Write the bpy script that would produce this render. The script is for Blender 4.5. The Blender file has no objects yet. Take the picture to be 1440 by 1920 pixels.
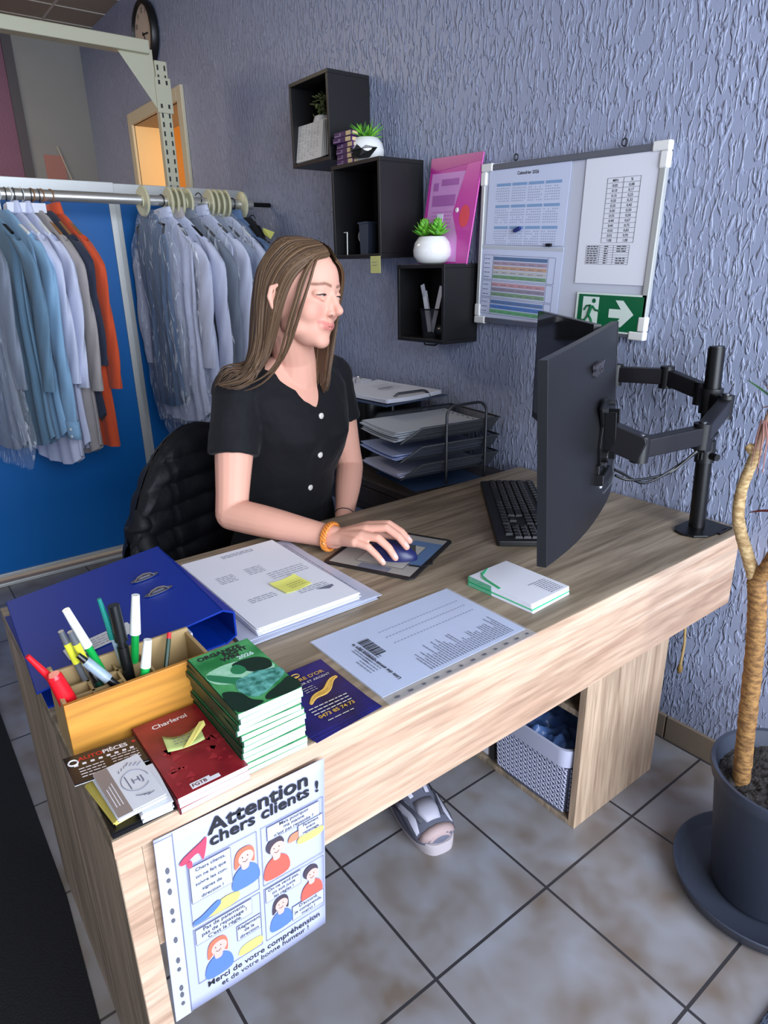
import bpy, bmesh, math, random
from mathutils import Matrix, Vector, noise as mnoise
random.seed(7)
PI = math.pi
sc = bpy.context.scene
C = sc.collection

# ---------------------------------------------------------------- camera
F_PX, YAW, PITCH, ROLL = 1245.32, 0.9213, 0.3503, -0.0194
CAM = Vector((1.6635, -1.7419, 1.4045))
_F = Vector((-math.sin(YAW)*math.cos(PITCH), math.cos(YAW)*math.cos(PITCH), -math.sin(PITCH)))
_R = Vector((math.cos(YAW), math.sin(YAW), 0)); _U = _R.cross(_F)
_R2 = math.cos(ROLL)*_R + math.sin(ROLL)*_U; _U2 = -math.sin(ROLL)*_R + math.cos(ROLL)*_U
cd = bpy.data.cameras.new('camera'); cam = bpy.data.objects.new('camera', cd); C.objects.link(cam)
cd.sensor_fit = 'VERTICAL'; cd.sensor_height = 36.0; cd.lens = F_PX*36/1920; cd.clip_start = 0.02
m3 = Matrix((_R2, _U2, -_F)).transposed()
cam.matrix_world = Matrix.Translation(CAM) @ m3.to_4x4()
sc.camera = cam

# ---------------------------------------------------------------- world, daylight, exposure
w = bpy.data.worlds.new('world'); sc.world = w; w.use_nodes = True
w.node_tree.nodes['Background'].inputs[0].default_value = (0.66, 0.76, 1.0, 1)
w.node_tree.nodes['Background'].inputs[1].default_value = 0.56
def area(name, loc, rot, sx, sy, power, col):
    l = bpy.data.lights.new(name, 'AREA'); l.shape = 'RECTANGLE'; l.size = sx; l.size_y = sy
    l.energy = power; l.color = col
    o = bpy.data.objects.new(name, l); o.location = loc; o.rotation_euler = rot; C.objects.link(o); return o
# shop window to the right of the camera (daylight comes along -X) and a weaker one behind it
area('window_daylight', (3.3, -1.15, 1.6), (0, PI/2, 0), 2.3, 2.5, 128, (0.80, 0.88, 1.0))
area('street_daylight', (0.6, -4.6, 1.9), (PI/2, 0, 0), 3.5, 1.8, 9, (0.85, 0.9, 1.0))
area('ceiling_warm_fill', (-2.9, -2.0, 2.93), (0, 0, 0), 1.6, 0.3, 26, (1.0, 0.86, 0.66))  # added warm fill for the dim upper left; no fitting seen there
vs = sc.view_settings
sc.display_settings.display_device = 'sRGB'
vs.view_transform = 'Standard'; vs.look = 'None'; vs.gamma = 1.0; vs.exposure = 0.66; vs.use_curve_mapping = False
sc.cycles.max_bounces = 8; sc.cycles.transparent_max_bounces = 24
try:
    sc.cycles.use_denoising = True
except Exception: pass

# ---------------------------------------------------------------- helpers
def lin(c):
    r = []
    for v in c[:3]:
        v /= 255.0
        r.append(v/12.92 if v <= 0.04045 else ((v+0.055)/1.055)**2.4)
    return (r[0], r[1], r[2], 1)
MATS = {}
def mat(name, col=(128,128,128), rough=0.5, metal=0.0, bump=None, mix=None, alpha=None, spec=None, coat=0, sheen=0, trans=0, attr=None, sss=0, emit=None, stretch=(1,1,1)):
    if name in MATS: return MATS[name]
    m = bpy.data.materials.new(name); m.use_nodes = True; MATS[name] = m
    nt = m.node_tree; b = nt.nodes['Principled BSDF']; N = nt.nodes.new; L = nt.links.new
    b.inputs['Base Color'].default_value = lin(col); b.inputs['Roughness'].default_value = rough
    b.inputs['Metallic'].default_value = metal
    if spec is not None: b.inputs['Specular IOR Level'].default_value = spec
    if coat: b.inputs['Coat Weight'].default_value = coat; b.inputs['Coat Roughness'].default_value = 0.12
    if sheen: b.inputs['Sheen Weight'].default_value = sheen
    if trans: b.inputs['Transmission Weight'].default_value = trans
    if sss:
        b.inputs['Subsurface Weight'].default_value = sss; b.inputs['Subsurface Radius'].default_value = (0.012, 0.005, 0.003); b.inputs['Subsurface Scale'].default_value = 1.0
    if alpha is not None: b.inputs['Alpha'].default_value = alpha
    if emit: b.inputs['Emission Color'].default_value = lin(emit[0]); b.inputs['Emission Strength'].default_value = emit[1]
    tc = mp = None
    if bump or mix:
        tc = N('ShaderNodeTexCoord'); mp = N('ShaderNodeMapping'); mp.inputs['Scale'].default_value = stretch
        L(tc.outputs['Object'], mp.inputs['Vector'])
    if mix:
        n = N('ShaderNodeTexNoise'); n.inputs['Scale'].default_value = mix[0]; n.inputs['Detail'].default_value = 4
        L(mp.outputs[0], n.inputs['Vector'])
        r = N('ShaderNodeValToRGB'); r.color_ramp.elements[0].position = 0.5-mix[2]; r.color_ramp.elements[1].position = 0.5+mix[2]
        r.color_ramp.elements[0].color = lin(col); r.color_ramp.elements[1].color = lin(mix[1])
        L(n.outputs['Fac'], r.inputs[0]); L(r.outputs[0], b.inputs['Base Color'])
    if attr:
        a = N('ShaderNodeAttribute'); a.attribute_name = attr; L(a.outputs['Color'], b.inputs['Base Color'])
    if bump:
        n = N('ShaderNodeTexNoise'); n.inputs['Scale'].default_value = bump[0]; n.inputs['Detail'].default_value = 3
        L(mp.outputs[0], n.inputs['Vector'])
        bp = N('ShaderNodeBump'); bp.inputs['Strength'].default_value = bump[1]; bp.inputs['Distance'].default_value = bump[2] if len(bump) > 2 else 0.002
        L(n.outputs['Fac'], bp.inputs['Height']); L(bp.outputs[0], b.inputs['Normal'])
    return m
def wood(name, c1, c2, c3, axis='Y', rough=0.45, sc_=1.0):
    """laminate wood, grain running along the given axis"""
    if name in MATS: return MATS[name]
    m = bpy.data.materials.new(name); m.use_nodes = True; MATS[name] = m
    nt = m.node_tree; b = nt.nodes['Principled BSDF']; N = nt.nodes.new; L = nt.links.new
    tc = N('ShaderNodeTexCoord'); mp = N('ShaderNodeMapping')
    s = {'X': (1.3, 20, 20), 'Y': (20, 1.3, 20), 'Z': (20, 20, 1.3)}[axis]
    mp.inputs['Scale'].default_value = tuple(v*sc_ for v in s); L(tc.outputs['Object'], mp.inputs['Vector'])
    n1 = N('ShaderNodeTexNoise'); n1.inputs['Scale'].default_value = 1.0; n1.inputs['Detail'].default_value = 6; n1.inputs['Distortion'].default_value = 1.3
    n2 = N('ShaderNodeTexNoise'); n2.inputs['Scale'].default_value = 5.0; n2.inputs['Detail'].default_value = 5; n2.inputs['Distortion'].default_value = 0.3
    L(mp.outputs[0], n1.inputs['Vector']); L(mp.outputs[0], n2.inputs['Vector'])
    r = N('ShaderNodeValToRGB'); e = r.color_ramp.elements
    e[0].position = 0.34; e[0].color = lin(c1); e[1].position = 0.66; e[1].color = lin(c3)
    k = e.new(0.5); k.color = lin(c2)
    L(n1.outputs['Fac'], r.inputs[0])
    r2 = N('ShaderNodeValToRGB'); r2.color_ramp.elements[0].position = 0.35; r2.color_ramp.elements[1].position = 0.6
    r2.color_ramp.elements[0].color = (0.62, 0.6, 0.58, 1); r2.color_ramp.elements[1].color = (1, 1, 1, 1)
    L(n2.outputs['Fac'], r2.inputs[0])
    mx = N('ShaderNodeMixRGB'); mx.blend_type = 'MULTIPLY'; mx.inputs[0].default_value = 0.75
    L(r.outputs[0], mx.inputs[1]); L(r2.outputs[0], mx.inputs[2]); L(mx.outputs[0], b.inputs['Base Color'])
    b.inputs['Roughness'].default_value = rough
    bp = N('ShaderNodeBump'); bp.inputs['Strength'].default_value = 0.25; bp.inputs['Distance'].default_value = 0.001
    L(n2.outputs['Fac'], bp.inputs['Height']); L(bp.outputs[0], b.inputs['Normal'])
    return m

ROOT = {}
def thing(name, label, cat, loc=(0,0,0), rotz=0, group=None):
    o = bpy.data.objects.new(name, None); C.objects.link(o); o.empty_display_size = 0.05
    o.location = loc; o.rotation_euler = (0,0,rotz); o['label'] = label; o['category'] = cat
    if group: o['group'] = group
    ROOT[o.name] = Matrix.Translation(Vector(loc)) @ Matrix.Rotation(rotz, 4, 'Z')
    return o
def tag(o, label, cat, group=None, kind=None):
    o['label'] = label; o['category'] = cat
    if group: o['group'] = group
    if kind: o['kind'] = kind
    return o
def wm(o):
    """world matrix of a root or part (roots carry it, parts sit at identity)"""
    if o is None: return Matrix.Identity(4)
    if o.name in ROOT: return ROOT[o.name]
    return wm(o.parent) if o.parent else Matrix.Identity(4)
def frame(o, x, y, up=None):
    """matrix with origin o, x axis x, y axis y (page axes), normal z"""
    x = Vector(x).normalized(); y = Vector(y); y = (y - x*y.dot(x)).normalized(); z = x.cross(y)
    return Matrix.Translation(Vector(o)) @ Matrix((x, y, z)).transposed().to_4x4()
class MB:
    def __init__(self, M=None):
        self.v = []; self.f = []; self.M = M or Matrix.Identity(4); self.col = None
    def add(self, vs, fs, M=None):
        k = len(self.v); T = self.M @ M if M is not None else self.M
        self.v += [T @ Vector(q) for q in vs]; self.f += [tuple(k+i for i in q) for q in fs]; return self
    def box(self, c, s, M=None):
        x, y, z = c; a, b, d = s[0]/2, s[1]/2, s[2]/2
        vs = [(x+i*a, y+j*b, z+k*d) for i in (-1,1) for j in (-1,1) for k in (-1,1)]
        return self.add(vs, [(0,1,3,2),(4,6,7,5),(0,4,5,1),(2,3,7,6),(0,2,6,4),(1,5,7,3)], M)
    def bb(self, x0, x1, y0, y1, z0, z1, M=None):
        return self.box(((x0+x1)/2,(y0+y1)/2,(z0+z1)/2), (abs(x1-x0),abs(y1-y0),abs(z1-z0)), M)
    def quad(self, a, b, c, d): return self.add([a,b,c,d], [(0,1,2,3)])
    def poly(self, pts, M=None): return self.add([(q[0],q[1],q[2] if len(q)>2 else 0) for q in pts], [tuple(range(len(pts)))], M)
    def prism(self, pts, z0, z1, M=None):
        n = len(pts)
        return self.add([(q[0],q[1],z0) for q in pts]+[(q[0],q[1],z1) for q in pts],
            [tuple(reversed(range(n))), tuple(range(n,2*n))]+[(i,(i+1)%n,n+(i+1)%n,n+i) for i in range(n)], M)
    def tube(self, pts, r, n=8, closed=False, caps=True, M=None, flat=None):
        pts = [Vector(q) for q in pts]; m = len(pts); rs = r if isinstance(r,(list,tuple)) else [r]*m
        vs = []; up = None
        for i, q in enumerate(pts):
            if closed: t = pts[(i+1)%m]-pts[i-1]
            else: t = pts[min(i+1,m-1)]-pts[max(i-1,0)]
            t = t.normalized() if t.length > 1e-9 else Vector((0,0,1))
            if up is None:
                up = Vector((0,0,1)) if abs(t.z) < 0.9 else Vector((1,0,0))
            a = up - t*up.dot(t)
            if a.length < 1e-6: a = t.orthogonal()
            a.normalize(); up = a; bvec = t.cross(a)
            for k in range(n):
                g = 2*PI*k/n; fa = flat if flat else 1
                vs.append(q + (a*math.cos(g)*fa + bvec*math.sin(g))*rs[i])
        fs = []
        for i in range(m if closed else m-1):
            j = (i+1)%m
            for k in range(n): fs.append((i*n+k, i*n+(k+1)%n, j*n+(k+1)%n, j*n+k))
        if caps and not closed: fs += [tuple(reversed(range(n))), tuple(range((m-1)*n, m*n))]
        return self.add(vs, fs, M)
    def lathe(self, prof, c=(0,0,0), n=32, M=None, close=False):
        vs = []; m = len(prof)
        for r, z in prof:
            for k in range(n): vs.append((c[0]+r*math.cos(2*PI*k/n), c[1]+r*math.sin(2*PI*k/n), c[2]+z))
        fs = [(i*n+k, i*n+(k+1)%n, (i+1)*n+(k+1)%n, (i+1)*n+k) for i in range(m-1) for k in range(n)]
        if not close: fs += [tuple(reversed(range(n))), tuple(range((m-1)*n, m*n))]
        return self.add(vs, fs, M)
    def cyl(self, a, b, r, n=20, M=None): return self.tube([a,b], r, n, M=M)
    def grid(self, fn, nu, nv, M=None, wrap=False):
        vs = [fn(i/(nu if wrap else nu-1), j/(nv-1)) for j in range(nv) for i in range(nu)]
        fs = []
        for j in range(nv-1):
            for i in range(nu if wrap else nu-1):
                k = (i+1)%nu; fs.append((j*nu+i, j*nu+k, (j+1)*nu+k, (j+1)*nu+i))
        return self.add(vs, fs, M)
    def sphere(self, c, r, n=12, M=None):
        if not isinstance(r,(list,tuple)): r = (r,r,r)
        return self.grid(lambda u,v: (c[0]+r[0]*math.sin(PI*v)*math.cos(2*PI*u), c[1]+r[1]*math.sin(PI*v)*math.sin(2*PI*u), c[2]-r[2]*math.cos(PI*v)), n*2, n+1, M, wrap=True)
    def build(self, name, m, parent=None, smooth=False, bevel=0, subsurf=0, solid=0, label=None, weld=False, sharp=None):
        me = bpy.data.meshes.new(name)
        vs = self.v
        if parent is not None:
            inv = wm(parent).inverted(); vs = [inv @ q for q in vs]
        me.from_pydata([tuple(q) for q in vs], [], self.f); 
        bm = bmesh.new(); bm.from_mesh(me)
        if weld: bmesh.ops.remove_doubles(bm, verts=bm.verts, dist=1e-5)
        bmesh.ops.recalc_face_normals(bm, faces=bm.faces); bm.to_mesh(me); bm.free()
        if m: me.materials.append(m)
        o = bpy.data.objects.new(name, me); C.objects.link(o)
        if parent is not None: o.parent = parent
        if smooth:
            me.polygons.foreach_set('use_smooth', [True]*len(me.polygons))
            me.set_sharp_from_angle(angle=math.radians(sharp or 42))
        if solid:
            q = o.modifiers.new('solid', 'SOLIDIFY'); q.thickness = solid; q.offset = 0
        if bevel:
            q = o.modifiers.new('bevel', 'BEVEL'); q.width = bevel; q.segments = 2; q.limit_method = 'ANGLE'; q.angle_limit = math.radians(50)
        if subsurf:
            q = o.modifiers.new('sub', 'SUBSURF'); q.levels = subsurf; q.render_levels = subsurf
        if label: o['label'] = label
        return o
def struct(o, kind='structure'): o['kind'] = kind; return o
def text(s, size, M, m, parent, name='lettering', align='LEFT', shear=0, bold=0.0, sx=1.0, depth=0, lsp=1.0, valign='TOP_BASELINE'):
    cu = bpy.data.curves.new('t', 'FONT'); cu.body = s; cu.size = size; cu.align_x = align; cu.shear = shear; cu.offset = bold; cu.space_line = lsp
    cu.fill_mode = 'FRONT' if not depth else 'BOTH'; cu.extrude = depth; cu.resolution_u = 3
    t = bpy.data.objects.new('t', cu); C.objects.link(t)
    dg = bpy.context.evaluated_depsgraph_get(); me = bpy.data.meshes.new_from_object(t.evaluated_get(dg))
    bpy.data.objects.remove(t); bpy.data.curves.remove(cu)
    T = (wm(parent).inverted() if parent is not None else Matrix.Identity(4)) @ M @ Matrix.Diagonal((sx,1,1,1))
    me.transform(T); me.materials.clear(); me.materials.append(m); me.name = name
    o = bpy.data.objects.new(name, me); C.objects.link(o)
    if parent is not None: o.parent = parent
    return o
def dup(root, loc=None, rotz=None, label=None, group=None, cat=None):
    r = root.copy(); C.objects.link(r)
    if loc is not None: r.location = loc
    if rotz is not None: r.rotation_euler = (0,0,rotz)
    if label: r['label'] = label
    if group: r['group'] = group
    if cat: r['category'] = cat
    for ch in list(root.children):
        c = ch.copy(); C.objects.link(c); c.parent = r
        for g in list(ch.children):
            d = g.copy(); C.objects.link(d); d.parent = c
    return r
def rrect(w, h, r, n=5, cx=0, cy=0):
    pts = []
    for (sx, sy, a0) in ((1,1,0),(-1,1,PI/2),(-1,-1,PI),(1,-1,3*PI/2)):
        for k in range(n+1):
            a = a0+PI/2*k/n; pts.append((cx+sx*(w/2-r)+r*math.cos(a), cy+sy*(h/2-r)+r*math.sin(a)))
    return pts
def dashes(mb, x0, x1, y, h, rng, word=(0.006,0.016), gap=0.0025, z=0):
    """a row of word-like dashes (print too small to read)"""
    x = x0
    while x < x1:
        l = min(rng.uniform(*word), x1-x); mb.poly([(x,y,z),(x+l,y,z),(x+l,y+h,z),(x,y+h,z)]); x += l+gap

# common materials
black = mat('black_plastic', (12,12,14), 0.42, bump=(900,0.15,0.0004))
blackm = mat('black_metal', (12,12,14), 0.38, metal=0.3)
ink = mat('ink', (28,28,34), 0.7)
inkgrey = mat('ink_grey', (110,114,135), 0.7)
paper = mat('paper_white', (228,230,240), 0.75)
paper2 = mat('paper_cream', (222,220,214), 0.75)
chrome = mat('chrome', (210,210,212), 0.15, metal=1)
steel = mat('dark_steel', (88,90,94), 0.32, metal=0.85)
alu = mat('aluminium_frame', (190,192,190), 0.4, metal=0.35)
white_pl = mat('white_plastic', (232,232,230), 0.35)
cream_pl = mat('cream_plastic', (206,203,170), 0.4)
yellow_note = mat('yellow_note', (232,232,120), 0.7)
clear = mat('clear_film', (225,232,245), 0.12, alpha=0.16, spec=0.8)

# ---------------------------------------------------------------- the setting
def wall_material():
    m = bpy.data.materials.new('stucco_wall'); m.use_nodes = True
    nt = m.node_tree; b = nt.nodes['Principled BSDF']; N = nt.nodes.new; L = nt.links.new
    tc = N('ShaderNodeTexCoord'); mp = N('ShaderNodeMapping'); mp.inputs['Scale'].default_value = (1.0, 1.0, 0.30); mp.inputs['Rotation'].default_value = (0, 0.12, 0)
    L(tc.outputs['Object'], mp.inputs['Vector'])
    n = N('ShaderNodeTexNoise'); n.inputs['Scale'].default_value = 74; n.inputs['Detail'].default_value = 2.0; n.inputs['Distortion'].default_value = 0.9; n.inputs['Roughness'].default_value = 0.45
    L(mp.outputs[0], n.inputs['Vector'])
    r = N('ShaderNodeValToRGB'); r.color_ramp.elements[0].position = 0.47; r.color_ramp.elements[1].position = 0.64
    r.color_ramp.interpolation = 'EASE'
    L(n.outputs['Fac'], r.inputs[0])
    n2 = N('ShaderNodeTexNoise'); n2.inputs['Scale'].default_value = 260; n2.inputs['Detail'].default_value = 2
    L(tc.outputs['Object'], n2.inputs['Vector'])
    ad = N('ShaderNodeMath'); ad.operation = 'MULTIPLY_ADD'; ad.inputs[1].default_value = 0.10
    L(n2.outputs['Fac'], ad.inputs[0]); L(r.outputs[0], ad.inputs[2])
    bp = N('ShaderNodeBump'); bp.inputs['Strength'].default_value = 1.0; bp.inputs['Distance'].default_value = 0.0034
    L(ad.outputs[0], bp.inputs['Height']); L(bp.outputs[0], b.inputs['Normal'])
    n3 = N('ShaderNodeTexNoise'); n3.inputs['Scale'].default_value = 1.4
    L(tc.outputs['Object'], n3.inputs['Vector'])
    r3 = N('ShaderNodeValToRGB'); r3.color_ramp.elements[0].color = lin((142,151,176)); r3.color_ramp.elements[1].color = lin((160,168,196))
    L(n3.outputs['Fac'], r3.inputs[0]); L(r3.outputs[0], b.inputs['Base Color'])
    b.inputs['Roughness'].default_value = 0.40
    return m
WALLM = wall_material()
DX0, DX1, DZ = -3.25, -2.47, 2.32
o = MB()
o.bb(-4.19, DX0, 0, 0.22, 0, 3.05); o.bb(DX1, 3.6, 0, 0.22, 0, 3.05); o.bb(DX0, DX1, 0, 0.22, DZ, 3.05)
struct(o.build('wall_back', WALLM))

def floor_material():
    m = bpy.data.materials.new('floor_tiles'); m.use_nodes = True
    nt = m.node_tree; b = nt.nodes['Principled BSDF']; N = nt.nodes.new; L = nt.links.new
    tc = N('ShaderNodeTexCoord'); mp = N('ShaderNodeMapping'); mp.inputs['Location'].default_value = (-0.5874+0.3551*20, 1.0807+0.3551*20, 0)
    L(tc.outputs['Object'], mp.inputs['Vector'])
    br = N('ShaderNodeTexBrick'); br.offset = 0; br.squash = 1; br.inputs['Scale'].default_value = 1
    br.inputs['Brick Width'].default_value = 0.3551; br.inputs['Row Height'].default_value = 0.3551
    br.inputs['Mortar Size'].default_value = 0.0035; br.inputs['Mortar Smooth'].default_value = 0.1; br.inputs['Bias'].default_value = 0
    br.inputs['Color1'].default_value = (1,1,1,1); br.inputs['Color2'].default_value = (0.86,0.86,0.88,1)
    L(mp.outputs[0], br.inputs['Vector'])
    n = N('ShaderNodeTexNoise'); n.inputs['Scale'].default_value = 8; n.inputs['Detail'].default_value = 2; n.inputs['Distortion'].default_value = 0.25
    L(tc.outputs['Object'], n.inputs['Vector'])
    r = N('ShaderNodeValToRGB'); e = r.color_ramp.elements; e[0].position = 0.28; e[0].color = lin((118,106,96)); e[1].position = 0.72; e[1].color = lin((150,152,160))
    k = e.new(0.5); k.color = lin((138,135,136))
    L(n.outputs['Fac'], r.inputs[0])
    mx = N('ShaderNodeMixRGB'); mx.blend_type = 'MULTIPLY'; mx.inputs[0].default_value = 1
    L(r.outputs[0], mx.inputs[1]); L(br.outputs['Color'], mx.inputs[2])
    m2 = N('ShaderNodeMixRGB'); m2.inputs[2].default_value = lin((52,50,54)); L(br.outputs['Fac'], m2.inputs[0]); L(mx.outputs[0], m2.inputs[1]); L(m2.outputs[0], b.inputs['Base Color'])
    b.inputs['Roughness'].default_value = 0.42
    iv = N('ShaderNodeMath'); iv.operation = 'SUBTRACT'; iv.inputs[0].default_value = 1; L(br.outputs['Fac'], iv.inputs[1])
    bp = N('ShaderNodeBump'); bp.inputs['Strength'].default_value = 0.8; bp.inputs['Distance'].default_value = 0.003
    L(iv.outputs[0], bp.inputs['Height']); L(bp.outputs[0], b.inputs['Normal'])
    return m
o = MB(); o.bb(-6.0, 3.6, -5.0, 2.0, -0.1, 0); struct(o.build('floor', floor_material()))
# ceiling of wide boards
cm = mat('ceiling_board', (150,136,118), 0.6)
cj = mat('ceiling_joint', (190,184,172), 0.6)
o = MB(); o.bb(-6.0, 3.6, -5.0, 2.0, 3.0, 3.1); ceil = struct(o.build('ceiling', cm))
o = MB()
x = -4.15
while x < 3.5:
    o.bb(x, x+0.012, -5, 0, 2.996, 3.0); x += 0.30
for y in (-0.32, -1.6, -2.9, -4.2): o.bb(-4.19, 3.5, y, y+0.014, 2.995, 3.0)
o.build('board_joints', cj, ceil)
# far wall: mauve stucco on the left, dark reveal strip, pale panel in the corner
mauve = mat('mauve_stucco', (128,84,104), 0.6, bump=(90,0.8,0.004))
grey = mat('pale_grey_panel', (150,148,142), 0.55, mix=(1.5,(140,136,130),0.3))
dk = mat('dark_reveal', (84,78,80), 0.6)
o = MB(); o.bb(-4.4, -4.19, -5, -0.52, 0, 3.05); struct(o.build('wall_left', mauve))
o = MB(); o.bb(-4.4, -4.17, -0.52, -0.455, 0, 3.0); struct(o.build('trim_1', dk))
o = MB(); o.bb(-4.4, -4.185, -0.455, 0.22, 0, 3.0); struct(o.build('wall_corner', grey))
pinkish = mat('reflection_pink', (176,120,108), 0.7)  # pink reflection in the corner panel, put in as coloured patch and rod
o = MB(); o.bb(-4.185, -4.18, -0.37, -0.23, 2.02, 2.24); tag(o.build('pink_reflection', pinkish), 'small faint pink reflection drawn as a flat patch on the pale grey wall panel at the far left', 'notice')
o = MB(); o.tube([(-4.172,-0.27,2.30),(-4.172,-0.19,2.04)], 0.006, 6); tag(o.build('reflection_streak', mat('streak_pale',(190,176,160),.6)), 'thin pale streak of the pink reflection, drawn as a rod', 'reflection')
# front walls behind / beside the camera (with the shop-window openings)
plain = mat('plain_wall', (170,172,180), 0.7)
o = MB(); o.bb(-4.4, 3.6, -5.1, -5.0, 0, 3.05); struct(o.build('wall_front', plain))
o = MB(); o.bb(3.5, 3.6, -5, 0.2, 0, 0.35); o.bb(3.5, 3.6, -5, 0.2, 2.8, 3.05); o.bb(3.5, 3.6, -5, -3.3, 0.3, 2.8); o.bb(3.5,3.6,-0.02,0.2,0.3,2.8); struct(o.build('wall_right', plain))
# skirting tiles
sk = mat('skirting_tile', (138,122,104), 0.4, mix=(5,(120,106,94),0.3))
o = MB()
x = -4.15
while x < 3.4:
    if not (x < DX1 and x+0.35 > DX0): o.bb(x, x+0.3505, -0.012, 0.0, 0, 0.08)
    x += 0.3551
struct(o.build('baseboard_back', sk, bevel=0.0015))
# doorway: frame, reveal and the passage behind it
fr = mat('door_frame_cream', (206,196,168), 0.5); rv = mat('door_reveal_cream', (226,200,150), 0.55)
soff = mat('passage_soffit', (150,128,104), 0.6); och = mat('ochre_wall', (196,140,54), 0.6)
d = thing('door_1', 'cream door frame in the stucco wall behind the clothes rail', 'door', (-2.86, 0, 0)); del d['label']; del d['category']; d['kind'] = 'structure'
o = MB(); o.bb(DX0-0.07, DX0, -0.02, 0, 0, DZ+0.07); o.bb(DX1, DX1+0.07, -0.02, 0, 0, DZ+0.07); o.bb(DX0, DX1, -0.02, 0, DZ, DZ+0.07); o.build('frame', fr, d, bevel=0.004)
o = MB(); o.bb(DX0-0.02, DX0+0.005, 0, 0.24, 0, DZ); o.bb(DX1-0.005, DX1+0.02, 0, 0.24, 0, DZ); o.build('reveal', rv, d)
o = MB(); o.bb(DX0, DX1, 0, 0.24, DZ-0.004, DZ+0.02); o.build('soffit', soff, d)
o = MB(); o.bb(-3.75, -3.65, 0.22, 1.6, 0, 2.6); o.bb(-3.7, -2.2, 1.5, 1.6, 0, 2.6); o.bb(-2.3, -2.2, 0.22, 1.6, 0, 2.6); o.bb(-3.75, -2.2, 0.22, 1.6, 2.5, 2.6); struct(o.build('wall_passage', och))
l = bpy.data.lights.new('passage_lamp', 'POINT'); l.energy = 14; l.color = (1.0, 0.80, 0.52); l.shadow_soft_size = 0.1
lo = bpy.data.objects.new('passage_lamp', l); lo.location = (-2.6, 0.7, 2.1); C.objects.link(lo)

# ---------------------------------------------------------------- wall clock
t = thing('wall_clock', 'round wall clock with black rim high on the stucco wall', 'clock', (-2.815, -0.02, 2.72))
Mc = frame((-2.815,-0.004,2.715), (1,0,0), (0,0,1))
o = MB(Mc); o.lathe([(0.165,0),(0.172,0.02),(0.165,0.04),(0.148,0.044),(0.145,0.028),(0.145,0.0)], n=48); o.build('rim', black, t, smooth=True)
o = MB(Mc); o.lathe([(0.0005,0.026),(0.146,0.026),(0.146,0.02),(0.0005,0.02)], n=48); o.build('dial', mat('clock_dial',(205,190,172),.6), t)
for k in range(12):
    a = PI/2-(k+1)*PI/6
    text(str(k+1), 0.036, Mc @ Matrix.Translation((0.118*math.cos(a), 0.118*math.sin(a)-0.012, 0.0275)), ink, t, 'numeral', 'CENTER')
for nm, a, ln, wd in (('hour_hand', -0.1, 0.07, 0.004), ('minute_hand', -0.95, 0.1, 0.003)):
    o = MB(Mc @ Matrix.Rotation(a, 4, 'Z')); o.bb(-0.015, ln, -wd, wd, 0.029, 0.031); o.build(nm, ink, t)
# ---------------------------------------------------------------- blue sliding panels behind the clothes rail
blue = mat('blue_panel', (0,92,164), 0.38, mix=(1.2,(0,102,178),0.3), spec=0.3)
PX = -1.80
def panel(y0, y1, z1, xo, lab):
    t = thing('sliding_panel', lab, 'panel', (PX+xo, (y0+y1)/2, 0), group='blue sliding panels')
    o = MB(); o.bb(PX+xo-0.012, PX+xo+0.0, y0+0.01, y1-0.01, 0.06, z1-0.02); o.build('panel_sheet', blue, t)
    o = MB(); o.bb(PX+xo-0.03, PX+xo+0.015, y0, y1, z1-0.045, z1); o.build('top_rail', alu, t, bevel=0.002)
    o = MB(); o.bb(PX+xo-0.03, PX+xo+0.012, y0, y1, 0.045, 0.062); o.build('bottom_rail', alu, t, bevel=0.002)
    for y in (y0, y1-0.03):
        o = MB(); o.bb(PX+xo-0.02, PX+xo+0.008, y, y+0.03, 0.062, z1-0.045); o.build('stile', alu, t, bevel=0.002)
    return t
panel(-2.7, -0.664, 1.80, 0.03, 'blue sliding panel with aluminium frame, behind the left group of shirts')
panel(-0.664, -0.012, 1.80, 0.0, 'blue sliding panel with aluminium frame, behind the plastic-covered shirts')
o = MB(); o.bb(PX-0.04, PX+0.05, -2.7, -0.005, 0.0, 0.018); struct(o.build('trim_2', alu, bevel=0.003))

# slotted post with bracket and top beam
pst = mat('rack_enamel', (186,184,160), 0.4, metal=0.1)
dark = mat('slot_dark', (40,40,40), 0.8)
t = thing('rack_post', 'cream slotted metal post standing in front of the doorway', 'post', (-1.95,-0.30,0))
o = MB(); o.bb(-1.97,-1.93,-0.335,-0.275,0,2.36); o.build('post', pst, t, bevel=0.002)
o = MB()
z = 1.2
while z < 2.34:
    for y in (-0.322,-0.288): o.bb(-1.9295,-1.929, y-0.004, y+0.004, z, z+0.022)
    z += 0.04
o.build('slot', dark, t)
b_ = MB(); b_.bb(-1.931,-1.922,-0.345,-0.268,2.14,2.29); b_.build('bracket_plate', pst, t, bevel=0.002)
o = MB(); o.add([(-1.94,-0.40,2.40),(-1.94,-0.34,2.40),(-1.94,-0.34,2.15),(-1.93,-0.52,2.40),(-1.93,-0.34,2.40),(-1.93,-0.34,2.15)], [(0,1,2),(3,5,4),(0,2,5,3),(1,4,5,2),(0,3,4,1)]); o.build('bracket_gusset', pst, t)
o = MB()
for y in (-0.325,-0.288):
    for z in (2.16,2.26): o.bb(-1.9218,-1.9212,y-0.005,y+0.005,z,z+0.018)
o.build('bolt_hole', dark, t)
o = MB(); o.bb(-1.97,-1.90,-3.2,-0.36,2.375,2.43); tag(o.build('top_beam', pst, bevel=0.004), 'long cream metal beam crossing above the clothes rail', 'beam')

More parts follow.
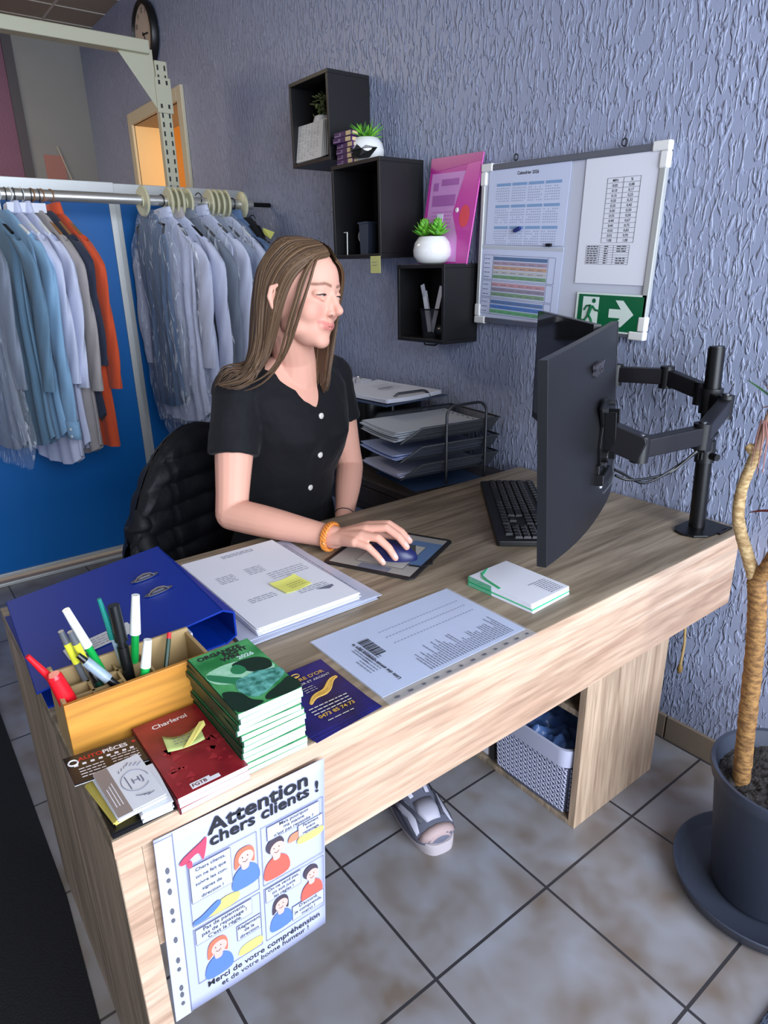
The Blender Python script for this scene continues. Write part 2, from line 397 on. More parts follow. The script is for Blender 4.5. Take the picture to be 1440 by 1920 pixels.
# ---------------------------------------------------------------- desk
oakT = wood('oak_top_shaded', (128,114,94), (156,140,118), (174,158,136), 'Y', 0.42)  # same oak as the front, greyed and darkened to carry its dimmer light
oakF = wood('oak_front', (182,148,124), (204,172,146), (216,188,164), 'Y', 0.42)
oakV = wood('oak_upright', (140,126,108), (172,152,130), (192,170,146), 'Z', 0.45)
edge = mat('oak_edge_band', (206,180,150), 0.45, mix=(20,(190,160,128),0.3), stretch=(1,0.1,1))
X0, X1, Y0, H = 0.18, 0.955, -1.634, 0.75
t = thing('office_desk', 'light oak office desk standing end-on against the stucco wall', 'desk', (0.57,-0.82,0))
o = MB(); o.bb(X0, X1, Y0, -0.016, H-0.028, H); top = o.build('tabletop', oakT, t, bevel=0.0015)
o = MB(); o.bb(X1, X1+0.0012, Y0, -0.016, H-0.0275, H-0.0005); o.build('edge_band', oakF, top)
o = MB(); o.bb(X0+0.004, X1-0.004, Y0+0.001, Y0+0.034, 0, H-0.0285); lp = o.build('end_panel', oakV, t, bevel=0.001)
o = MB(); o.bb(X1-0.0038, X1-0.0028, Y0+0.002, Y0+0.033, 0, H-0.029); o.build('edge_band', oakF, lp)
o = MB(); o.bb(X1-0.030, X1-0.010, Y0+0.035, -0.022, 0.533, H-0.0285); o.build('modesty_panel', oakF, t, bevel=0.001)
# pedestal below the right end
K0, K1 = -0.53, -0.17
o = MB(); o.bb(0.852, 0.872, K0, K1, 0.0, H-0.0285); pd = o.build('pedestal_front', wood('oak_pedestal', (168,140,116), (194,166,140), (206,180,152), 'Z', 0.45), t, bevel=0.001)
o = MB(); o.bb(0.22, 0.24, K0, K1, 0.0, H-0.0285); o.build('pedestal_back', oakV, t, bevel=0.001)
o = MB(); o.bb(0.24, 0.852, K0, K1, 0.0, 0.014); o.build('pedestal_floor', oakV, t, bevel=0.001)
o = MB(); o.bb(0.24, 0.852, K0+0.01, K1, 0.335, 0.353); o.build('pedestal_shelf', oakV, t, bevel=0.001)
o = MB(); o.bb(0.24, 0.852, K1, K1+0.012, 0.0, H-0.0285); o.build('pedestal_rear', oakV, t)
o = MB(); o.bb(0.556, 0.572, K0+0.01, K1, 0.02, 0.335); o.build('divider', mat('divider_dark',(52,50,52),.6), t)

# storage basket in the pedestal
bk = mat('basket_plastic', (190,192,214), 0.4)
t = thing('storage_basket', 'pale lilac woven-pattern plastic basket in the desk pedestal', 'basket', (0.71,-0.42,0.02))
def ring(z, k):  # rounded rectangle tapering to the base
    w_, d_ = 0.248+0.016*k, 0.185+0.02*k
    return [(x_+0.713, y_-0.432, z) for x_, y_ in rrect(w_, d_, 0.035, 5)]
o = MB(); rings = [ring(0.0145,0)]+[ring(0.022+0.155*i/5, i/5*0.75) for i in range(1,6)]
n = len(rings[0])
for a_, b2 in zip(rings, rings[1:]):
    o.add(a_+b2, [(i,(i+1)%n,n+(i+1)%n,n+i) for i in range(n)])
o.add(rings[0], [tuple(range(n))])
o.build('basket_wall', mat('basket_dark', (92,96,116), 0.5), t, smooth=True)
o = MB()
r0, r1 = ring(0.177,0.75), ring(0.232,1.0)
def inset(r, k): return [(0.713+(q[0]-0.713)*k, -0.432+(q[1]+0.425)*k, q[2]) for q in r]
r0o, r1o, r1i, r0i = inset(r0,1.03), inset(r1,1.03), inset(r1,0.97), inset(r0,0.96)
allr = [r0o, r1o, r1i, r0i]
for a_, b2 in zip(allr, allr[1:]+allr[:1]): o.add(a_+b2, [(i,(i+1)%n,n+(i+1)%n,n+i) for i in range(n)])
o.build('basket_rim', bk, t, smooth=True)
o = MB(); o.prism(rrect(0.085,0.020,0.009,4), 0, 0.002, frame((0.713-0.02,-0.432-0.1075,0.208),(1,0,0),(0,0,1))); o.build('handle_hole', dark, t)
# raised weave: slanting oval loops over the whole outside
o = MB()
rows, cols = 10, 15
for j in range(rows):
    z_ = 0.032+j*0.0150; kk = (z_-0.022)/0.155*0.75; hw = (0.248+0.016*kk)/2+0.0012; hd = (0.185+0.02*kk)/2+0.0012
    for i in range(cols):
        x_ = 0.713-hw+0.014+(2*hw-0.028)*i/(cols-1)
        for s in (-1,1):
            o.tube([(x_-0.0075, -0.432-hd, z_-0.0052*s),(x_, -0.432-hd-0.0018, z_),(x_+0.0075, -0.432-hd, z_+0.0052*s)], 0.0023, 5)
    for i in range(11):
        y_ = -0.432-hd+0.014+(2*hd-0.028)*i/10
        for s in (-1,1):
            o.tube([(0.713+hw, y_-0.006, z_-0.004*s),(0.713+hw+0.0015, y_, z_),(0.713+hw, y_+0.006, z_+0.004*s)], 0.0019, 4)
o.build('weave', bk, t, smooth=True)
o = MB()
def bagf(u, v):
    x_, y_ = 0.60+0.222*u, -0.515+0.165*v
    return (x_, y_, 0.195+0.045*mnoise.noise(Vector((x_*14,y_*14,0.3)))+0.03*mnoise.noise(Vector((x_*40,y_*40,2.3))))
o.grid(bagf, 40, 32)
tag(o.build('plastic_bag', mat('bag_blue', (110,150,220), 0.25, alpha=0.75), smooth=True), 'crumpled bluish plastic bags filling the woven basket', 'plastic bag', kind='stuff')
o = MB(); o.bb(0.30,0.545,-0.515,-0.25,0.0145,0.10); tag(o.build('white_carton', paper, bevel=0.006), 'low white box on the pedestal floor left of the woven basket', 'box')

# hanging cord end under the desk by the wall
o = MB(); o.tube([(0.838,-0.03,0.52),(0.84,-0.03,0.44),(0.847,-0.028,0.36),(0.846,-0.03,0.29)], 0.004, 8)
t = tag(o.build('pull_cord', mat('cord_beige',(170,140,90),.6), smooth=True), 'beige cord hanging down the wall under the desk corner', 'cord')
o = MB(); o.sphere((0.846,-0.03,0.275),(0.008,0.008,0.016),8); o.build('cord_knot', mat('knot_brown',(130,100,50),.6), t, smooth=True)

# floor mats
matm = mat('mat_black', (14,15,20), 0.95, bump=(220,0.9,0.004))
o = MB(); o.prism([(-0.9,-2.9),(1.2,-2.9),(1.2,-1.70),(0.25,-1.645),(-0.9,-1.645)][::1], 0.001, 0.009)
tag(o.build('door_mat', matm, bevel=0.002), 'black ribbed floor mat along the end panel of the desk', 'mat')
o = MB(); o.prism([(1.405,-1.6),(2.3,-1.6),(2.3,-0.1),(1.40,-0.50)], 0.001, 0.009)
tag(o.build('floor_mat', mat('mat_grey',(70,80,100),.95,bump=(260,1.0,0.004),mix=(120,(40,46,60),.1)), bevel=0.002), 'grey-blue fleck mat at the bottom right corner of the floor', 'mat')

# ---------------------------------------------------------------- things lying on the desk
def sheet(M, w_, h_, th=0.0008, curl=0.0, rng=None):
    """thin sheet in page axes, centre at origin, lying on z=0"""
    o = MB(M)
    f = lambda z0: (lambda u, v: ((u-.5)*w_, (v-.5)*h_, z0+curl*(u-.5)**2*4+curl*0.5*max(0,v-.8)*5))
    nu = nv = 9
    k = [f(th)(i/8, j/8) for j in range(9) for i in range(9)]; k2 = [f(0)(i/8, j/8) for j in range(9) for i in range(9)]
    fs = [(j*9+i, j*9+i+1, (j+1)*9+i+1, (j+1)*9+i) for j in range(8) for i in range(8)]
    fs += [tuple(81+i for i in reversed(q)) for q in fs]
    bd = [i for i in range(9)]+[9*j+8 for j in range(1,9)]+[72+i for i in range(7,-1,-1)]+[9*j for j in range(7,0,-1)]
    fs += [(bd[i], 81+bd[i], 81+bd[(i+1)%len(bd)], bd[(i+1)%len(bd)]) for i in range(len(bd))]
    return o.add(k+k2, fs)
def flatpage(c, ang, z): return Matrix.Translation((c[0],c[1],z)) @ Matrix.Rotation(ang, 4, 'Z')
def holes(M, x, ys, r=0.004, parent=None):
    o = MB(M)
    for i, y in enumerate(ys):
        o.prism([(x+r*0.75*math.cos(a*PI/6), y+r*(1.5 if i%3 else 1)*math.sin(a*PI/6)) for a in range(12)], 0.0, 0.0006)
    return o.build('punched_hole', mat('hole_grey',(92,92,100),.6), parent)

# pile of punched pockets under the paper stack
pocket = mat('pocket_film', (198,204,226), 0.18, mix=(4,(182,186,206),0.2), spec=0.7)
rg = random.Random(3)
for i, (cx_, cy_, a_) in enumerate(((0.455,-1.150,0.0),(0.452,-1.140,0.02),(0.445,-1.145,-0.02))):
    M = flatpage((cx_,cy_), a_+PI/2*0, H+0.0012+0.0016*i)
    t = thing('document_pocket', ['lowest clear pocket of papers under the invoice stack, with punched edge','middle clear pocket of papers under the invoice stack','top clear pocket of papers directly under the invoice stack'][i], 'document pocket', (cx_,cy_,H+0.0012+0.0016*i), group='clear pockets under the invoice stack')
    s_ = sheet(M, 0.40, 0.31, 0.001); s_.build('pocket', pocket, t)
    o = MB(M)
    for r_ in range(9):
        dashes(o, -0.17, 0.15, 0.135-0.006*r_, 0.0018, rg, z=0.0014)
    o.build('printed_text', inkgrey, t)
    if i == 0:
        o = MB(M); o.bb(-0.2,0.2,-0.158,-0.154,0,0.0015); o.bb(-0.2,0.2,0.154,0.158,0,0.0015); o.build('dark_border', mat('brown_edge',(74,58,50),.6), t)
    holes(M @ Matrix.Rotation(0,4,'Z'), 0.188, [-0.13+0.033*k for k in range(9)], 0.004, t)
# stack of invoices
t = thing('invoice_stack', 'thick stack of white printed invoices between binder and mouse mat', 'paper stack', (0.45,-1.155,H+0.006))
M = flatpage((0.452,-1.152), 0.0, H+0.007)
N_ = 14
for i in range(N_):
    s_ = sheet(M @ Matrix.Translation((rg.uniform(-.004,.004), rg.uniform(-.003,.003), 0.0012*i)) @ Matrix.Rotation(rg.uniform(-.012,.012)+(.03 if i in (3,) else 0),4,'Z'), 0.375, 0.235, 0.0011)
    s_.build('sheet', paper, t)
Mt = M @ Matrix.Translation((0,0,0.0012*N_+0.0004)) @ Matrix.Rotation(PI/2,4,'Z')  # page: x_page=+Y, y_page=-X
o = MB(Mt)
for r_ in range(3): dashes(o, -0.03, 0.05, 0.165-0.006*r_, 0.002, rg)
for r_ in range(5): dashes(o, -0.09, -0.05, 0.06-0.008*r_, 0.002, rg)
for r_ in range(5): dashes(o, -0.02, 0.02, 0.065-0.008*r_, 0.002, rg)
for r_ in range(4): dashes(o, 0.01, 0.10, 0.012-0.010*r_, 0.002, rg)
for r_ in range(3): dashes(o, -0.08, -0.02, -0.075-0.008*r_, 0.002, rg)
for r_ in range(3): dashes(o, 0.02, 0.09, -0.10-0.008*r_, 0.002, rg)
o.prism([(0.055,-0.12),(0.095,-0.12),(0.095,-0.128),(0.08,-0.135)],0,0.0002)
o.build('printed_text', inkgrey, t)
t = thing('sticky_note', 'yellow sticky note with handwriting on the invoice stack', 'sticky note', (0.50,-1.13,H+0.025))
Ms = frame((0.520,-1.128,H+0.0245), (-0.12,1,0), (-1,-0.12,0))
sheet(Ms, 0.066, 0.062, 0.0006, curl=0.003).build('note', yellow_note, t)
o = MB(Ms @ Matrix.Translation((0,0,0.0045)))
for r_ in range(3): dashes(o, -0.012, 0.026, -0.004-0.009*r_, 0.002, rg, (0.003,0.008), 0.002)
o.build('handwriting', mat('pencil_grey',(120,120,70),.7), t)

# delivery list in a clear punched pocket near the desk edge
t = thing('document_pocket', 'printed delivery list with barcode in a clear pocket at the desk edge', 'document pocket', (0.84,-1.025,H))
M = frame((0.838,-1.026,H+0.001), (-1,0,0), (0,-1,0))      # page turned: x_page=-X, y_page=-Y
sheet(M @ Matrix.Translation((0.0145,0,0)), 0.222, 0.345, 0.001).build('page', mat('paper_blueish',(196,208,236),.35,spec=.6), t)
sheet(M @ Matrix.Translation((0,0,0.0012)), 0.25, 0.352, 0.0006).build('film', clear, t)
holes(M @ Matrix.Translation((0,0,0.002)), -0.112, [-0.16+0.0285*k for k in range(12)], 0.0035, t)
Mt = M @ Matrix.Translation((0,0,0.0022)); o = MB(Mt)
# rows of the address list read along X, stacked along Y
for r_ in range(34):
    y_ = 0.055-0.0062*r_; dashes(o, -0.088, -0.088+rg.choice((0.035,0.045,0.055,0.07)), y_, 0.0022, rg, (0.004,0.009), 0.0018)
for r_ in range(6): dashes(o, 0.0, 0.05, 0.13-0.006*r_, 0.0022, rg, (0.004,0.009), 0.002)
for xx in (0.02,0.045,0.068):
    yy = 0.055
    while yy > -0.15: o.poly([(xx,yy,0),(xx+0.0018,yy,0),(xx+0.0018,yy-0.004,0),(xx,yy-0.004,0)]); yy -= 0.008
for r_ in range(5): dashes(o, -0.03+0.0, 0.015, 0.145-0.007*r_+0.0, 0.002, rg, (0.004,0.01), 0.002)
o.build('printed_text', inkgrey, t)
o = MB(Mt); yy = 0.0; xx = 0.008
for wbar in (3,1,2,1,1,3,1,2,2,1,3,1,1,2,3,1):
    o.poly([(xx,0.108,0.0001),(xx+wbar*0.0012,0.108,0.0001),(xx+wbar*0.0012,0.084,0.0001),(xx,0.084,0.0001)]); xx += wbar*0.0012+0.0016
o.build('barcode', ink, t)
text('Liste des envois contenus dans le', 0.0105, Mt @ Matrix.Translation((-0.075,0.115,0.0001)) , ink, t, 'lettering', bold=0.0002)

# small green-edged notepad
t = thing('notepad', 'small white notepad with green striped edge below the monitor', 'notepad', (0.815,-0.735,H))
green = mat('pad_green', (60,190,130), 0.5)
for i in range(7):
    a_ = 0.006*i; M = flatpage((0.812-0.0015*i,-0.738+0.0016*i), 0.06-a_, H+0.0005+0.0021*i)
    sheet(M, 0.175, 0.125, 0.0019).build('page', paper if i != 2 else green, t)
    o = MB(M); o.bb(-0.0876,-0.02,-0.0628,-0.0615,0.0002,0.0019); o.bb(-0.0878,-0.0865,-0.0625,-0.03,0.0002,0.0019); o.build('green_edge', green, t)
M = flatpage((0.803,-0.728), 0.02, H+0.0156); o = MB(M)
for k in range(5):
    pts = [(-0.0865+0.002*k, 0.0-0.004*k),(-0.08+0.003*k,-0.03-0.002*k),(-0.06+0.004*k,-0.05+0.001*k),(0.0,-0.0605+0.0015*k)]
    o.tube([(a_[0],a_[1],0) for a_ in pts], 0.0006, 4)
o.build('green_pattern', green, t)
Mx = frame((0.803,-0.728,H+0.0158),(0,1,0),(-1,0,0)); o = MB(Mx)
for r_ in range(9): dashes(o, 0.012 if r_<8 else 0, 0.052, -0.075+0.0062*1.0*r_-0.005, 0.002, rg, (0.004,0.009), 0.002)
o.build('printed_text', inkgrey, t)

# mouse mat and mouse
P = [Vector(q) for q in ((0.42,-0.978,0),(0.312,-0.753,0),(0.521,-0.663,0),(0.644,-0.898,0))]
cen = sum(P, Vector())/4
Mm = frame((cen.x,cen.y,H), P[1]-P[0], P[0]-P[3])   # x: towards wall, y: towards the sitter
t = thing('mouse_mat', 'black-edged mouse mat with grey and blue rectangle print', 'mouse mat', (cen.x,cen.y,H))
o = MB(Mm); o.prism(rrect(0.252,0.236,0.014,5), 0, 0.004); o.build('base', mat('mat_rubber',(26,24,26),.6), t, bevel=0.001)
def patch(nm, x0,x1,y0,y1,col,dz):
    o = MB(Mm); o.bb(x0,x1,y0,y1,0.004,0.0041+dz); o.build('printed_patch', mat(nm,col,0.5), t)
patch('pm1', -0.114,0.114,-0.106,0.106,(166,164,158),0.0)
patch('pm2', -0.06,0.085,-0.106,-0.03,(96,128,172),0.0002)
patch('pm3', 0.02,0.114,0.04,0.106,(60,66,90),0.0002)
patch('pm4', -0.085,0.055,-0.075,0.05,(60,60,64),0.0004)
patch('pm5', -0.0835,0.0535,-0.0735,0.0485,(190,188,180),0.0006)
patch('pm6', -0.114,-0.09,-0.05,0.03,(120,124,140),0.0003)
# mouse
Mmo = Matrix.Translation((0.508,-0.838,H+0.0048)) @ Matrix.Rotation(math.radians(32),4,'Z')
t = thing('computer_mouse', 'dark blue computer mouse under the seated woman\'s hand', 'mouse', (0.528,-0.812,H))
def mouse(u, v):
    a = 2*PI*u; b2 = v*PI/2
    rx = 0.060*math.cos(b2)**0.55; ry = 0.034*math.cos(b2)**0.55*(1-0.12*math.cos(a)**2)
    return (rx*math.cos(a), ry*math.sin(a), 0.037*math.sin(b2)**0.9*(1-0.22*math.cos(a)*math.cos(b2)))
o = MB(Mmo); o.grid(mouse, 36, 14, wrap=True); o.build('shell', mat('mouse_blue',(34,40,92),.35), t, smooth=True)
o = MB(Mmo); o.bb(0.0,0.056,-0.001,0.001,0.02,0.0355); o.build('button_gap', dark, t)
o = MB(Mmo); o.cyl((0.03,-0.004,0.029),(0.03,0.004,0.029),0.009,16); o.build('scroll_wheel', black, t, smooth=True)
o = MB(); o.tube([(0.585,-0.785,H+0.009),(0.605,-0.80,H+0.008),(0.60,-0.83,H+0.007),(0.575,-0.845,H+0.007)], 0.002, 6); o.build('mouse_cable', black, t, smooth=True)

# keyboard
kx = Vector((0.662-0.269,-0.629+0.292,0)); kw = kx.length
Mk = frame((0.485,-0.375,H), kx, (-kx.y,kx.x,0))     # x along keyboard towards camera, y towards monitor
t = thing('keyboard', 'black full-size keyboard in front of the monitors', 'keyboard', (0.485,-0.375,H))
o = MB(Mk); o.prism(rrect(0.50,0.165,0.008,4), 0.002, 0.016); o.build('case', black, t, bevel=0.002)
keym = mat('key_black', (30,30,33), 0.5)
kproto = {}
def key(x, y, w_, h_):
    k = (round(w_,4), round(h_,4))
    if k not in kproto:
        b2 = MB(); v_ = []
        a, c = w_/2, h_/2; q = 0.0018
        b2.add([(-a,-c,0),(a,-c,0),(a,c,0),(-a,c,0),(-a+q,-c+q,0.006),(a-q,-c+q,0.006),(a-q,c-q,0.006),(-a+q,c-q,0.006)], [(0,3,2,1),(4,5,6,7),(0,1,5,4),(1,2,6,5),(2,3,7,6),(3,0,4,7)])
        me = bpy.data.meshes.new('key'); me.from_pydata([tuple(z) for z in b2.v],[],b2.f); me.materials.append(keym); kproto[k] = me
    o = bpy.data.objects.new('key', kproto[k]); C.objects.link(o); o.parent = t
    o.matrix_local = wm(t).inverted() @ Mk @ Matrix.Translation((x,y,0.016))
leg = MB(Mk)
U = 0.0212
for r_ in range(5):
    y_ = 0.038-r_*U
    n_ = [14,14,13,12,8][r_]
    ws = {0:[1]*13+[2], 1:[1.5]+[1]*12+[1.5], 2:[1.75]+[1]*11+[2.25], 3:[2.25]+[1]*10+[2.75], 4:[1.25]*3+[6.25]+[1.25]*4}[r_]
    x_ = -0.240
    for w_ in ws:
        key(x_+w_*U/2, y_, w_*U-0.0016, U-0.0016)
        if w_ < 2: leg.poly([(x_+0.006,y_+0.003,0.0223),(x_+0.011,y_+0.003,0.0223),(x_+0.011,y_+0.0055,0.0223),(x_+0.006,y_+0.0055,0.0223)])
        x_ += w_*U
for c_ in range(13): key(-0.240+0.0105+c_*0.0245, 0.066, 0.018, 0.013)
for c_ in range(3):
    for r_ in (0,1): key(0.088+c_*U, 0.038-r_*U, U-0.0016, U-0.0016)
for c_,r_ in ((1,3),(0,4),(1,4),(2,4)): key(0.088+c_*U, 0.038-r_*U, U-0.0016, U-0.0016)
for c_ in range(4):
    for r_ in range(5): 
        if not (c_==3 and r_>3):
            key(0.160+c_*U, 0.038-r_*U, U-0.0016, U-0.0016)
            leg.poly([(0.157+c_*U,0.041-r_*U,0.0223),(0.162+c_*U,0.041-r_*U,0.0223),(0.162+c_*U,0.044-r_*U,0.0223),(0.157+c_*U,0.044-r_*U,0.0223)])
leg.build('key_legend', mat('legend_grey',(150,150,155),.6), t)

# blue lever-arch binder at the desk's left end
navy = mat('binder_blue', (0,44,146), 0.5, bump=(500,0.2,0.0005), spec=.2); navyd = mat('binder_inside', (20,40,110), 0.6)
t = thing('lever_arch_binder', 'closed blue lever-arch binder lying at the left end of the desk', 'binder', (0.43,-1.48,H))
o = MB(); zA, zB = H+0.036, H+0.072   # free edge / spine edge height
bx0, bx1, by0, by1 = 0.238, 0.618, -1.645, -1.325
o.add([(bx0,by0+.02,zA-0.004),(bx1,by0,zA-0.004),(bx1,by1,zB-0.004),(bx0,by1+0.015,zB-0.004),(bx0,by0+.02,zA),(bx1,by0,zA),(bx1,by1,zB),(bx0,by1+0.015,zB)],
  [(0,3,2,1),(4,5,6,7),(0,1,5,4),(1,2,6,5),(2,3,7,6),(3,0,4,7)]); o.build('front_cover', navy, t, bevel=0.001)
o = MB(); o.bb(bx0,bx1,by0+0.012,by1,H+0.0005,H+0.0045); o.build('back_cover', navy, t)
o = MB(); o.add([(bx0,by1,H+.0005),(bx1,by1,H+.0005),(bx1,by1+0.022,H+.012),(bx0,by1+0.022,H+.012),(bx1,by1+0.022,zB-.012),(bx0,by1+0.022,zB-.012),(bx1,by1,zB-.0005),(bx0,by1+.015,zB-.0005)],
  [(0,1,2,3),(3,2,4,5),(5,4,6,7)]); o.build('spine', navy, t, solid=0.004)
o = MB(); o.bb(bx0+0.02,bx1-0.03,by0+0.04,by1-0.05,H+0.006,H+0.03); o.build('paper_block', paper, t)
for xx in (0.375,0.455):
    Mr = frame((xx, -1.385, H+0.0665), (0.10,0.99,0), (-1,0,0))
    o = MB(frame((xx,-1.385,H+0.0655),(0.0,1,0.11),(-1,0,0)))
    # chrome slot ring: long oval with raised inner arc
    ov = [(0.028*math.cos(a*PI/12), 0.0065*math.sin(a*PI/12), 0.001) for a in range(24)]
    o.tube(ov, 0.0014, 6, closed=True)
    o.tube([(-0.02,0,0.0),(-0.012,0.002,0.006),(0,0.003,0.008),(0.012,0.002,0.006),(0.02,0,0.0)], 0.0026, 6)
    o.build('ring_slot', chrome, t, smooth=True)
    o = MB(frame((xx,-1.385,H+0.0655),(0.0,1,0.11),(-1,0,0))); o.poly([(q[0]*.95,q[1]*.9,0.0008) for q in ov]); o.build('slot_opening', mat('slot_dim',(60,70,110),.5), t)
lab = MB(frame((0.545,-1.525,H+0.0508),(-0.05,1,0.113),(-1,-0.05,0))); lab.prism(rrect(0.115,0.042,0.003,3),0,0.0006); lab.build('label', mat('label_white',(206,210,216),.6), t)
o = MB(frame((0.545,-1.525,H+0.0516),(-0.05,1,0.113),(-1,-0.05,0)))
for r_ in range(4): dashes(o, -0.045, 0.04, 0.010-0.008*r_, 0.0018, rg)
o.build('label_print', inkgrey, t)
# ---------------------------------------------------------------- wooden pen organiser and its pens
orgO = wood('beech_orange', (196,132,48), (220,156,62), (232,172,78), 'Y', 0.5, 0.6); orgI = mat('plywood_inside', (176,150,104), 0.6, mix=(8,(160,134,92),.3))
t = thing('pen_organiser', 'orange-brown wooden pen organiser with compartments on the desk corner', 'organiser', (0.735,-1.52,H))
ox0, ox1, oy0, oy1, oz = 0.688, 0.782, -1.632, -1.418, H+0.098
o = MB(); o.bb(ox1-0.007, ox1, oy0, oy1, H, oz); o.build('front_board', orgO, t, bevel=0.001)
o = MB(); o.bb(ox0, ox0+0.006, oy0, oy1, H, oz+0.006); o.build('back_board', orgI, t, bevel=0.001)
o = MB(); o.prism([(ox1-0.007,H),(ox1-0.007,oz),(ox0+0.035,oz+0.004),(ox0+0.018,oz+0.018),(ox0+0.006,oz+0.018),(ox0+0.006,H)], 0, 0.006, frame((0,oy0+0.006,0),(1,0,0),(0,0,1))); o.build('side_board', orgI, t, bevel=0.001)
o = MB(); o.bb(ox0+0.006, ox1-0.007, oy1-0.006, oy1, H, oz); o.build('side_board', orgI, t, bevel=0.001)
o = MB(); o.bb(ox0+0.006, ox1-0.007, oy0+0.006, oy1-0.006, H, H+0.006); o.build('floor_board', orgI, t)
for y in (-1.585,-1.542,-1.498):
    o = MB(); o.bb(ox0+0.006, ox1-0.007, y-0.002, y+0.002, H+0.006, oz-0.012); o.build('divider', orgI, t)
for x_, ya, yb in ((0.718,oy0+.006,-1.500),(0.748,oy0+.006,-1.544)):
    o = MB(); o.bb(x_-0.002, x_+0.002, ya, yb, H+0.006, oz-0.012); o.build('divider', orgI, t)
def pen(name, label, base, tip, segs, cat='pen', n=14):
    """segs: (part name, from, to, r0, r1, material) along the axis"""
    b_, e_ = Vector(base), Vector(tip); t = thing(name, label, cat, tuple(b_), group=None)
    for nm, f0, f1, r0, r1, m in segs:
        o = MB(); o.tube([b_.lerp(e_,f0), b_.lerp(e_,(f0+f1)/2), b_.lerp(e_,f1)], [r0,(r0+r1)/2,r1], n); o.build(nm, m, t, smooth=True)
    return t
redp = mat('pen_red',(214,22,36),.3); tealp = mat('pen_teal',(18,120,110),.3); grp = mat('pen_green',(16,160,70),.3); whp = mat('pen_white',(230,232,228),.3); blp = mat('pen_black',(16,18,20),.25)
clr = mat('pen_clear',(170,190,205),.15,alpha=.55); yel = mat('pen_yellow',(214,216,60),.35); grc = mat('pen_greybarrel',(96,100,104),.3,alpha=.8); dkg = mat('pen_darkgreen',(14,60,44),.3); lblb=mat('glue_label',(70,186,200),.4)
pen('ballpoint_pen','red ballpoint pen leaning at the left end of the organiser',(0.735,-1.600,0.80),(0.735,-1.656,0.915),[('barrel',0,.6,.0042,.005,redp),('cap',.6,1,.0058,.0035,redp)])
pen('glue_stick','thick red-capped white glue stick in the organiser',(0.752,-1.612,0.795),(0.752,-1.632,0.884),[('barrel',0,.45,.0105,.0105,whp),('label',.16,.40,.0108,.0108,lblb),('cap',.45,.95,.0125,.0105,redp),('cap_rim',.95,1,.0105,.0085,redp)],'glue stick')
pen('marker_pen','leftmost of two grey markers with yellow stripe',(0.712,-1.575,0.775),(0.712,-1.606,0.925),[('barrel',0,.62,.005,.005,grc),('stripe',.62,.86,.0053,.0053,yel),('cap',.86,1,.0055,.004,grc)],'marker')
pen('marker_pen','right one of two grey markers with yellow stripe',(0.722,-1.563,0.775),(0.722,-1.596,0.925),[('barrel',0,.62,.005,.005,grc),('stripe',.62,.86,.0053,.0053,yel),('cap',.86,1,.0055,.004,grc)],'marker')
pen('ballpoint_pen','green pen with white clip cap leaning left, beside the grey markers',(0.700,-1.545,0.78),(0.700,-1.592,0.950),[('barrel',0,.60,.0055,.006,grp),('cap',.60,1,.0075,.0055,whp)])
pen('gel_pen','black pen with clear cap lying across the organiser',(0.765,-1.532,0.80),(0.735,-1.594,0.892),[('barrel',0,.5,.0058,.0058,blp),('cap',.5,.88,.0078,.0075,clr),('clip',.82,1,.005,.004,blp)])
pen('gel_pen','dark green pen low in the left compartment',(0.742,-1.56,0.785),(0.722,-1.580,0.858),[('barrel',0,.7,.0055,.0055,dkg),('cap',.7,1,.006,.005,blp)])
pen('ballpoint_pen','clear ballpoint pen with long teal cap standing upright',(0.712,-1.522,0.775),(0.712,-1.548,0.958),[('barrel',0,.62,.0045,.0045,clr),('refill',0,.60,.0016,.0016,tealp),('cap',.62,1,.0062,.003,tealp)])
pen('permanent_marker','thick black marker standing between teal pen and green pen',(0.735,-1.528,0.775),(0.722,-1.532,0.946),[('barrel',0,.60,.0085,.0085,blp),('collar',.60,.66,.006,.006,blp),('cap',.66,1,.0095,.0088,blp)],'marker')
pen('ballpoint_pen','green pen with white cap, tallest at the right of the black marker',(0.712,-1.522,0.78),(0.712,-1.496,0.947),[('barrel',0,.62,.0055,.006,grp),('cap',.62,1,.0085,.006,whp)])
pen('ballpoint_pen','green and white pen leaning right at the front board',(0.765,-1.522,0.81),(0.762,-1.502,0.895),[('barrel',0,.5,.0065,.0068,grp),('cap',.5,1,.0078,.006,whp)])
pen('pencil','dark green pencil leaning in the large right compartment',(0.755,-1.490,0.79),(0.705,-1.452,0.862),[('shaft',0,.9,.0036,.0036,dkg),('end',.9,1,.0036,.0034,redp)],'pencil',6)
pen('pen_refill','black pen lying at the bottom of the right compartment',(0.72,-1.44,0.762),(0.76,-1.47,0.766),[('barrel',0,1,.005,.004,blp)])

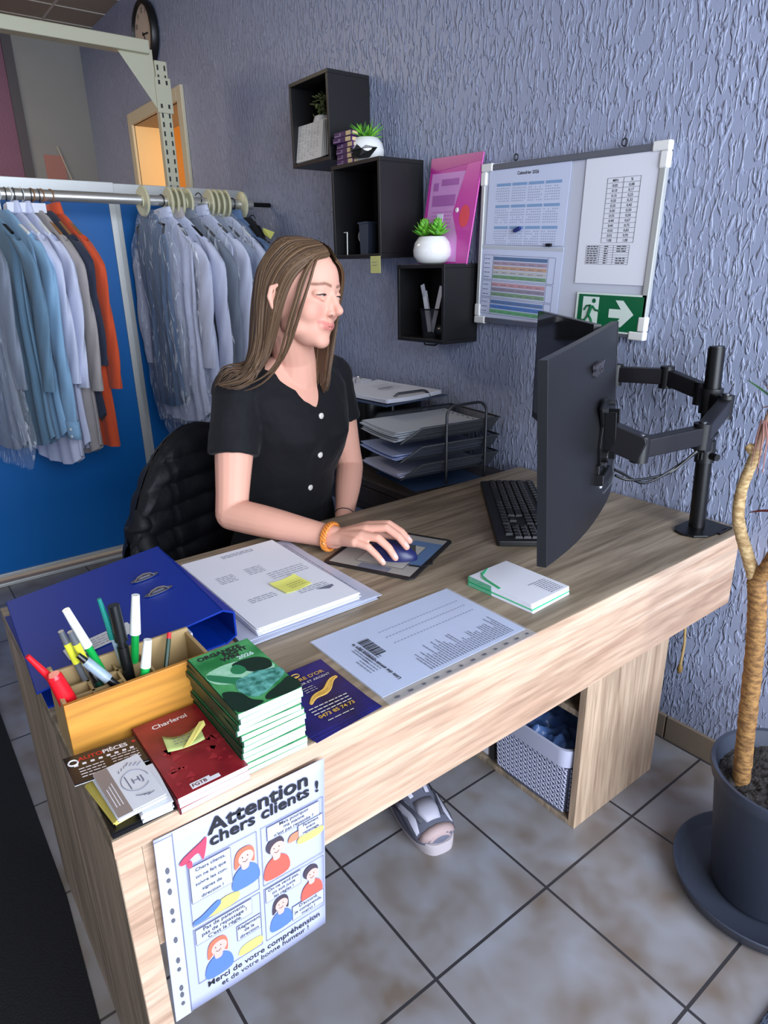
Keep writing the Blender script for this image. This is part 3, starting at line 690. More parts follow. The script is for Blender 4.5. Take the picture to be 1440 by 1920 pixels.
# ---------------------------------------------------------------- booklets
coverG = mat('cover_green',(34,120,62),.3,mix=(26,(84,168,104),.12)); coverD = mat('cover_green_dark',(20,64,44),.4); whiteP = mat('page_block',(226,228,238),.7)
coverR = mat('cover_red',(122,22,34),.3,mix=(30,(142,34,42),.1)); coverRd = mat('cover_red_dark',(90,14,26),.4)
def booklet(name, label, grp, cat, cx_, cy_, z, lx, ly, th, a, cover, spine, n=1):
    t = thing(name, label, cat, (cx_,cy_,z), a, group=grp)
    M = Matrix.Translation((cx_,cy_,z)) @ Matrix.Rotation(a,4,'Z')
    o = MB(M); o.bb(-lx/2+.001,lx/2,-ly/2+.002,ly/2-.0005,0.0006,th-0.0006); o.build('page_block', whiteP, t)
    o = MB(M); o.bb(-lx/2,lx/2,-ly/2,ly/2,th-0.0007,th); o.build('front_cover', cover, t)
    o = MB(M); o.bb(-lx/2,lx/2,-ly/2,ly/2,0,0.0007); o.build('back_cover', cover, t)
    o = MB(M); o.bb(-lx/2,lx/2,-ly/2-.0006,-ly/2+.001,0,th); o.build('spine', spine, t)
    return t, M
pos = ['bottom','second from the bottom','third from the bottom','fourth from the bottom','fifth from the bottom','middle','fifth from the top','fourth from the top','third from the top','second from the top','top']
rg = random.Random(11)
th = 0.0093
# red booklets: two wide ones below, one on top
for i in range(3):
    z = H+0.0002+i*0.0092
    t, M = booklet('red_booklet', ['bottom booklet under the dark red booklet, white page edges showing','middle booklet in the short pile of dark red booklets','top dark red booklet with a yellow folded note on it'][i], 'dark red booklets', 'booklet',
        0.878+0.001*i, -1.502+(0.0,0.001,-0.001)[i], z, 0.176, 0.1, 0.0090, (0.015,-0.01,0.0)[i], coverR, coverRd)
zr = H+0.0002+3*0.0092
Mc = frame((0.879,-1.503,zr),(0,1,0),(-1,0,0))     # page: x=+Y, y=-X
tw = mat('print_white',(228,226,232),.6)
text('Charleroi', 0.0135, Mc @ Matrix.Translation((0.0,0.064,0.0002)), tw, t, 'lettering', 'CENTER', bold=0.0003)
o = MB(Mc)
for _ in range(26):
    a_ = rg.uniform(0,6.28); r_ = rg.uniform(.004,.011); px = rg.choice((-1,1))*rg.uniform(.018,.042); py = rg.uniform(-.07,.01)
    o.poly([(px+r_*math.cos(a_+k*2.09), py+r_*math.sin(a_+k*2.09), 0.0002) for k in range(3)])
o.build('triangle_pattern', mat('cover_red_light',(158,40,50),.35), t)
o = MB(Mc); o.prism([(-0.027,-0.074),(0.0,-0.074),(0.0,-0.078),(0.012,-0.078),(0.012,-0.085),(-0.027,-0.085)],0,0.0003); o.build('logo_box', tw, t)
text('FGTB', 0.0085, Mc @ Matrix.Translation((-0.0255,-0.0825,0.0004)), coverRd, t, 'logo_lettering', bold=0.0002)
# folded yellow note
t = thing('folded_note', 'folded yellow note lying on the dark red booklet', 'note', (0.87,-1.503,zr))
Mn = frame((0.868,-1.503,zr+0.0008),(0.12,1,0),(-1,0.12,0))
o = MB(Mn); o.grid(lambda u,v: (-0.026+0.052*u, -0.016+0.030*v, 0.001+0.006*(2*u-1)**2*(.5+v)+0.0*v), 9, 5); o.build('back_leaf', mat('note_greenish',(178,190,120),.6), t, smooth=True, solid=0.0005)
o = MB(Mn); o.add([(-0.005,-0.016,0.0015),(0.027,0.013,0.014),(0.033,0.010,0.016),(0.033,0.003,0.013),(0.004,-0.017,0.003)],[(0,1,2,3,4)]); o.build('front_leaf', mat('note_yellow',(226,214,120),.6), t, solid=0.0005)
o = MB(Mn @ Matrix.Translation((0,0,0.0045)))
for r_ in range(3): dashes(o, -0.014, 0.012, 0.006-0.006*r_, 0.0014, rg, (.003,.007),.002)
o.build('handwriting', inkgrey, t)
# green booklets
for i in range(11):
    z = H+0.0002+i*th
    sh = (0.0,0.0,-0.006,-0.004,-0.008,-0.006,-0.008,-0.010,-0.012,-0.010,-0.006)[i]
    t, M = booklet('green_booklet', pos[i]+(' green booklet with woman cover art' if i==10 else ' booklet in the tall stack of green booklets'), 'green booklets', 'booklet',
        0.872+sh*0.35, -1.402+sh*0.35+rg.uniform(-.0015,.0015), z, 0.170, 0.1, 0.0091, rg.uniform(-.025,.025) if i<10 else 0.0, coverG, coverD)
zt = H+0.0002+11*th
Mc = frame((0.870,-1.404,zt),(0,1,0),(-1,0,0))
text('ORGANIZE', 0.0140, Mc @ Matrix.Translation((-0.041,.0670,0.0004)), ink, t, 'title_lettering', bold=0.0006)
text('FIGHT', 0.0140, Mc @ Matrix.Translation((-0.004,.0560,0.0004)), ink, t, 'title_lettering', bold=0.0006)
text('WIN', 0.0140, Mc @ Matrix.Translation((-0.012,.0450,0.0004)), ink, t, 'title_lettering', bold=0.0006)
text('2026', 0.0130, Mc @ Matrix.Translation((0.010,0.0360,0.0004)), mat('print_aqua',(190,226,214),.6), t, 'title_lettering', bold=0.0006)
def shape(nm, pts, m, dz, par, M_):
    o = MB(M_); n_ = len(pts); q = []
    for k in range(n_):   # smooth closed outline (Catmull-Rom)
        p0,p1,p2,p3 = pts[k-1],pts[k],pts[(k+1)%n_],pts[(k+2)%n_]
        for s in range(4):
            u = s/4; q.append(tuple(0.5*((2*p1[d])+(-p0[d]+p2[d])*u+(2*p0[d]-5*p1[d]+4*p2[d]-p3[d])*u*u+(-p0[d]+3*p1[d]-3*p2[d]+p3[d])*u**3) for d in (0,1)))
    o.poly([(a_[0],a_[1],dz) for a_ in q]); return o.build(nm, m, par)
g1 = mat('art_pale_green',(136,206,160),.4,mix=(60,(180,226,200),.15)); g2 = mat('art_dark',(12,44,34),.4); g3 = mat('art_aqua',(110,190,180),.4,mix=(90,(40,110,96),.15)); g4 = mat('art_skin_green',(40,128,84),.4)
shape('art_glow', [(-.046,.028),(-.01,.036),(.03,.022),(.046,-.01),(.02,-.03),(-.02,-.02),(-.046,.0)], g1, .0002, t, Mc)
shape('art_hair', [(-.006,.026),(.010,.032),(.034,.026),(.046,.008),(.040,-.012),(.018,-.010),(.006,.0)], g2, .00035, t, Mc)
shape('art_face', [(-.012,.018),(-.002,.026),(.006,.016),(.006,.002),(-.004,-.002),(-.012,.004),(-.014,.010)], g4, .0005, t, Mc)
shape('art_arm', [(-.046,.026),(-.036,.018),(-.020,.0),(-.008,-.012),(-.016,-.024),(-.034,-.008),(-.048,.012)], g4, .00045, t, Mc)
shape('art_dress', [(-.018,-.014),(-.002,-.012),(.012,-.008),(.030,-.014),(.048,-.022),(.046,-.040),(.026,-.052),(-.002,-.066),(-.018,-.062),(-.026,-.036)], g3, .00055, t, Mc)
shape('art_shadow', [(-.048,-.03),(-.028,-.04),(-.020,-.066),(-.010,-.082),(-.048,-.082)], g2, .0003, t, Mc)
shape('art_shadow', [(.0,-.07),(.028,-.058),(.048,-.05),(.048,-.083),(.0,-.083)], g2, .0003, t, Mc)

# navy flyers
navyF = mat('flyer_navy',(18,20,56),.25,mix=(14,(34,34,110),.14)); gold = mat('gold_print',(206,164,74),.4); goldW = mat('flyer_white',(214,210,200),.5)
for i in range(3):
    a_ = (0.07,0.035,0.0)[i]; cx_, cy_ = ((0.872,-1.283),(0.868,-1.282),(0.862,-1.281))[i]
    t = thing('gold_buyer_flyer', ['lowest navy flyer of the fan beside the green booklets','middle navy flyer of the fan beside the green booklets','top navy flyer with gold jewellery and a phone number'][i], 'flyer', (cx_,cy_,H+0.0005+0.0008*i), group='navy flyers')
    M = flatpage((cx_,cy_), a_, H+0.0006+0.0009*i)
    sheet(M, 0.170, 0.128, 0.0008, curl=0.0006).build('flyer_card', navyF, t)
Mc = frame((0.860,-1.281,H+0.0046),(0,1,0),(-1,0,0))
text("L'AFFAIRE D'OR", 0.0128, Mc @ Matrix.Translation((0.003,0.045,0)), gold, t, 'lettering', 'CENTER', bold=0.0002)
text("ACHAT D'OR ET ARGENT", 0.0085, Mc @ Matrix.Translation((0.003,0.033,0)), goldW, t, 'lettering', 'CENTER')
text("0473 85 74 73", 0.0115, Mc @ Matrix.Translation((0.006,-0.060,0)), gold, t, 'lettering', 'CENTER', bold=0.0003)
o = MB(Mc)
for r_ in range(3): dashes(o, -0.03, 0.042, -0.032-0.008*r_, 0.0022, rg, (.004,.010),.002)
dashes(o, -0.02, 0.03, -0.072, 0.0018, rg); 
for r_ in range(3): dashes(o, -0.01, 0.012, 0.022-0.006*r_, 0.0012, rg, (.004,.010),.002)
o.build('small_print', goldW, t)
o = MB(Mc)
for k in range(34):
    u = k/33; px, py = -0.018+0.072*u, -0.018+0.036*u+0.004*math.sin(u*9); r_ = .0022+.0035*math.sin(u*PI)
    o.tube([(px+r_*math.cos(q*PI/4), py+r_*math.sin(q*PI/4)*1.2, 0) for q in range(8)], .0009, 4, closed=True)
o.build('jewellery_print', gold, t)
o = MB(Mc); o.tube([(0.0+.008*math.cos(q*PI/6), .064+.0055*math.sin(q*PI/6),0) for q in range(12)], .0008, 4, closed=True); o.poly([(-.005,.063,0),(.005,.063,0),(.003,.058,0),(-.003,.058,0)]); o.build('emblem', gold, t)

# business cards and leaflets at the near corner
def cardstack(name, label, cx_, cy_, z0, lx, ly, a, n, th_, m, grp=None, jit=.0015):
    t = thing(name, label, 'card', (cx_,cy_,z0), group=grp)
    for i in range(n):
        M = flatpage((cx_+rg.uniform(-jit,jit), cy_+rg.uniform(-jit,jit)), a+rg.uniform(-.02,.02), z0+i*th_)
        o = MB(M); o.bb(-lx/2,lx/2,-ly/2,ly/2,0,th_*0.86); o.build('card', m, t)
    return t, flatpage((cx_,cy_), a, z0+n*th_)
cardB = mat('card_black',(16,14,18),.3); cardW = mat('card_white',(214,216,222),.6); cardG = mat('card_taupe',(142,128,122),.5); cardY = mat('card_yellow',(196,180,90),.5)
cardstack('leaflet_pile','pile of black leaflets beneath the business cards at the corner',0.905,-1.591,H+.0004,0.10,0.080,0.0,5,.0022,cardB)
cardstack('card_pile','yellow and white cards sticking out at the desk edge',0.900,-1.618,H+.0116,0.09,0.026,0.12,4,.0022,cardY)
cardstack('card_pile','white cards under the pale logo card, right side',0.922,-1.575,H+.0116,0.085,0.038,-0.05,7,.0022,cardW)
t, M = cardstack('business_cards','pale business cards with taupe stripe and line logo',0.912,-1.594,H+.0276,0.098,0.060,0.04,6,.0013,cardW)
o = MB(M); o.bb(-.049,.049,-.030,-.012,0,.0003); o.build('taupe_stripe', cardG, t)
Mb = M @ frame((0,0,.0004),(0,1,0),(-1,0,0)); o = MB(Mb)
o.tube([(.009+.017*math.cos(q*PI/14), .002+.021*math.sin(q*PI/14),0) for q in range(26)], .0004, 4, closed=False)
for sx_ in (-1,1):
    for k in range(4): o.tube([(.009+sx_*.004*k, .036-.003*k,0),(.013+sx_*.005*k,.041-.003*k,0)], .0005, 4); o.tube([(.0+.004*k, -.026-.003*k,0),(.006+.005*k,-.03-.001*k,0)], .0005, 4)
o.tube([(.0,.016,0),(.0,-.012,0)], .0006, 4)
o.build('line_logo', inkgrey, t)
text('HJ', 0.016, Mb @ Matrix.Translation((0.004,-0.004,0)), inkgrey, t, 'monogram')
o = MB(Mb)
for r_ in range(3): dashes(o, -.0, .034, 0, .0012, rg, (.004,.01),.002) if 0 else o.bb(-.026+.004*r_,-.025+.004*r_,-.03,.008+.004*r_,0,.0003)
o.build('small_print', tw, t)
t = thing('auto_parts_card', 'black card with white lettering and red plus, on top at the organiser', 'card', (0.838,-1.602,H+.033))
M = Matrix.Translation((0.838,-1.602,H+.0285)) @ Matrix.Rotation(-0.10,4,'X')
o = MB(M); o.bb(-.031,.031,-.048,.048,0,.002); o.build('card', cardB, t)
o = MB(M); o.bb(-.031,.031,-.048,.048,-.0008,0); o.build('card_edge', cardW, t)
Mb = M @ frame((0,0,.0023),(0,1,0),(-1,0,0))
text('AUTO', 0.0115, Mb @ Matrix.Translation((-.032,.014,0)), mat('print_red',(190,40,40),.5), t, 'lettering', bold=.0003)
text('PIÈCES', 0.0115, Mb @ Matrix.Translation((.0,.014,0)), tw, t, 'lettering', bold=.0003)
o = MB(Mb); o.bb(.040,.046,.0185,.0205,0,.0003); o.bb(.042,.044,.0165,.0225,0,.0003); o.build('plus_sign', MATS['print_red'], t)
o = MB(Mb); o.tube([(-.039+.006*math.cos(q*PI/6),.014+.006*math.sin(q*PI/6),0) for q in range(12)], .0012, 4, closed=True); o.build('gear_emblem', tw, t)
o = MB(Mb)
for k in range(8): o.poly([(-.04+.0105*k,.0045,0),(-.0345+.0105*k,.004,0),(-.034+.0105*k,.0085,0),(-.039+.0105*k,.009,0)])
for r_ in range(4):
    dashes(o, -.036, -.004, -.004-.006*r_, .0018, rg,(.004,.009),.0015); dashes(o, .006, .042, -.0-.006*r_, .0018, rg,(.004,.009),.0015)
o.build('small_print', tw, t)

# ---------------------------------------------------------------- notice in a punched pocket hanging on the desk front
t = thing('comic_notice', 'customer notice with four comic panels in a clear pocket on the desk front', 'notice', (0.96,-1.462,0.38))
Mp = frame((0.9485,-1.598,0.384),(0.0,1,-0.030),(0.03,0.030,1))     # lower-left corner of the pocket
Wp, Hp = 0.258, 0.342
def pg(u, v): return 0.024+u*(Wp-0.024), v*Hp
o = MB(Mp)
def wavy(u, v): return (u*Wp, v*Hp, 0.0)
o.grid(lambda u,v: (u*Wp, v*Hp, 0.0025*math.sin(u*3.3)*(1-v)+0.0015), 13, 17); o.build('page', mat('notice_paper',(178,182,214),.5,spec=.3), t, smooth=True, solid=0.0008)
Mq = Mp @ Matrix.Translation((0,0,0.0046))
o = MB(Mp @ Matrix.Translation((0,0,.0032))); o.bb(0,0.0225,0,Hp-.004,0,.0006); o.build('punched_strip', mat('strip_film',(190,194,222),.3), t)
o = MB(Mp @ Matrix.Translation((0,0,.0042))); o.bb(.0232,.0242,0,Hp,0,.0003); o.build('strip_seam', inkgrey, t)
holes(Mp @ Matrix.Translation((0,0,.0044)), .0125, [.03,.048,.062,.10,.118,.158,.195,.212,.248,.268,.285], .0036, t)
def tx(s, size, u, v, al='CENTER', m=ink, bold=0.0, nm='lettering', sx=1.0):
    x_, y_ = pg(u,v); return text(s, size, Mq @ Matrix.Translation((x_,y_,0)), m, t, nm, al, bold=bold, sx=sx, lsp=0.9)
tx('Attention', .036, .54, .905, bold=.0009, nm='title_lettering', sx=1.12)
tx('chers clients !', .0285, .58, .845, bold=.0007, nm='title_lettering', sx=1.1)
def ln(pts, r=.0005, nm='panel_outline', m=inkgrey, closed=False, dz=0):
    o = MB(Mq); o.tube([(*pg(*q),dz) for q in pts], r, 4, closed=closed); return o.build(nm, m, t)
def fl(pts, m, dz=0.0, nm='drawing'):
    return shape(nm, [pg(*q) for q in pts], m, dz, t, Mq)
for (u0,u1,v0,v1) in ((.06,.50,.475,.80),(.53,.98,.475,.80),(.06,.50,.14,.455),(.53,.98,.14,.455)):
    ln([(u0,v0),(u1,v0),(u1,v1),(u0,v1)], closed=True)
hairR = mat('cartoon_hair_red',(214,110,84),.6); hairB = mat('cartoon_hair_brown',(66,58,70),.6); skn = mat('cartoon_skin',(224,172,160),.6); blu = mat('cartoon_blue',(84,118,184),.6); red = mat('cartoon_red',(232,92,78),.6); ylw = mat('cartoon_yellow',(208,196,110),.6); meg = mat('megaphone_pink',(222,66,92),.6)
def person2d(u, v, s, hair, shirt, long_):
    e = lambda cu,cv,ru,rv,n_=8: [(cu+ru*math.cos(q*2*PI/n_), cv+rv*math.sin(q*2*PI/n_)) for q in range(n_)]
    if long_: fl([(u-.085*s,v-.060*s),(u-.080*s,v+.02*s),(u-.04*s,v+.060*s),(u+.04*s,v+.060*s),(u+.078*s,v+.02*s),(u+.075*s,v-.060*s),(u+.03*s,v-.035*s),(u-.03*s,v-.035*s)], hair, 0, 'drawn_hair')
    else: fl(e(u-.01*s,v+.022*s,.08*s,.055*s), hair, 0, 'drawn_hair')
    fl([(u-.025*s,v-.08*s),(u+.025*s,v-.08*s),(u+.03*s,v-.03*s),(u-.03*s,v-.03*s)], skn, .0003, 'drawn_neck')
    fl([(u-.10*s,v-.20*s),(u-.105*s,v-.11*s),(u-.04*s,v-.06*s),(u+.04*s,v-.06*s),(u+.105*s,v-.11*s),(u+.10*s,v-.20*s)], shirt, .0002, 'drawn_shirt')
    fl(e(u+.008*s,v-.008*s,.064*s,.046*s), skn, .0004, 'drawn_face')
    o = MB(Mq)
    for q in (-.022,.022): o.tube([(*pg(u+q*s,v+.006*s),.0006),(*pg(u+q*s,v+.0*s),.0006)], .0007, 4)
    o.tube([(*pg(u-.02*s,v-.025*s),.0006),(*pg(u,v-.034*s),.0006),(*pg(u+.022*s,v-.024*s),.0006)], .0005, 4); o.build('drawn_features', ink, t)
person2d(.415,.70,.80,hairR,blu,True); person2d(.63,.655,.80,hairB,red,False)
person2d(.20,.29,.80,hairR,blu,True); person2d(.645,.315,.72,hairB,blu,True); person2d(.885,.385,.72,hairB,red,False)
fl([(.07,.48),(.16,.485),(.24,.52),(.22,.545),(.12,.51),(.07,.50)], blu, .0002); fl([(.16,.482),(.34,.482),(.36,.53),(.25,.54)], ylw, .0001)
fl([(.80,.60),(.96,.60),(.97,.64),(.80,.64)], ylw, .0002); fl([(.34,.15),(.49,.15),(.49,.20),(.36,.20)], ylw, .0002); fl([(.72,.64),(.82,.645),(.84,.675),(.74,.68)], mat('cartoon_brown',(196,130,100),.6), .0003)
fl([(.02,.83),(.05,.82),(.13,.845),(.16,.80),(.19,.90),(.15,.89),(.05,.855)], meg, .0002, 'megaphone'); fl([(.06,.82),(.09,.822),(.09,.79),(.07,.79)], meg, .0003, 'megaphone')
for (u0,v0,u1,v1,s) in ((.07,.60,.325,.79,'Chers clients,\non ne fait que\nsuivre les con-\nsignes de\ndirection !'),(.57,.715,.95,.79,'Mais pourquoi\nma manne\nn\'est pas repassée ?'),(.79,.645,.975,.71,'Paiement\navant\nrepassage'),
        (.07,.365,.44,.45,'Pas de paiement,\npas de repassage !\nC\'est la règle.'),(.33,.25,.495,.335,'Règlement\nde la\ndirection'),(.54,.37,.80,.45,'On ne vend pas,\non suit juste\nles règles !'),(.73,.165,.975,.25,'D\'accord,\nje comprends,\nmerci !')):
    ln([(u0,v0),(u1,v0),(u1,v1),(u0,v1)], .0005, 'speech_bubble', closed=True, dz=.0006)
    o = MB(Mq); o.poly([(*pg(u0,v0),.0006),(*pg(u1,v0),.0006),(*pg(u1,v1),.0006),(*pg(u0,v1),.0006)]); o.build('bubble_fill', mat('bubble_white',(182,186,216),.6), t)
    k = s.count('\n')+1; sz = min((v1-v0)*Hp/k*1.0, (u1-u0)*(Wp-.024)/max(len(q) for q in s.split('\n'))*2.0)
    text(s, sz, Mq @ Matrix.Translation((*(pg((u0+u1)/2, v1-(v1-v0)/k*0.78)),.0010)), ink, t, 'lettering', 'CENTER', bold=.00008, lsp=(v1-v0)*Hp/k/sz*0.98)
tx('Merci de votre compréhension', .0155, .53, .085, bold=.0002); tx('et de votre bonne humeur !', .0135, .53, .045, bold=.0001)
# ---------------------------------------------------------------- side table with trays
dkw = wood('dark_wood', (38,34,34), (56,50,48), (74,66,62), 'X', 0.45)
t = thing('side_table', 'dark wooden side table with drawer against the wall behind the desk', 'table', (-0.5,-0.24,0))
o = MB(); o.bb(-1.15,0.168,-0.458,-0.02,0.695,0.72); o.build('tabletop', dkw, t, bevel=0.002)
o = MB(); o.bb(-1.13,0.15,-0.44,-0.03,0.60,0.69); o.build('drawer_case', dkw, t)
for i,(a_,b_) in enumerate(((-1.12,-0.49),(-0.48,0.145))):
    o = MB(); o.bb(a_,b_,-0.455,-0.441,0.602,0.690); dr = o.build('drawer_front', dkw, t, bevel=0.001)
for x_ in (-1.12,0.13):
    for y_ in (-0.43,-0.05):
        o = MB(); o.bb(x_-.0,x_+.02,y_-.01,y_+.01,0,0.60); o.build('leg', dkw, t)
# letter tray tower
t = thing('letter_tray_tower', 'dark metal mesh letter tray tower with three trays on the side table', 'letter tray', (-0.05,-0.235,0.72), math.radians(-8))
Mt = Matrix.Translation((-0.05,-0.235,0)) @ Matrix.Rotation(math.radians(-8),4,'Z')
mesh_m = mat('tray_mesh',(70,74,80),.5,metal=.5,alpha=.75)
TW, TD = 0.29, 0.385
for k,z in enumerate((0.757,0.817,0.878)):
    o = MB(Mt)
    o.bb(-TW/2+.02,TW/2-.02,-TD/2,TD/2-.02,z,z+.001)
    for s in (-1,1): o.quad((s*(TW/2-.02),-TD/2,z),(s*(TW/2-.02),TD/2-.02,z),(s*TW/2,TD/2,z+.045),(s*TW/2,-TD/2+.07,z+.045))
    o.quad((-(TW/2-.02),TD/2-.02,z),((TW/2-.02),TD/2-.02,z),(TW/2,TD/2,z+.045),(-TW/2,TD/2,z+.045))
    tr = o.build('tray', mesh_m, t)
    o = MB(Mt)
    a_ = [(-TW/2+.02,-TD/2,z),(-TW/2,-TD/2+.07,z+.045),(-TW/2,TD/2,z+.045),(TW/2,TD/2,z+.045),(TW/2,-TD/2+.07,z+.045),(TW/2-.02,-TD/2,z)]
    o.tube(a_, .0032, 6); o.tube([a_[0],a_[-1]], .0032, 6); o.build('tray_rim', steel, tr, smooth=True)
for s in (-1,1):
    for (y_a,y_b) in ((-0.03,0.13),) if s>0 else ((-0.06,0.10),):
        pts = [(s*TW/2+s*.004,y_a,0.722)]+[(s*TW/2+s*.004,y_a,0.95)]
        for q in range(1,6): an = PI-q*PI/12; pts.append((s*TW/2+s*.004, y_a+.035+.035*math.cos(an), 0.95+.035*math.sin(an)))
        for q in range(6): an = PI/2-q*PI/10; pts.append((s*TW/2+s*.004, y_b-.035+.035*math.cos(an), 0.95+.035*math.sin(an)))
        pts.append((s*TW/2+s*.004,y_b,0.722))
        o = MB(Mt); o.tube(pts, .0048, 10); o.build('hoop', steel, t, smooth=True)
for s in (-1,):
    for y_ in (-0.15,):
        for z in (0.735,0.80,0.86):
            o = MB(Mt); o.tube([(s*TW/2-.0,y_,z-.012),(s*TW/2+.02,y_-.02,z+.02)], .003, 6); o.build('stay', steel, t)
rg = random.Random(5)
for k,(z,n_,lab,m) in enumerate(((0.7595,4,'papers in the lowest tray, corners curling out','tray_paper1'),(0.8195,5,'papers with one bluish sheet in the middle tray','tray_paper2'),(0.8805,9,'thick sheaf of clear-pocketed papers in the top tray','tray_paper3'))):
    pt = thing('tray_papers', lab, 'papers', tuple(Mt @ Vector((0,0,z))), group=None)
    pm = mat(m, ((196,200,226),(176,190,232),(200,206,214))[k], .5, spec=.6)
    for i in range(n_):
        M = Mt @ Matrix.Translation((rg.uniform(-.006,.006), -.03+rg.uniform(-.012,.008), z+i*0.0034)) @ Matrix.Rotation(rg.uniform(-.04,.04),4,'Z')
        sheet(M, 0.238, 0.345, 0.0012, curl=0.004).build('sheet', pm, pt, smooth=True)
    if k == 2: 
        holes(M @ Matrix.Translation((0,0,.006)), .0, [], .003, pt) if 0 else None
        o = MB(M @ Matrix.Translation((0,0,.0055)))
        for q in range(7): o.box((-.10+.03*q,.155,0),(.012,.005,.0006))
        o.build('punched_hole', MATS['hole_grey'], pt)
o = MB(Mt); o.bb(-.11,.16,-.16,.12,0.7203,0.7215); tag(o.build('blue_folder', mat('folder_blue_grey',(60,84,120),.4)), 'thin blue-grey folder under the letter tray tower', 'folder')
# black box and open ring binder on it
t = thing('black_storage_box', 'black rounded storage box on the side table left of the trays', 'box', (-0.46,-0.19,0.72))
o = MB(); o.prism(rrect(0.40,0.30,0.07,6,-0.47,-0.195),0.72,0.945); o.build('body', mat('gloss_black',(10,10,12),.3), t, smooth=True)
o = MB(); o.prism(rrect(0.405,0.305,0.07,6,-0.47,-0.195),0.945,0.953); o.build('lid', black, t, smooth=True, bevel=.002)
t = thing('open_ring_binder', 'open ring binder with white pages on the black box', 'ring binder', (-0.4,-0.2,0.953))
Mo = frame((-0.36,-0.205,0.955),(-0.06,0.99,0),(-1,-0.08,0))   # x along wall depth, y to the far left
o = MB(Mo); o.bb(-.155,.155,-.20,.19,0,.003); o.build('cover', mat('binder_grey_blue',(50,66,96),.5), t)
o = MB(Mo @ Matrix.Translation((0,.19,0))); o.bb(-.155,.155,0,.30,0,.003); o.build('cover', MATS['binder_grey_blue'], t)
for i in range(7): sheet(Mo @ Matrix.Translation((0,-.005,.004+.002*i)) @ Matrix.Rotation(rg.uniform(-.02,.02),4,'Z'), .27, .36, .0014, curl=0.004).build('page', paper, t)
for i in range(4): sheet(Mo @ Matrix.Translation((0,.35,.004+.002*i)) @ Matrix.Rotation(.05+rg.uniform(-.02,.02),4,'Z'), .27, .26, .0014, curl=0.006).build('page', paper, t)
for x_ in (-.09,-.02,.05):
    o = MB(Mo); o.tube([(x_,.20+.024*math.cos(q*PI/8),.012+.03*math.sin(q*PI/8)) for q in range(9)], .0018, 6); o.build('ring', chrome, t, smooth=True)
o = MB(Mo); o.tube([(-.09,.20,.042),(.05,.20,.042)], .0016, 6); o.build('ring_bar', chrome, t)
o = MB(Mo @ Matrix.Translation((0,0,.0245)))
for q in range(5): dashes(o, .0, .09, .06-.02*q, .003, rg)
o.bb(-.02,.05,-.01,.0,0,.0003); o.build('printed_text', inkgrey, t)

# ---------------------------------------------------------------- black wall cubes
cube_m = mat('cube_black',(11,10,12),.45,bump=(300,.1,.0005)); 
def wcube(x0,x1,z0,z1,d,lab):
    t = thing('wall_cube_shelf', lab, 'shelf', ((x0+x1)/2,0,z0), group='black cube shelves on the wall'); k = .013
    for nm,(a,b,c,e) in (('bottom_board',(x0,x1,z0,z0+k)),('top_board',(x0,x1,z1-k,z1)),('side_board',(x0,x0+k,z0+k,z1-k)),('side_board',(x1-k,x1,z0+k,z1-k))):
        o = MB(); o.bb(a,b,-d,-.001,c,e); o.build(nm, cube_m, t, bevel=.001)
    o = MB(); o.bb(x0+k,x1-k,-.012,-.001,z0+k,z1-k); o.build('back_board', cube_m, t)
    return t
wcube(-.945,-.669,1.795,2.09,.19,'top left black cube shelf with an ivy pot and papers inside')
c2 = wcube(-.655,-.355,1.445,1.768,.20,'middle and largest black cube shelf, yellow note stuck below it')
wcube(-.315,-.064,1.158,1.418,.16,'lowest black cube shelf holding a mesh pen cup')
leafm = mat('leaf_green',(60,150,36),.4,mix=(30,(130,200,60),.2)); leafd = mat('leaf_dark',(24,70,30),.45,mix=(30,(60,110,40),.2)); leafo = mat('leaf_olive',(70,84,50),.5,mix=(40,(130,138,84),.2)); pot_w = mat('pot_white',(236,236,234),.12,coat=.5); leafr = mat('leaf_red_tip',(110,60,60),.5)
def leaf(o, b, d, L_, W_, droop=.2, thick=.0015):
    d = Vector(d).normalized(); s = d.cross(Vector((0,0,1))); s = s.normalized() if s.length>.01 else Vector((1,0,0)); b = Vector(b); u = s.cross(d)
    pts = []; n_ = 6
    for i in range(n_+1):
        f = i/n_; c = b+d*L_*f-Vector((0,0,1))*droop*L_*f*f; w_ = W_*math.sin(PI*min(.98,f*.85+.12))
        pts.append((c-s*w_/2+u*.0, c+u*w_*-.18, c+s*w_/2))
    vs = [q for p_ in pts for q in p_]; fs = []
    for i in range(n_):
        for j in (0,1): fs.append((i*3+j,i*3+j+1,i*3+j+4,i*3+j+3))
    o.add(vs, fs)
rg = random.Random(9)
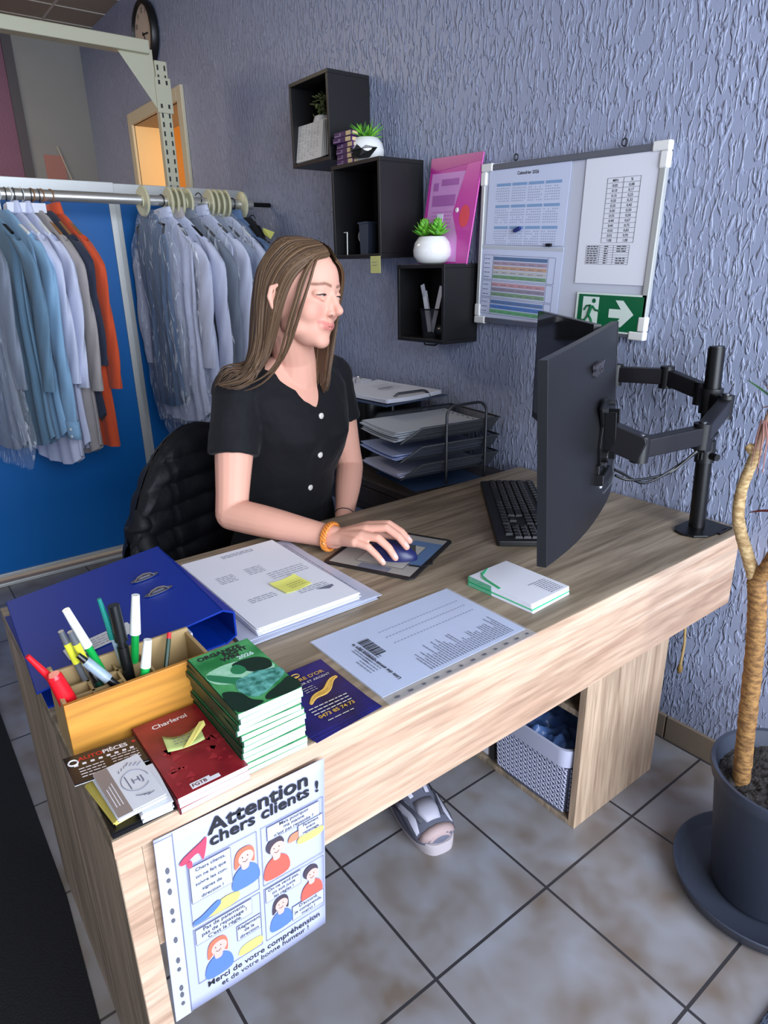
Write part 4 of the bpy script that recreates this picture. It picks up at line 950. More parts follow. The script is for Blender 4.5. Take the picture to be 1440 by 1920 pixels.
def succulent(name, lab, c, pr, ph, style, m, grp=None):
    t = thing(name, lab, 'plant', c)
    z = c[2]; k = pr
    o = MB(); o.lathe([(.45*k,0),(.75*k,.06*ph),(.97*k,.3*ph),(1.0*k,.5*ph),(.92*k,.78*ph),(.72*k,.98*ph),(.68*k,ph),(.62*k,.97*ph),(.6*k,.9*ph)],(c[0],c[1],z),36); o.build('pot', pot_w, t, smooth=True)
    o = MB(); o.lathe([(.001,.0),(.62*k,0)],(c[0],c[1],z+.91*ph),20); o.build('soil', mat('soil',(40,32,28),.9), t)
    o = MB()
    if style == 'rosette':
        for (dx,dy,r_,h_) in ((-.030,-.008,.044,.0),(.030,-.002,.042,.006),(.0,.022,.038,.0)):
            for lay in range(5):
                for q in range(8-lay):
                    a_ = 2*PI*q/(8-lay)+lay*.4; el = .25+lay*.28
                    leaf(o,(c[0]+dx,c[1]+dy,z+ph+.004+lay*.006),(math.cos(a_)*math.cos(el),math.sin(a_)*math.cos(el),math.sin(el)),r_*(1.05-.1*lay),.022,-.15)
    elif style == 'spiky':
        for q in range(46):
            a_ = rg.uniform(0,2*PI); el = rg.uniform(.3,1.4)
            leaf(o,(c[0]+.01*math.cos(a_),c[1]+.01*math.sin(a_),z+ph-.002),(math.cos(a_)*math.cos(el),math.sin(a_)*math.cos(el),math.sin(el)),rg.uniform(.05,.08),.010,.15)
    else:
        for q in range(60):
            a_ = rg.uniform(0,2*PI); r_ = rg.uniform(0,.055); 
            leaf(o,(c[0]+r_*math.cos(a_),c[1]+r_*math.sin(a_)*.6,z+ph+rg.uniform(-.01,.07)),(rg.uniform(-1,1),rg.uniform(-1,.6),rg.uniform(-.2,.9)),.026,.018,.2)
        for q in range(7):
            a_ = rg.uniform(0,2*PI); o.tube([(c[0],c[1],z+ph-.01),(c[0]+.04*math.cos(a_),c[1]+.03*math.sin(a_),z+ph+.05)],.0015,5)
    o.build('leaves', m, t, smooth=True, solid=.0012)
    return t
succulent('potted_succulent','bright green artificial succulent in round white pot on the lowest cube',(-.188,-.105,1.4185),.066,.088,'rosette',leafm)
ts = succulent('potted_grass','spiky green artificial plant in round white pot on the middle cube',(-.545,-.115,1.7685),.067,.085,'spiky',leafm)
o = MB(); 
for q in range(26):
    a_ = rg.uniform(0,2*PI); el = rg.uniform(.2,1.2); leaf(o,(-.575+.01*math.cos(a_),-.115,1.852),(math.cos(a_)*math.cos(el),math.sin(a_)*math.cos(el),math.sin(el)),rg.uniform(.04,.075),.009,.1)
o.build('dark_leaves', leafd, ts, smooth=True, solid=.001)
o = MB(); o.add([(-.53,-.186,1.782),(-.50,-.18,1.78),(-.478,-.15,1.782),(-.47,-.12,1.815),(-.49,-.155,1.822),(-.50,-.168,1.812),(-.515,-.176,1.826),(-.528,-.184,1.81),(-.545,-.186,1.822),(-.54,-.187,1.80)],[tuple(range(10))]); tag(o.build('cat_ornament', blp, solid=.004), 'small black cut-out ornament in front of the white pot on the middle cube', 'ornament')
tp = succulent('potted_ivy','dark olive leafy plant standing inside the top cube behind papers',(-.845,-.095,1.8085),.055,.165,'bushy',leafo)
# papers in top cube
t = thing('paper_sheaf', 'white printed sheets standing inside the top cube shelf', 'papers', (-.83,-.15,1.808))
for i in range(5):
    M = frame((-.835-.012*(4-i)*.5,-.165+.006*i,1.880),(1,.05,-.02),(-.0,.16,1)) @ Matrix.Rotation(.07*(i-2)*.4+.09,4,'Z')
    sheet(M, .195-.004*i, .132, .001, curl=.002).build('sheet', paper2, t)
M = frame((-.859,-.1695,1.880),(1,.05,-.02),(0,.16,1)) @ Matrix.Rotation(.034,4,'Z'); o = MB(M @ Matrix.Translation((0,0,-.0006+.006)))
for c_ in range(7):
    for r_ in range(19): 
        if rg.random()<.8: o.bb(-.05+.02*c_,-.05+.02*c_+rg.uniform(.005,.014),.058-.0064*r_,.0594-.0064*r_,0,.0002)
o.build('printed_table', inkgrey, t)
# purple boxes on middle cube
pur = mat('box_purple',(66,32,84),.35); beige = mat('box_beige',(210,186,140),.5); lil = mat('box_print',(170,150,190),.5)
for i in range(6):
    dx = (0,0,-.003,.002,-.01,-.002)[i]; z = 1.7686+i*.0178
    if i==5: z = 1.7686+5*.0178
    t = thing('purple_box', ['bottom','second lowest','third','fourth','fifth','topmost'][i]+' small purple box in the stack beside the top cube', 'box', (-.585,-.155,z), group='purple boxes on the middle cube')
    M = Matrix.Translation((-.582+dx,-.150+(.0 if i<4 else -.006),z)) @ Matrix.Rotation((.02,-.03,.02,0,.12,.06)[i],4,'Z')
    if i<6:
        o = MB(M); o.bb(-.050,.05,-.036,.036,0,.0172); o.build('carton', pur, t, bevel=.0005)
        o = MB(M); o.bb(-.048,-.010,-.0365,-.036,.004,.006); o.bb(-.05+.03,-.01,-.0365,-.036,.009,.012); o.build('printing', lil, t)
        o = MB(M); o.bb(.020,.046,-.0368,-.036,.002,.0155); o.bb(.05,.0506,-.03,-.005,.003,.014); o.build('picture', beige, t)
# contents of the middle cube
o = MB(); o.prism([(-.022,0),(.022,0),(.028,.11),(-.028,.11)],-.02,.02,frame((-.535,-.125,1.459),(1,0,0),(0,0,1))); t = tag(o.build('grey_cup', mat('cup_slate',(64,72,90),.4),bevel=.002), 'tall slate-grey square cup inside the middle cube shelf','cup')
o = MB(); o.bb(-.566,-.504,-.148,-.102,1.567,1.573); o.build('rim', MATS['cup_slate'], t)
o = MB(); o.tube([(-.615,-.165,1.4595),(-.612,-.165,1.540)],.0022,6); o.tube([(-.612,-.165,1.540),(-.634,-.165,1.540)],.0018,6); tag(o.build('white_cable', whp, smooth=True),'thin white cable end standing inside the middle cube shelf','cable')
o = MB(); o.tube([(-.585+.014*math.cos(q*PI/6),-.12,1.525+.018*math.sin(q*PI/6)) for q in range(12)],.0025,6,closed=True); tag(o.build('white_ring', whp, smooth=True),'small white ring hanging inside the middle cube shelf','ring')
o = MB(); o.bb(-.415,-.357,-.203,-.2015,1.392,1.45); t = tag(o.build('sticky_note', mat('note_pale',(206,206,130),.7)),'pale yellow sticky note hanging below the middle cube shelf','sticky note')
o = MB(frame((-.415,-.2035,1.392),(1,0,0),(0,0,1)))
for r_ in range(2): dashes(o, .01,.04,.036-.01*r_,.002,rg,(.004,.008),.002)
o.build('handwriting', inkgrey, t)
# mesh cup in lowest cube
t = thing('mesh_pen_cup','dark wire mesh cup with white strips inside the lowest cube','pen cup',(-.20,-.085,1.1715))
o = MB(); o.lathe([(.036,0),(.044,.095)],(-.20,-.09,1.1715),28); o.build('mesh_wall', mat('cup_mesh',(60,62,70),.4,metal=.5,alpha=.45), t, smooth=True)
o = MB(); o.tube([(-.20+.045*math.cos(q*PI/12),-.09+.045*math.sin(q*PI/12),1.268) for q in range(24)],.0025,6,closed=True); o.build('rim', blackm, t, smooth=True)
for i,(a_,b_) in enumerate((((-.21,1.19),(-.262,1.350)),((-.205,1.19),(-.240,1.328)),((-.195,1.19),(-.145,1.345)),((-.20,1.19),(-.228,1.310)))):
    o = MB(); d_ = Vector((b_[0]-a_[0],0,b_[1]-a_[1])); M = frame((a_[0],-.085-.006*i,a_[1]),(d_.z,0,-d_.x),(d_.x,0,d_.z)); o.bb(-.010,.010,0,d_.length,0,.0012,); o.M = M
    o = MB(M); o.bb(-.010,.010,0,d_.length,0,.0012); tag(o.build('paper_strip', paper),['leftmost long white strip in the mesh cup','shorter white strip beside the leftmost one in the mesh cup','white strip leaning right in the mesh cup','shortest white strip in the mesh cup'][i],'paper strip')
o = MB(); o.sphere((-.125,-.10,1.197),(.035,.03,.026),10); tag(o.build('black_pouch', blp, smooth=True),'small black pouch beside the mesh cup in the lowest cube','pouch')
o = MB(); o.tube([(-.20,-.13,1.157),(-.19,-.135,1.148),(-.13,-.14,1.150),(-.12,-.135,1.157)],.003,6); tag(o.build('shelf_hook', blackm, smooth=True),'small black hook under the lowest cube shelf','hook')
# pink document folder
t = thing('pink_folder','translucent magenta document folder leaning beside the whiteboard','folder',(-.185,-.04,1.418))
pk = mat('folder_magenta',(206,60,170),.18,alpha=.86,spec=.7)
Mf = frame((-.316,-.055,1.4195),(.982,0,-.03),(.03,.12,.99))
o = MB(Mf); o.prism([(0,0),(.252,.0),(.268,.345),(.018,.345)],0,.006); o.build('sleeve', pk, t, bevel=.002)
o = MB(Mf); o.prism([(.018,.30),(.267,.32),(.268,.345),(.018,.345)],.006,.0072); o.build('flap_band', mat('folder_deep',(176,30,140),.25), t)
o = MB(Mf); o.poly([(.262,.32,.0065),(.205,.32,.0065),(.165,.20,.0065),(.155,.165,.0065),(.19,.09,.0065),(.20,.0,.0065),(.252,.0,.0065)]); o.build('flap', mat('folder_flap',(208,70,170),.25), t)
o = MB(Mf); o.lathe([(.001,.009),(.006,.0088),(.008,.0065)],n=18,M=Matrix.Translation((.175,.175,0)),close=True); o.build('snap_button', white_pl, t, smooth=True)
o = MB(Mf); o.prism([(.02,.01),(.235,.01),(.245,.295),(.03,.295)],.0,.0015,M=Matrix.Translation((0,0,.0046))); o.build('paper_inside', mat('paper_pinkish',(214,150,210),.6), t)
o = MB(Mf @ Matrix.Translation((0,0,.0066)))
o.bb(.045,.07,.24,.265,0,.0004); o.bb(.085,.17,.255,.275,0,.0003); o.bb(.045,.16,.19,.225,0,.0003)
for r_ in range(5): dashes(o,.05,.15,.17-.012*r_,.002,rg)
o.build('printed_text', mat('print_mauve',(176,104,176),.6), t)
o = MB(Mf @ Matrix.Translation((0,0,.0068))); o.bb(.078,.108,.10,.165,0,.001); o.build('white_tag', paper, t)
o = MB(Mf @ Matrix.Translation((0,0,.0071))); o.lathe([(.001,.0),(.035,.0)],n=20,M=Matrix.Translation((.215,.155,0)) @ Matrix.Diagonal((.7,1,1,1)),close=True); o.build('orange_sticker', mat('sticker_orange',(232,70,90),.4), t)

# ---------------------------------------------------------------- whiteboard
t = thing('whiteboard','whiteboard with grey frame hung with calendar and schedules','whiteboard',(.28,-.01,1.2))
Mw = frame((.2815,-.018,1.4605),(1,0,-.030),(0.012,0,1)); BW, BH = .650, .485
o = MB(Mw); o.bb(-BW/2+.006,BW/2-.006,-BH/2+.006,BH/2-.006,-.008,.0); o.build('board', mat('board_white',(200,204,218),.22), t)
for (a,b,c,e) in ((-BW/2,BW/2,BH/2-.018,BH/2),(-BW/2,BW/2,-BH/2,-BH/2+.018)):
    o = MB(Mw); o.bb(a,b,c,e,-.01,.007); o.build('frame_rail', mat('frame_grey',(120,124,136),.35,metal=.5), t, bevel=.002)
for (a,b) in ((-BW/2,-BW/2+.014),(BW/2-.018,BW/2)):
    o = MB(Mw); o.bb(a,b,-BH/2+.01,BH/2-.01,-.01,.0075); o.build('frame_rail', alu, t, bevel=.002)
for sx_ in (-1,1):
    for sy_ in (-1,1):
        o = MB(Mw); o.bb(sx_*(BW/2+.004),sx_*(BW/2-.045),sy_*(BH/2+.004),sy_*(BH/2-.020),-.011,.010); o.bb(sx_*(BW/2+.004),sx_*(BW/2-.020),sy_*(BH/2-.02),sy_*(BH/2-.06),-.011,.010); o.build('corner_cap', white_pl, t, bevel=.004)
for x_ in (-.19,.19):
    o = MB(Mw); o.tube([(x_+.008*math.cos(q*PI/6),BH/2+.012+.009*math.sin(q*PI/6),0) for q in range(12)],.002,6,closed=True); o.build('hanging_loop', steel, t, smooth=True)
def onboard(x, z): # board page coords of world x,z
    return (x-.2815, z-1.4605-.030*(-(x-.2815))*-1)
def wbpage(nm, lab, cat, x0,x1,z0,z1,m,dz=.002,rot=0,th=.0008):
    pt = thing(nm, lab, cat, ((x0+x1)/2,-.02,(z0+z1)/2)); cx_,cy_ = (x0+x1)/2-.2815,(z0+z1)/2-1.4605
    M = Mw @ Matrix.Translation((cx_,cy_+.03*cx_,dz)) @ Matrix.Rotation(rot,4,'Z')
    o = MB(M); w_,h_ = x1-x0,z1-z0; o.prism(rrect(w_,h_,.001,2),0,th); o.build('page', m, pt); return pt, M @ Matrix.Translation((0,0,th+.0003)), w_, h_
bluish = mat('calendar_paper',(206,214,240),.4)
pt, M, w_, h_ = wbpage('wall_calendar','year calendar sheet with twelve month grids, top left of the whiteboard','calendar',-.014,.306,1.468,1.706,bluish,.003,-.02)
text('Calendrier 2026', .013, M @ Matrix.Translation((0.0,.082,0)), ink, pt, 'title_lettering','CENTER',bold=.0003)
cb = mat('calendar_header_blue',(130,164,206),.6); cl = mat('calendar_grid',(150,158,182),.7)
for r_ in range(3):
    for c_ in range(4):
        gx, gy = -.125+.066*c_, .052-.062*r_
        o = MB(M); o.bb(gx,gx+.06,gy,gy+.008,0,.0002); o.build('month_header', cb, pt)
        o = MB(M)
        for a in range(6):
            for b in range(7):
                if rg.random()<.92: o.bb(gx+.001+b*.0084,gx+.005+b*.0084,gy-.008-a*.0072,gy-.0055-a*.0072,0,.0002)
        o.build('month_grid', cl, pt)
pt, M, w_, h_ = wbpage('work_schedule','landscape work schedule with coloured bands, bottom left of the whiteboard','schedule',-.036,.305,1.228,1.466,bluish,.0035,-.03)
o = MB(M); o.bb(-.17,.17,.107,.117,0,.0003); o.build('punched_strip', mat('strip_grey',(190,196,206),.4), pt)
for (y0,y1,cs) in ((.015,.085,((92,120,160),(170,150,170),(196,160,140),(190,190,190),(120,160,120))),(-.04,.005,((196,150,160),(150,140,160),(130,160,130))),(-.095,-.05,((100,130,180),(84,130,200),(110,180,130)))):
    n_ = len(cs)
    for i,cc in enumerate(cs):
        o = MB(M); hh = (y1-y0)/n_; o.bb(-.11,.115,y1-hh*(i+.85),y1-hh*i-.001,0,.0002); o.build('colour_band', mat('band_%d_%d_%d'%cc,cc,.6), pt)
    o = MB(M); 
    for a in (y0-.003,y1+.003): o.bb(-.155,.145,a,a+.001,0,.0003)
    for a in (-.155,-.112,.118,.145): o.bb(a,a+.001,y0-.003,y1+.003,0,.0003)
    for i in range(n_):
        dashes(o,-.15,-.125,y1-(y1-y0)/n_*(i+.7),.0025,rg,(.006,.014),.003)
        for c_ in range(6): dashes(o,-.105+.037*c_,-.085+.037*c_,y1-(y1-y0)/n_*(i+.6),.002,rg,(.004,.012),.003,z=.0004)
    o.build('table_lines', inkgrey, pt)
pt, M, w_, h_ = wbpage('conversion_table','white sheet with minutes conversion table, right half of the whiteboard','table sheet',.359,.588,1.353,1.682,paper,.003,.0)
o = MB(M); tx0,tx1,ty0,ty1 = -.038,.064,-.055,.108
for a in (tx0,tx1,(tx0+tx1)/2): o.bb(a-.0004,a+.0004,ty0,ty1,0,.0003)
for i in range(14): yy = ty1-(ty1-ty0)*i/13; o.bb(tx0,tx1,yy-.0003,yy+.0003,0,.0003)
for i in range(9): yy=-.062-.0062*i; o.bb(-.085,.055,yy-.0003,yy+.0003,0,.0002)
for a in (-.085,-.04,.005,.055): o.bb(a-.0003,a+.0003,-.062-.0062*8,-.062,0,.0002)
for i in range(8):
    dashes(o,-.082,-.045,-.066-.0062*i,.0025,rg,(.006,.012),.002); dashes(o,-.025,-.012,-.066-.0062*i,.0025,rg); 
    if i not in (3,4): dashes(o,.015,.045,-.066-.0062*i,.0025,rg)
o.build('table_lines', ink, pt)
rows = [('MIN','%'),('0:05','0,08'),('0:10','0,17'),('0:15','0,25'),('0:20','0,33'),('0:25','0,42'),('0:30','0,50'),('0:35','0,58'),('0:40','0,67'),('0:45','0,75'),('0:50','0,83'),('0:55','0,92'),('1:00','1,00')]
for i,(a,b) in enumerate(rows):
    yy = ty1-(ty1-ty0)*(i+.78)/13
    for s_,xx in ((a,(tx0*1.5+tx1*.5)/2),(b,(tx0*.5+tx1*1.5)/2)): text(s_, .0098, M @ Matrix.Translation((xx,yy,.0002)), ink, pt, 'cell_lettering','CENTER',bold=.0001)
# exit sign
exg = mat('exit_green',(10,96,58),.35); exw = mat('exit_white',(214,228,220),.4)
pt, M, w_, h_ = wbpage('exit_sign','green emergency exit sign with running figure and arrow on the whiteboard','sign',.375,.603,1.222,1.328,exw,.0055,.0,.002)
o = MB(M); o.bb(-.106,.108,-.048,.048,0,.0004); o.build('green_field', exg, pt)
o = MB(M); o.bb(-.090,-.035,-.046,.042,.0004,.0008); o.build('doorway_symbol', exw, pt)
o = MB(M); o.poly([(.002,-.012,.001),(.04,-.012,.001),(.02,-.036,.001),(.045,-.036,.001),(.082,0,.001),(.045,.036,.001),(.02,.036,.001),(.04,.012,.001),(.002,.012,.001)]); o.build('arrow_symbol', exw, pt)
o = MB(M)
o.prism([(-.052+.0065*math.cos(q*PI/6),.031+.0065*math.sin(q*PI/6)) for q in range(12)],.0008,.0012)
o.tube([(-.058,.018,.001),(-.066,-.008,.001)],.0055,6); o.tube([(-.060,.018,.001),(-.075,.016,.001),(-.083,.004,.001)],.003,6); o.tube([(-.055,.017,.001),(-.044,.006,.001),(-.030,.004,.001)],.003,6)
o.tube([(-.066,-.008,.001),(-.055,-.022,.001),(-.050,-.042,.001)],.0035,6); o.tube([(-.067,-.008,.001),(-.077,-.024,.001),(-.096,-.026,.001)],.0035,6); o.build('running_figure', exg, pt)
o = MB(Mw); o.prism(rrect(.028,.011,.005,4),.004,.014,Matrix.Translation((-.158,.049,0)) @ Matrix.Rotation(.35,4,'Z')); tag(o.build('magnet', navyd, bevel=.001),'dark oval magnet holding the year calendar','magnet')
o = MB(Mw); o.bb(-.038,-.018,-.0015,.0075,.004,.012); tag(o.build('magnet_bar', blp, bevel=.001),'small black and white magnet on the schedule strip','magnet')
# ---------------------------------------------------------------- monitors, arm and pole
mon_m = mat('monitor_shell',(17,16,18),.4,bump=(700,.25,.0005)); mon_e = mat('monitor_bezel',(28,28,32),.35); scr = mat('screen_glass',(12,13,18),.08,spec=.6)
def monitor(label, c, ang, tilt, roll, W_, H_, sag, logo, bulge=.03):
    """curved monitor; local x along width (a), y up, z = towards the back"""
    a = Vector((math.cos(ang),math.sin(ang),0)); n = Vector((-math.sin(ang),math.cos(ang),0)); z = Vector((0,0,1))
    z2 = math.cos(tilt)*z+math.sin(tilt)*n; a2 = math.cos(roll)*a+math.sin(roll)*z2; z3 = -math.sin(roll)*a+math.cos(roll)*z2
    bk_ = a2.cross(z3)   # local z
    M = Matrix.Translation(Vector(c)) @ Matrix((a2,z3,bk_)).transposed().to_4x4()
    t = thing('monitor', label, 'monitor', tuple(c))
    f = lambda x, d: d + sag*(1-(2*x/W_)**2)
    NX, NY = 25, 15
    def surf(d, bulge):
        def g(u, v):
            x, y = (u-.5)*W_, (v-.5)*H_
            b_ = bulge*max(0,1-abs(2*u-1)**2.4)*(1 if v<.45 else max(0,1-((v-.45)/.42)**2)) if bulge else 0
            return (x, y, f(x,d)+b_)
        return g
    o = MB(M)
    fr_ = [surf(-.016,0)(i/(NX-1),j/(NY-1)) for j in range(NY) for i in range(NX)]
    bk2 = [surf(0.0,bulge)(i/(NX-1),j/(NY-1)) for j in range(NY) for i in range(NX)]
    fs = [(j*NX+i+1,j*NX+i,(j+1)*NX+i,(j+1)*NX+i+1) for j in range(NY-1) for i in range(NX-1)]
    k = NX*NY
    bd = [i for i in range(NX)]+[NX*j+NX-1 for j in range(1,NY)]+[NX*(NY-1)+i for i in range(NX-2,-1,-1)]+[NX*j for j in range(NY-2,0,-1)]
    o.add(fr_+bk2, fs+[tuple(k+i for i in reversed(q)) for q in fs]+[(bd[i],bd[(i+1)%len(bd)],k+bd[(i+1)%len(bd)],k+bd[i]) for i in range(len(bd))])
    o.build('shell', mon_m, t, smooth=True, sharp=35)
    o = MB(M); o.grid(lambda u,v: ((u-.5)*(W_-.012), (v-.47)*(H_-.022), f((u-.5)*W_,-.0168)), 25, 3); o.build('screen', scr, t, smooth=True)
    o = MB(M)
    def edge_(sx): return [(sx*W_/2, y, f(W_/2,-.011)) for y in (-H_/2,H_/2)]
    for sx in (-1,1):
        o = MB(M); o.bb(sx*(W_/2),sx*(W_/2+.002),-H_/2,H_/2,f(W_/2,-.017),f(W_/2,.0015)); o.build('side_bezel', mon_e, t, bevel=.0005)
    if logo: text('acer', .05, M @ Matrix.Translation((.03,.112,f(0,.0)+.0125)) , mat('logo_grey',(66,64,70),.25), t, 'logo_lettering', 'CENTER', bold=.001, depth=.0035)
    return t, M, f
t1, M1, f1 = monitor('black curved monitor seen from behind, nearest to the camera', (.806,-.534,1.073), 1.988, 0.05, 0.03, .63, .385, .003, True, .032)
M1f = lambda x, y, d=0: M1 @ Vector((x, y, f1(x,0)+d))
# small round cap on the lower back, ports recess
o = MB(M1 @ Matrix.Translation((-.235,-.145,f1(-.235,.001)))); o.lathe([(.016,0),(.016,.004),(.012,.005),(.010,.002)],n=20); o.build('round_socket', mon_e, t1, smooth=True)
t2, M2, f2 = monitor('second dark monitor half hidden behind the first, facing the sitter', (.485,-.208,1.110), 2.51, 0.0, 0.0, .53, .33, .0, False, .006)
# VESA bracket on monitor 1
hx, hy = .0, -.01
Mv = M1 @ Matrix.Translation((hx,hy,f1(0,.032)))
t = thing('monitor_mount','black two-armed desk monitor mount with round pole','monitor arm',(.866,-.107,H))
o = MB(); o.prism([(.832,-.150),(.846,-.176),(.872,-.186),(.900,-.178),(.922,-.150),(.930,-.075),(.926,-.045),(.85,-.035),(.832,-.060)],H,H+.006); bp_ = o.build('base_plate', blackm, t, bevel=.002)
o = MB(); o.bb(.925,.932,-.11,-.045,H-.03,H+.006); o.build('clamp_lip', blackm, bp_)
o = MB(); o.cyl((.868,-.107,H+.004),(.851,-.107,1.212),.0195,32); pl = o.build('pole', blackm, t, smooth=True)
o = MB(); o.cyl((.851,-.107,1.212),(.8508,-.107,1.216),.0175,32); o.build('pole_cap', black, pl, smooth=True)
def pz(z): return Vector((.868-(z-.754)*.037,-.107,z))
for z0,z1,r_ in ((.93,.985,.0235),(1.055,1.115,.0265)):
    o = MB(); o.cyl(pz(z0),pz(z1),r_,28); o.build('collar', black, t, smooth=True)
o = MB(); o.cyl(pz(.95)+Vector((.022,-.008,0)),pz(.95)+Vector((.040,-.014,0)),.009,12); o.build('collar_knob', black, t, smooth=True)
o = MB(); 
q = pz(.955); o.tube([q+Vector((-.004,-.024,-.015)),q+Vector((-.004,-.024,.01))],.0035,6); o.tube([q+Vector((.004,-.0235,-.015)),q+Vector((.004,-.0235,.01))],.0035,6); o.build('collar_clip', blackm, t)
armm = mat('arm_black',(24,22,26),.38,metal=.2)
def link(a, b, w_=.030, h_=.040):
    a, b = Vector(a), Vector(b); d = (b-a); L_ = d.length; M = frame(a, d, (0,0,1) if abs(d.normalized().z)<.9 else (0,1,0))
    # frame: x along link, y up
    o = MB(M); o.prism([(0,-h_/2),(L_,-h_/2),(L_,h_/2),(0,h_/2)],-w_/2,w_/2); return o.build('arm_link', armm, t, bevel=.003)
A1, E1, W1 = Vector((.905,-.135,1.082)), Vector((.957,-.330,1.052)), Vector((.912,-.492,1.042))
link(pz(1.085)+Vector((0,0,0)), A1, .036, .045); link(A1, E1); link(E1, W1)
for P_ in (A1, E1, W1):
    o = MB(); o.cyl(P_-Vector((0,0,.030)),P_+Vector((0,0,.026)),.019,24); o.build('pivot', black, t, smooth=True)
    o = MB(); o.cyl(P_+Vector((0,0,.026)),P_+Vector((0,0,.030)),.009,12); o.build('pivot_screw', steel, t, smooth=True)
hc = Mv @ Vector((0,0,.006))
d_ = hc-W1; M = frame(W1,d_,(0,0,1)); o = MB(M); o.prism(rrect(d_.length+.02,.056,.012,4,d_.length/2,0),-.019,.019); o.build('tilt_head', armm, t, bevel=.002)
o = MB(M); o.cyl((d_.length*.55,0,.019),(d_.length*.55,0,.0225),.006,12); o.build('tilt_screw', chrome, t, smooth=True)
o = MB(Mv); o.prism([(-.045,-.055),(.045,-.055),(.05,-.02),(.03,.02),(.045,.055),(.05,.062),(.02,.075),(-.02,.075),(-.05,.062),(-.045,.055),(-.03,.02),(-.05,-.02)],.0,.006); vp = o.build('vesa_plate', blackm, t, bevel=.001)
for sx_ in (-1,1):
    for sy_ in (-1,1):
        o = MB(Mv); o.cyl((sx_*.04,sy_*.058,.004),(sx_*.04,sy_*.058,.016),.006,12); o.build('mount_screw', steel, t, smooth=True)
    o = MB(Mv); o.bb(sx_*.018-.003,sx_*.018+.003,-.05,.05,.006,.030); o.build('bracket_cheek', blackm, t, bevel=.001)
o = MB(Mv); o.bb(-.015,.02,-.12,-.055,.0,.003); tag(o.build('white_label', paper),'white sticker hanging from the mount plate behind the monitor','label')
# rear arm
B0, B1, B2 = pz(1.10)+Vector((-.02,.012,.0)), Vector((.722,-.090,1.128)), Vector((.60,-.135,1.126))
link(B0,B1,.028,.040); link(B1,B2,.028,.040); hc2 = M2 @ Vector((0,0,.035)); link(B2,hc2,.024,.036)
for P_ in (B1,B2,pz(1.10)+Vector((-.03,.008,0))):
    o = MB(); o.cyl(P_-Vector((0,0,.030)),P_+Vector((0,0,.026)),.018,24); o.build('pivot', black, t, smooth=True)
# cables
q1 = M1 @ Vector((.02,-.10,.058))
for k,(dz,lab) in enumerate(((0,'upper black cable from the monitor to the arm clip'),(-.012,'lower black cable from the monitor to the arm clip'))):
    cl_ = Vector((.945,-.285,1.018)); pts = []
    a_, b_ = Vector(q1)+Vector((0,0,dz*.5)), cl_
    for i in range(17):
        u = i/16; p_ = a_.lerp(b_,u); p_.z -= .055*math.sin(PI*u)*(1+dz*10)*(1-.3*u); p_ += Vector((0,.006*math.sin(u*11+k*2),.004*math.cos(u*9+k*3))); pts.append(p_)
    pts += [Vector((.93,-.20,1.03)),Vector((.895,-.135,1.02)),Vector((.878,-.12,.99))]
    o = MB(); o.tube(pts,.0032,8); tag(o.build('monitor_cable', blp, smooth=True), lab, 'cable')
o = MB(); o.bb(.930,.958,-.305,-.275,1.005,1.034); o.build('cable_clip', black, t, bevel=.003)
o = MB(); k_ = M1 @ Matrix.Translation((-.02,-.095,f1(0,.02))); o.M = k_
o.bb(-.05,.03,-.012,.012,0,.03); o.bb(-.045,.025,.01,.03,.0,.02); o.cyl((0,.04,0),(0,.04,.03),.014,16); o.build('port_block', black, t1, bevel=.002)
o = MB(k_); o.tube([(-.07,-.018,.034),(-.01,-.018,.036),(.03,-.012,.034),(.045,.004,.03),(.05,.02,.03)],.003,6); tag(o.build('cable_loop', mat('cable_grey',(70,72,78),.3), smooth=True),'grey cable hooked below the monitor mount','cable')

# ---------------------------------------------------------------- potted plant on the right
t = thing('dracaena','tall bare-stemmed dracaena in a dark plastic pot with saucer','plant',(1.255,-.33,0))
potm = mat('pot_anthracite',(52,58,72),.45); bark = mat('bark_tan',(160,118,66),.8,bump=(120,.9,.003),mix=(60,(110,76,40),.12),stretch=(1,1,2.4)); bark2 = mat('bark_pale',(206,178,130),.8,bump=(90,.7,.002),mix=(70,(160,128,84),.12),stretch=(1,1,2.5))
PXc, PYc = 1.262, -.330
o = MB(); o.lathe([(.105,.012),(.112,.02),(.142,.30),(.150,.312),(.156,.335),(.154,.345),(.145,.343),(.138,.315),(.13,.29)],(PXc,PYc,0),64,close=True); o.build('pot', potm, t, smooth=True)
o = MB(); o.lathe([(.001,.010),(.165,.010),(.185,.02),(.196,.045),(.199,.047),(.201,.044),(.189,.012),(.168,.0),(.001,.0)],(PXc,PYc,0),64,close=True); o.build('saucer', potm, t, smooth=True)
o = MB()
def soilf(u,v):
    a=2*PI*u; r_=.136*v; x_,y_=PXc+r_*math.cos(a),PYc+r_*math.sin(a)
    return (x_,y_,.305+.012*mnoise.noise(Vector((x_*60,y_*60,0)))+.006*mnoise.noise(Vector((x_*160,y_*160,3))))
o.grid(soilf,96,34,wrap=True); o.build('potting_soil', mat('soil_dark',(34,30,30),.95,bump=(200,1,.006),mix=(150,(56,52,50),.12)), t, smooth=True)
rg = random.Random(4)
TR = [(1.192,-.385,.30),(1.183,-.392,.45),(1.172,-.396,.62),(1.160,-.400,.74),(1.150,-.403,.795)]
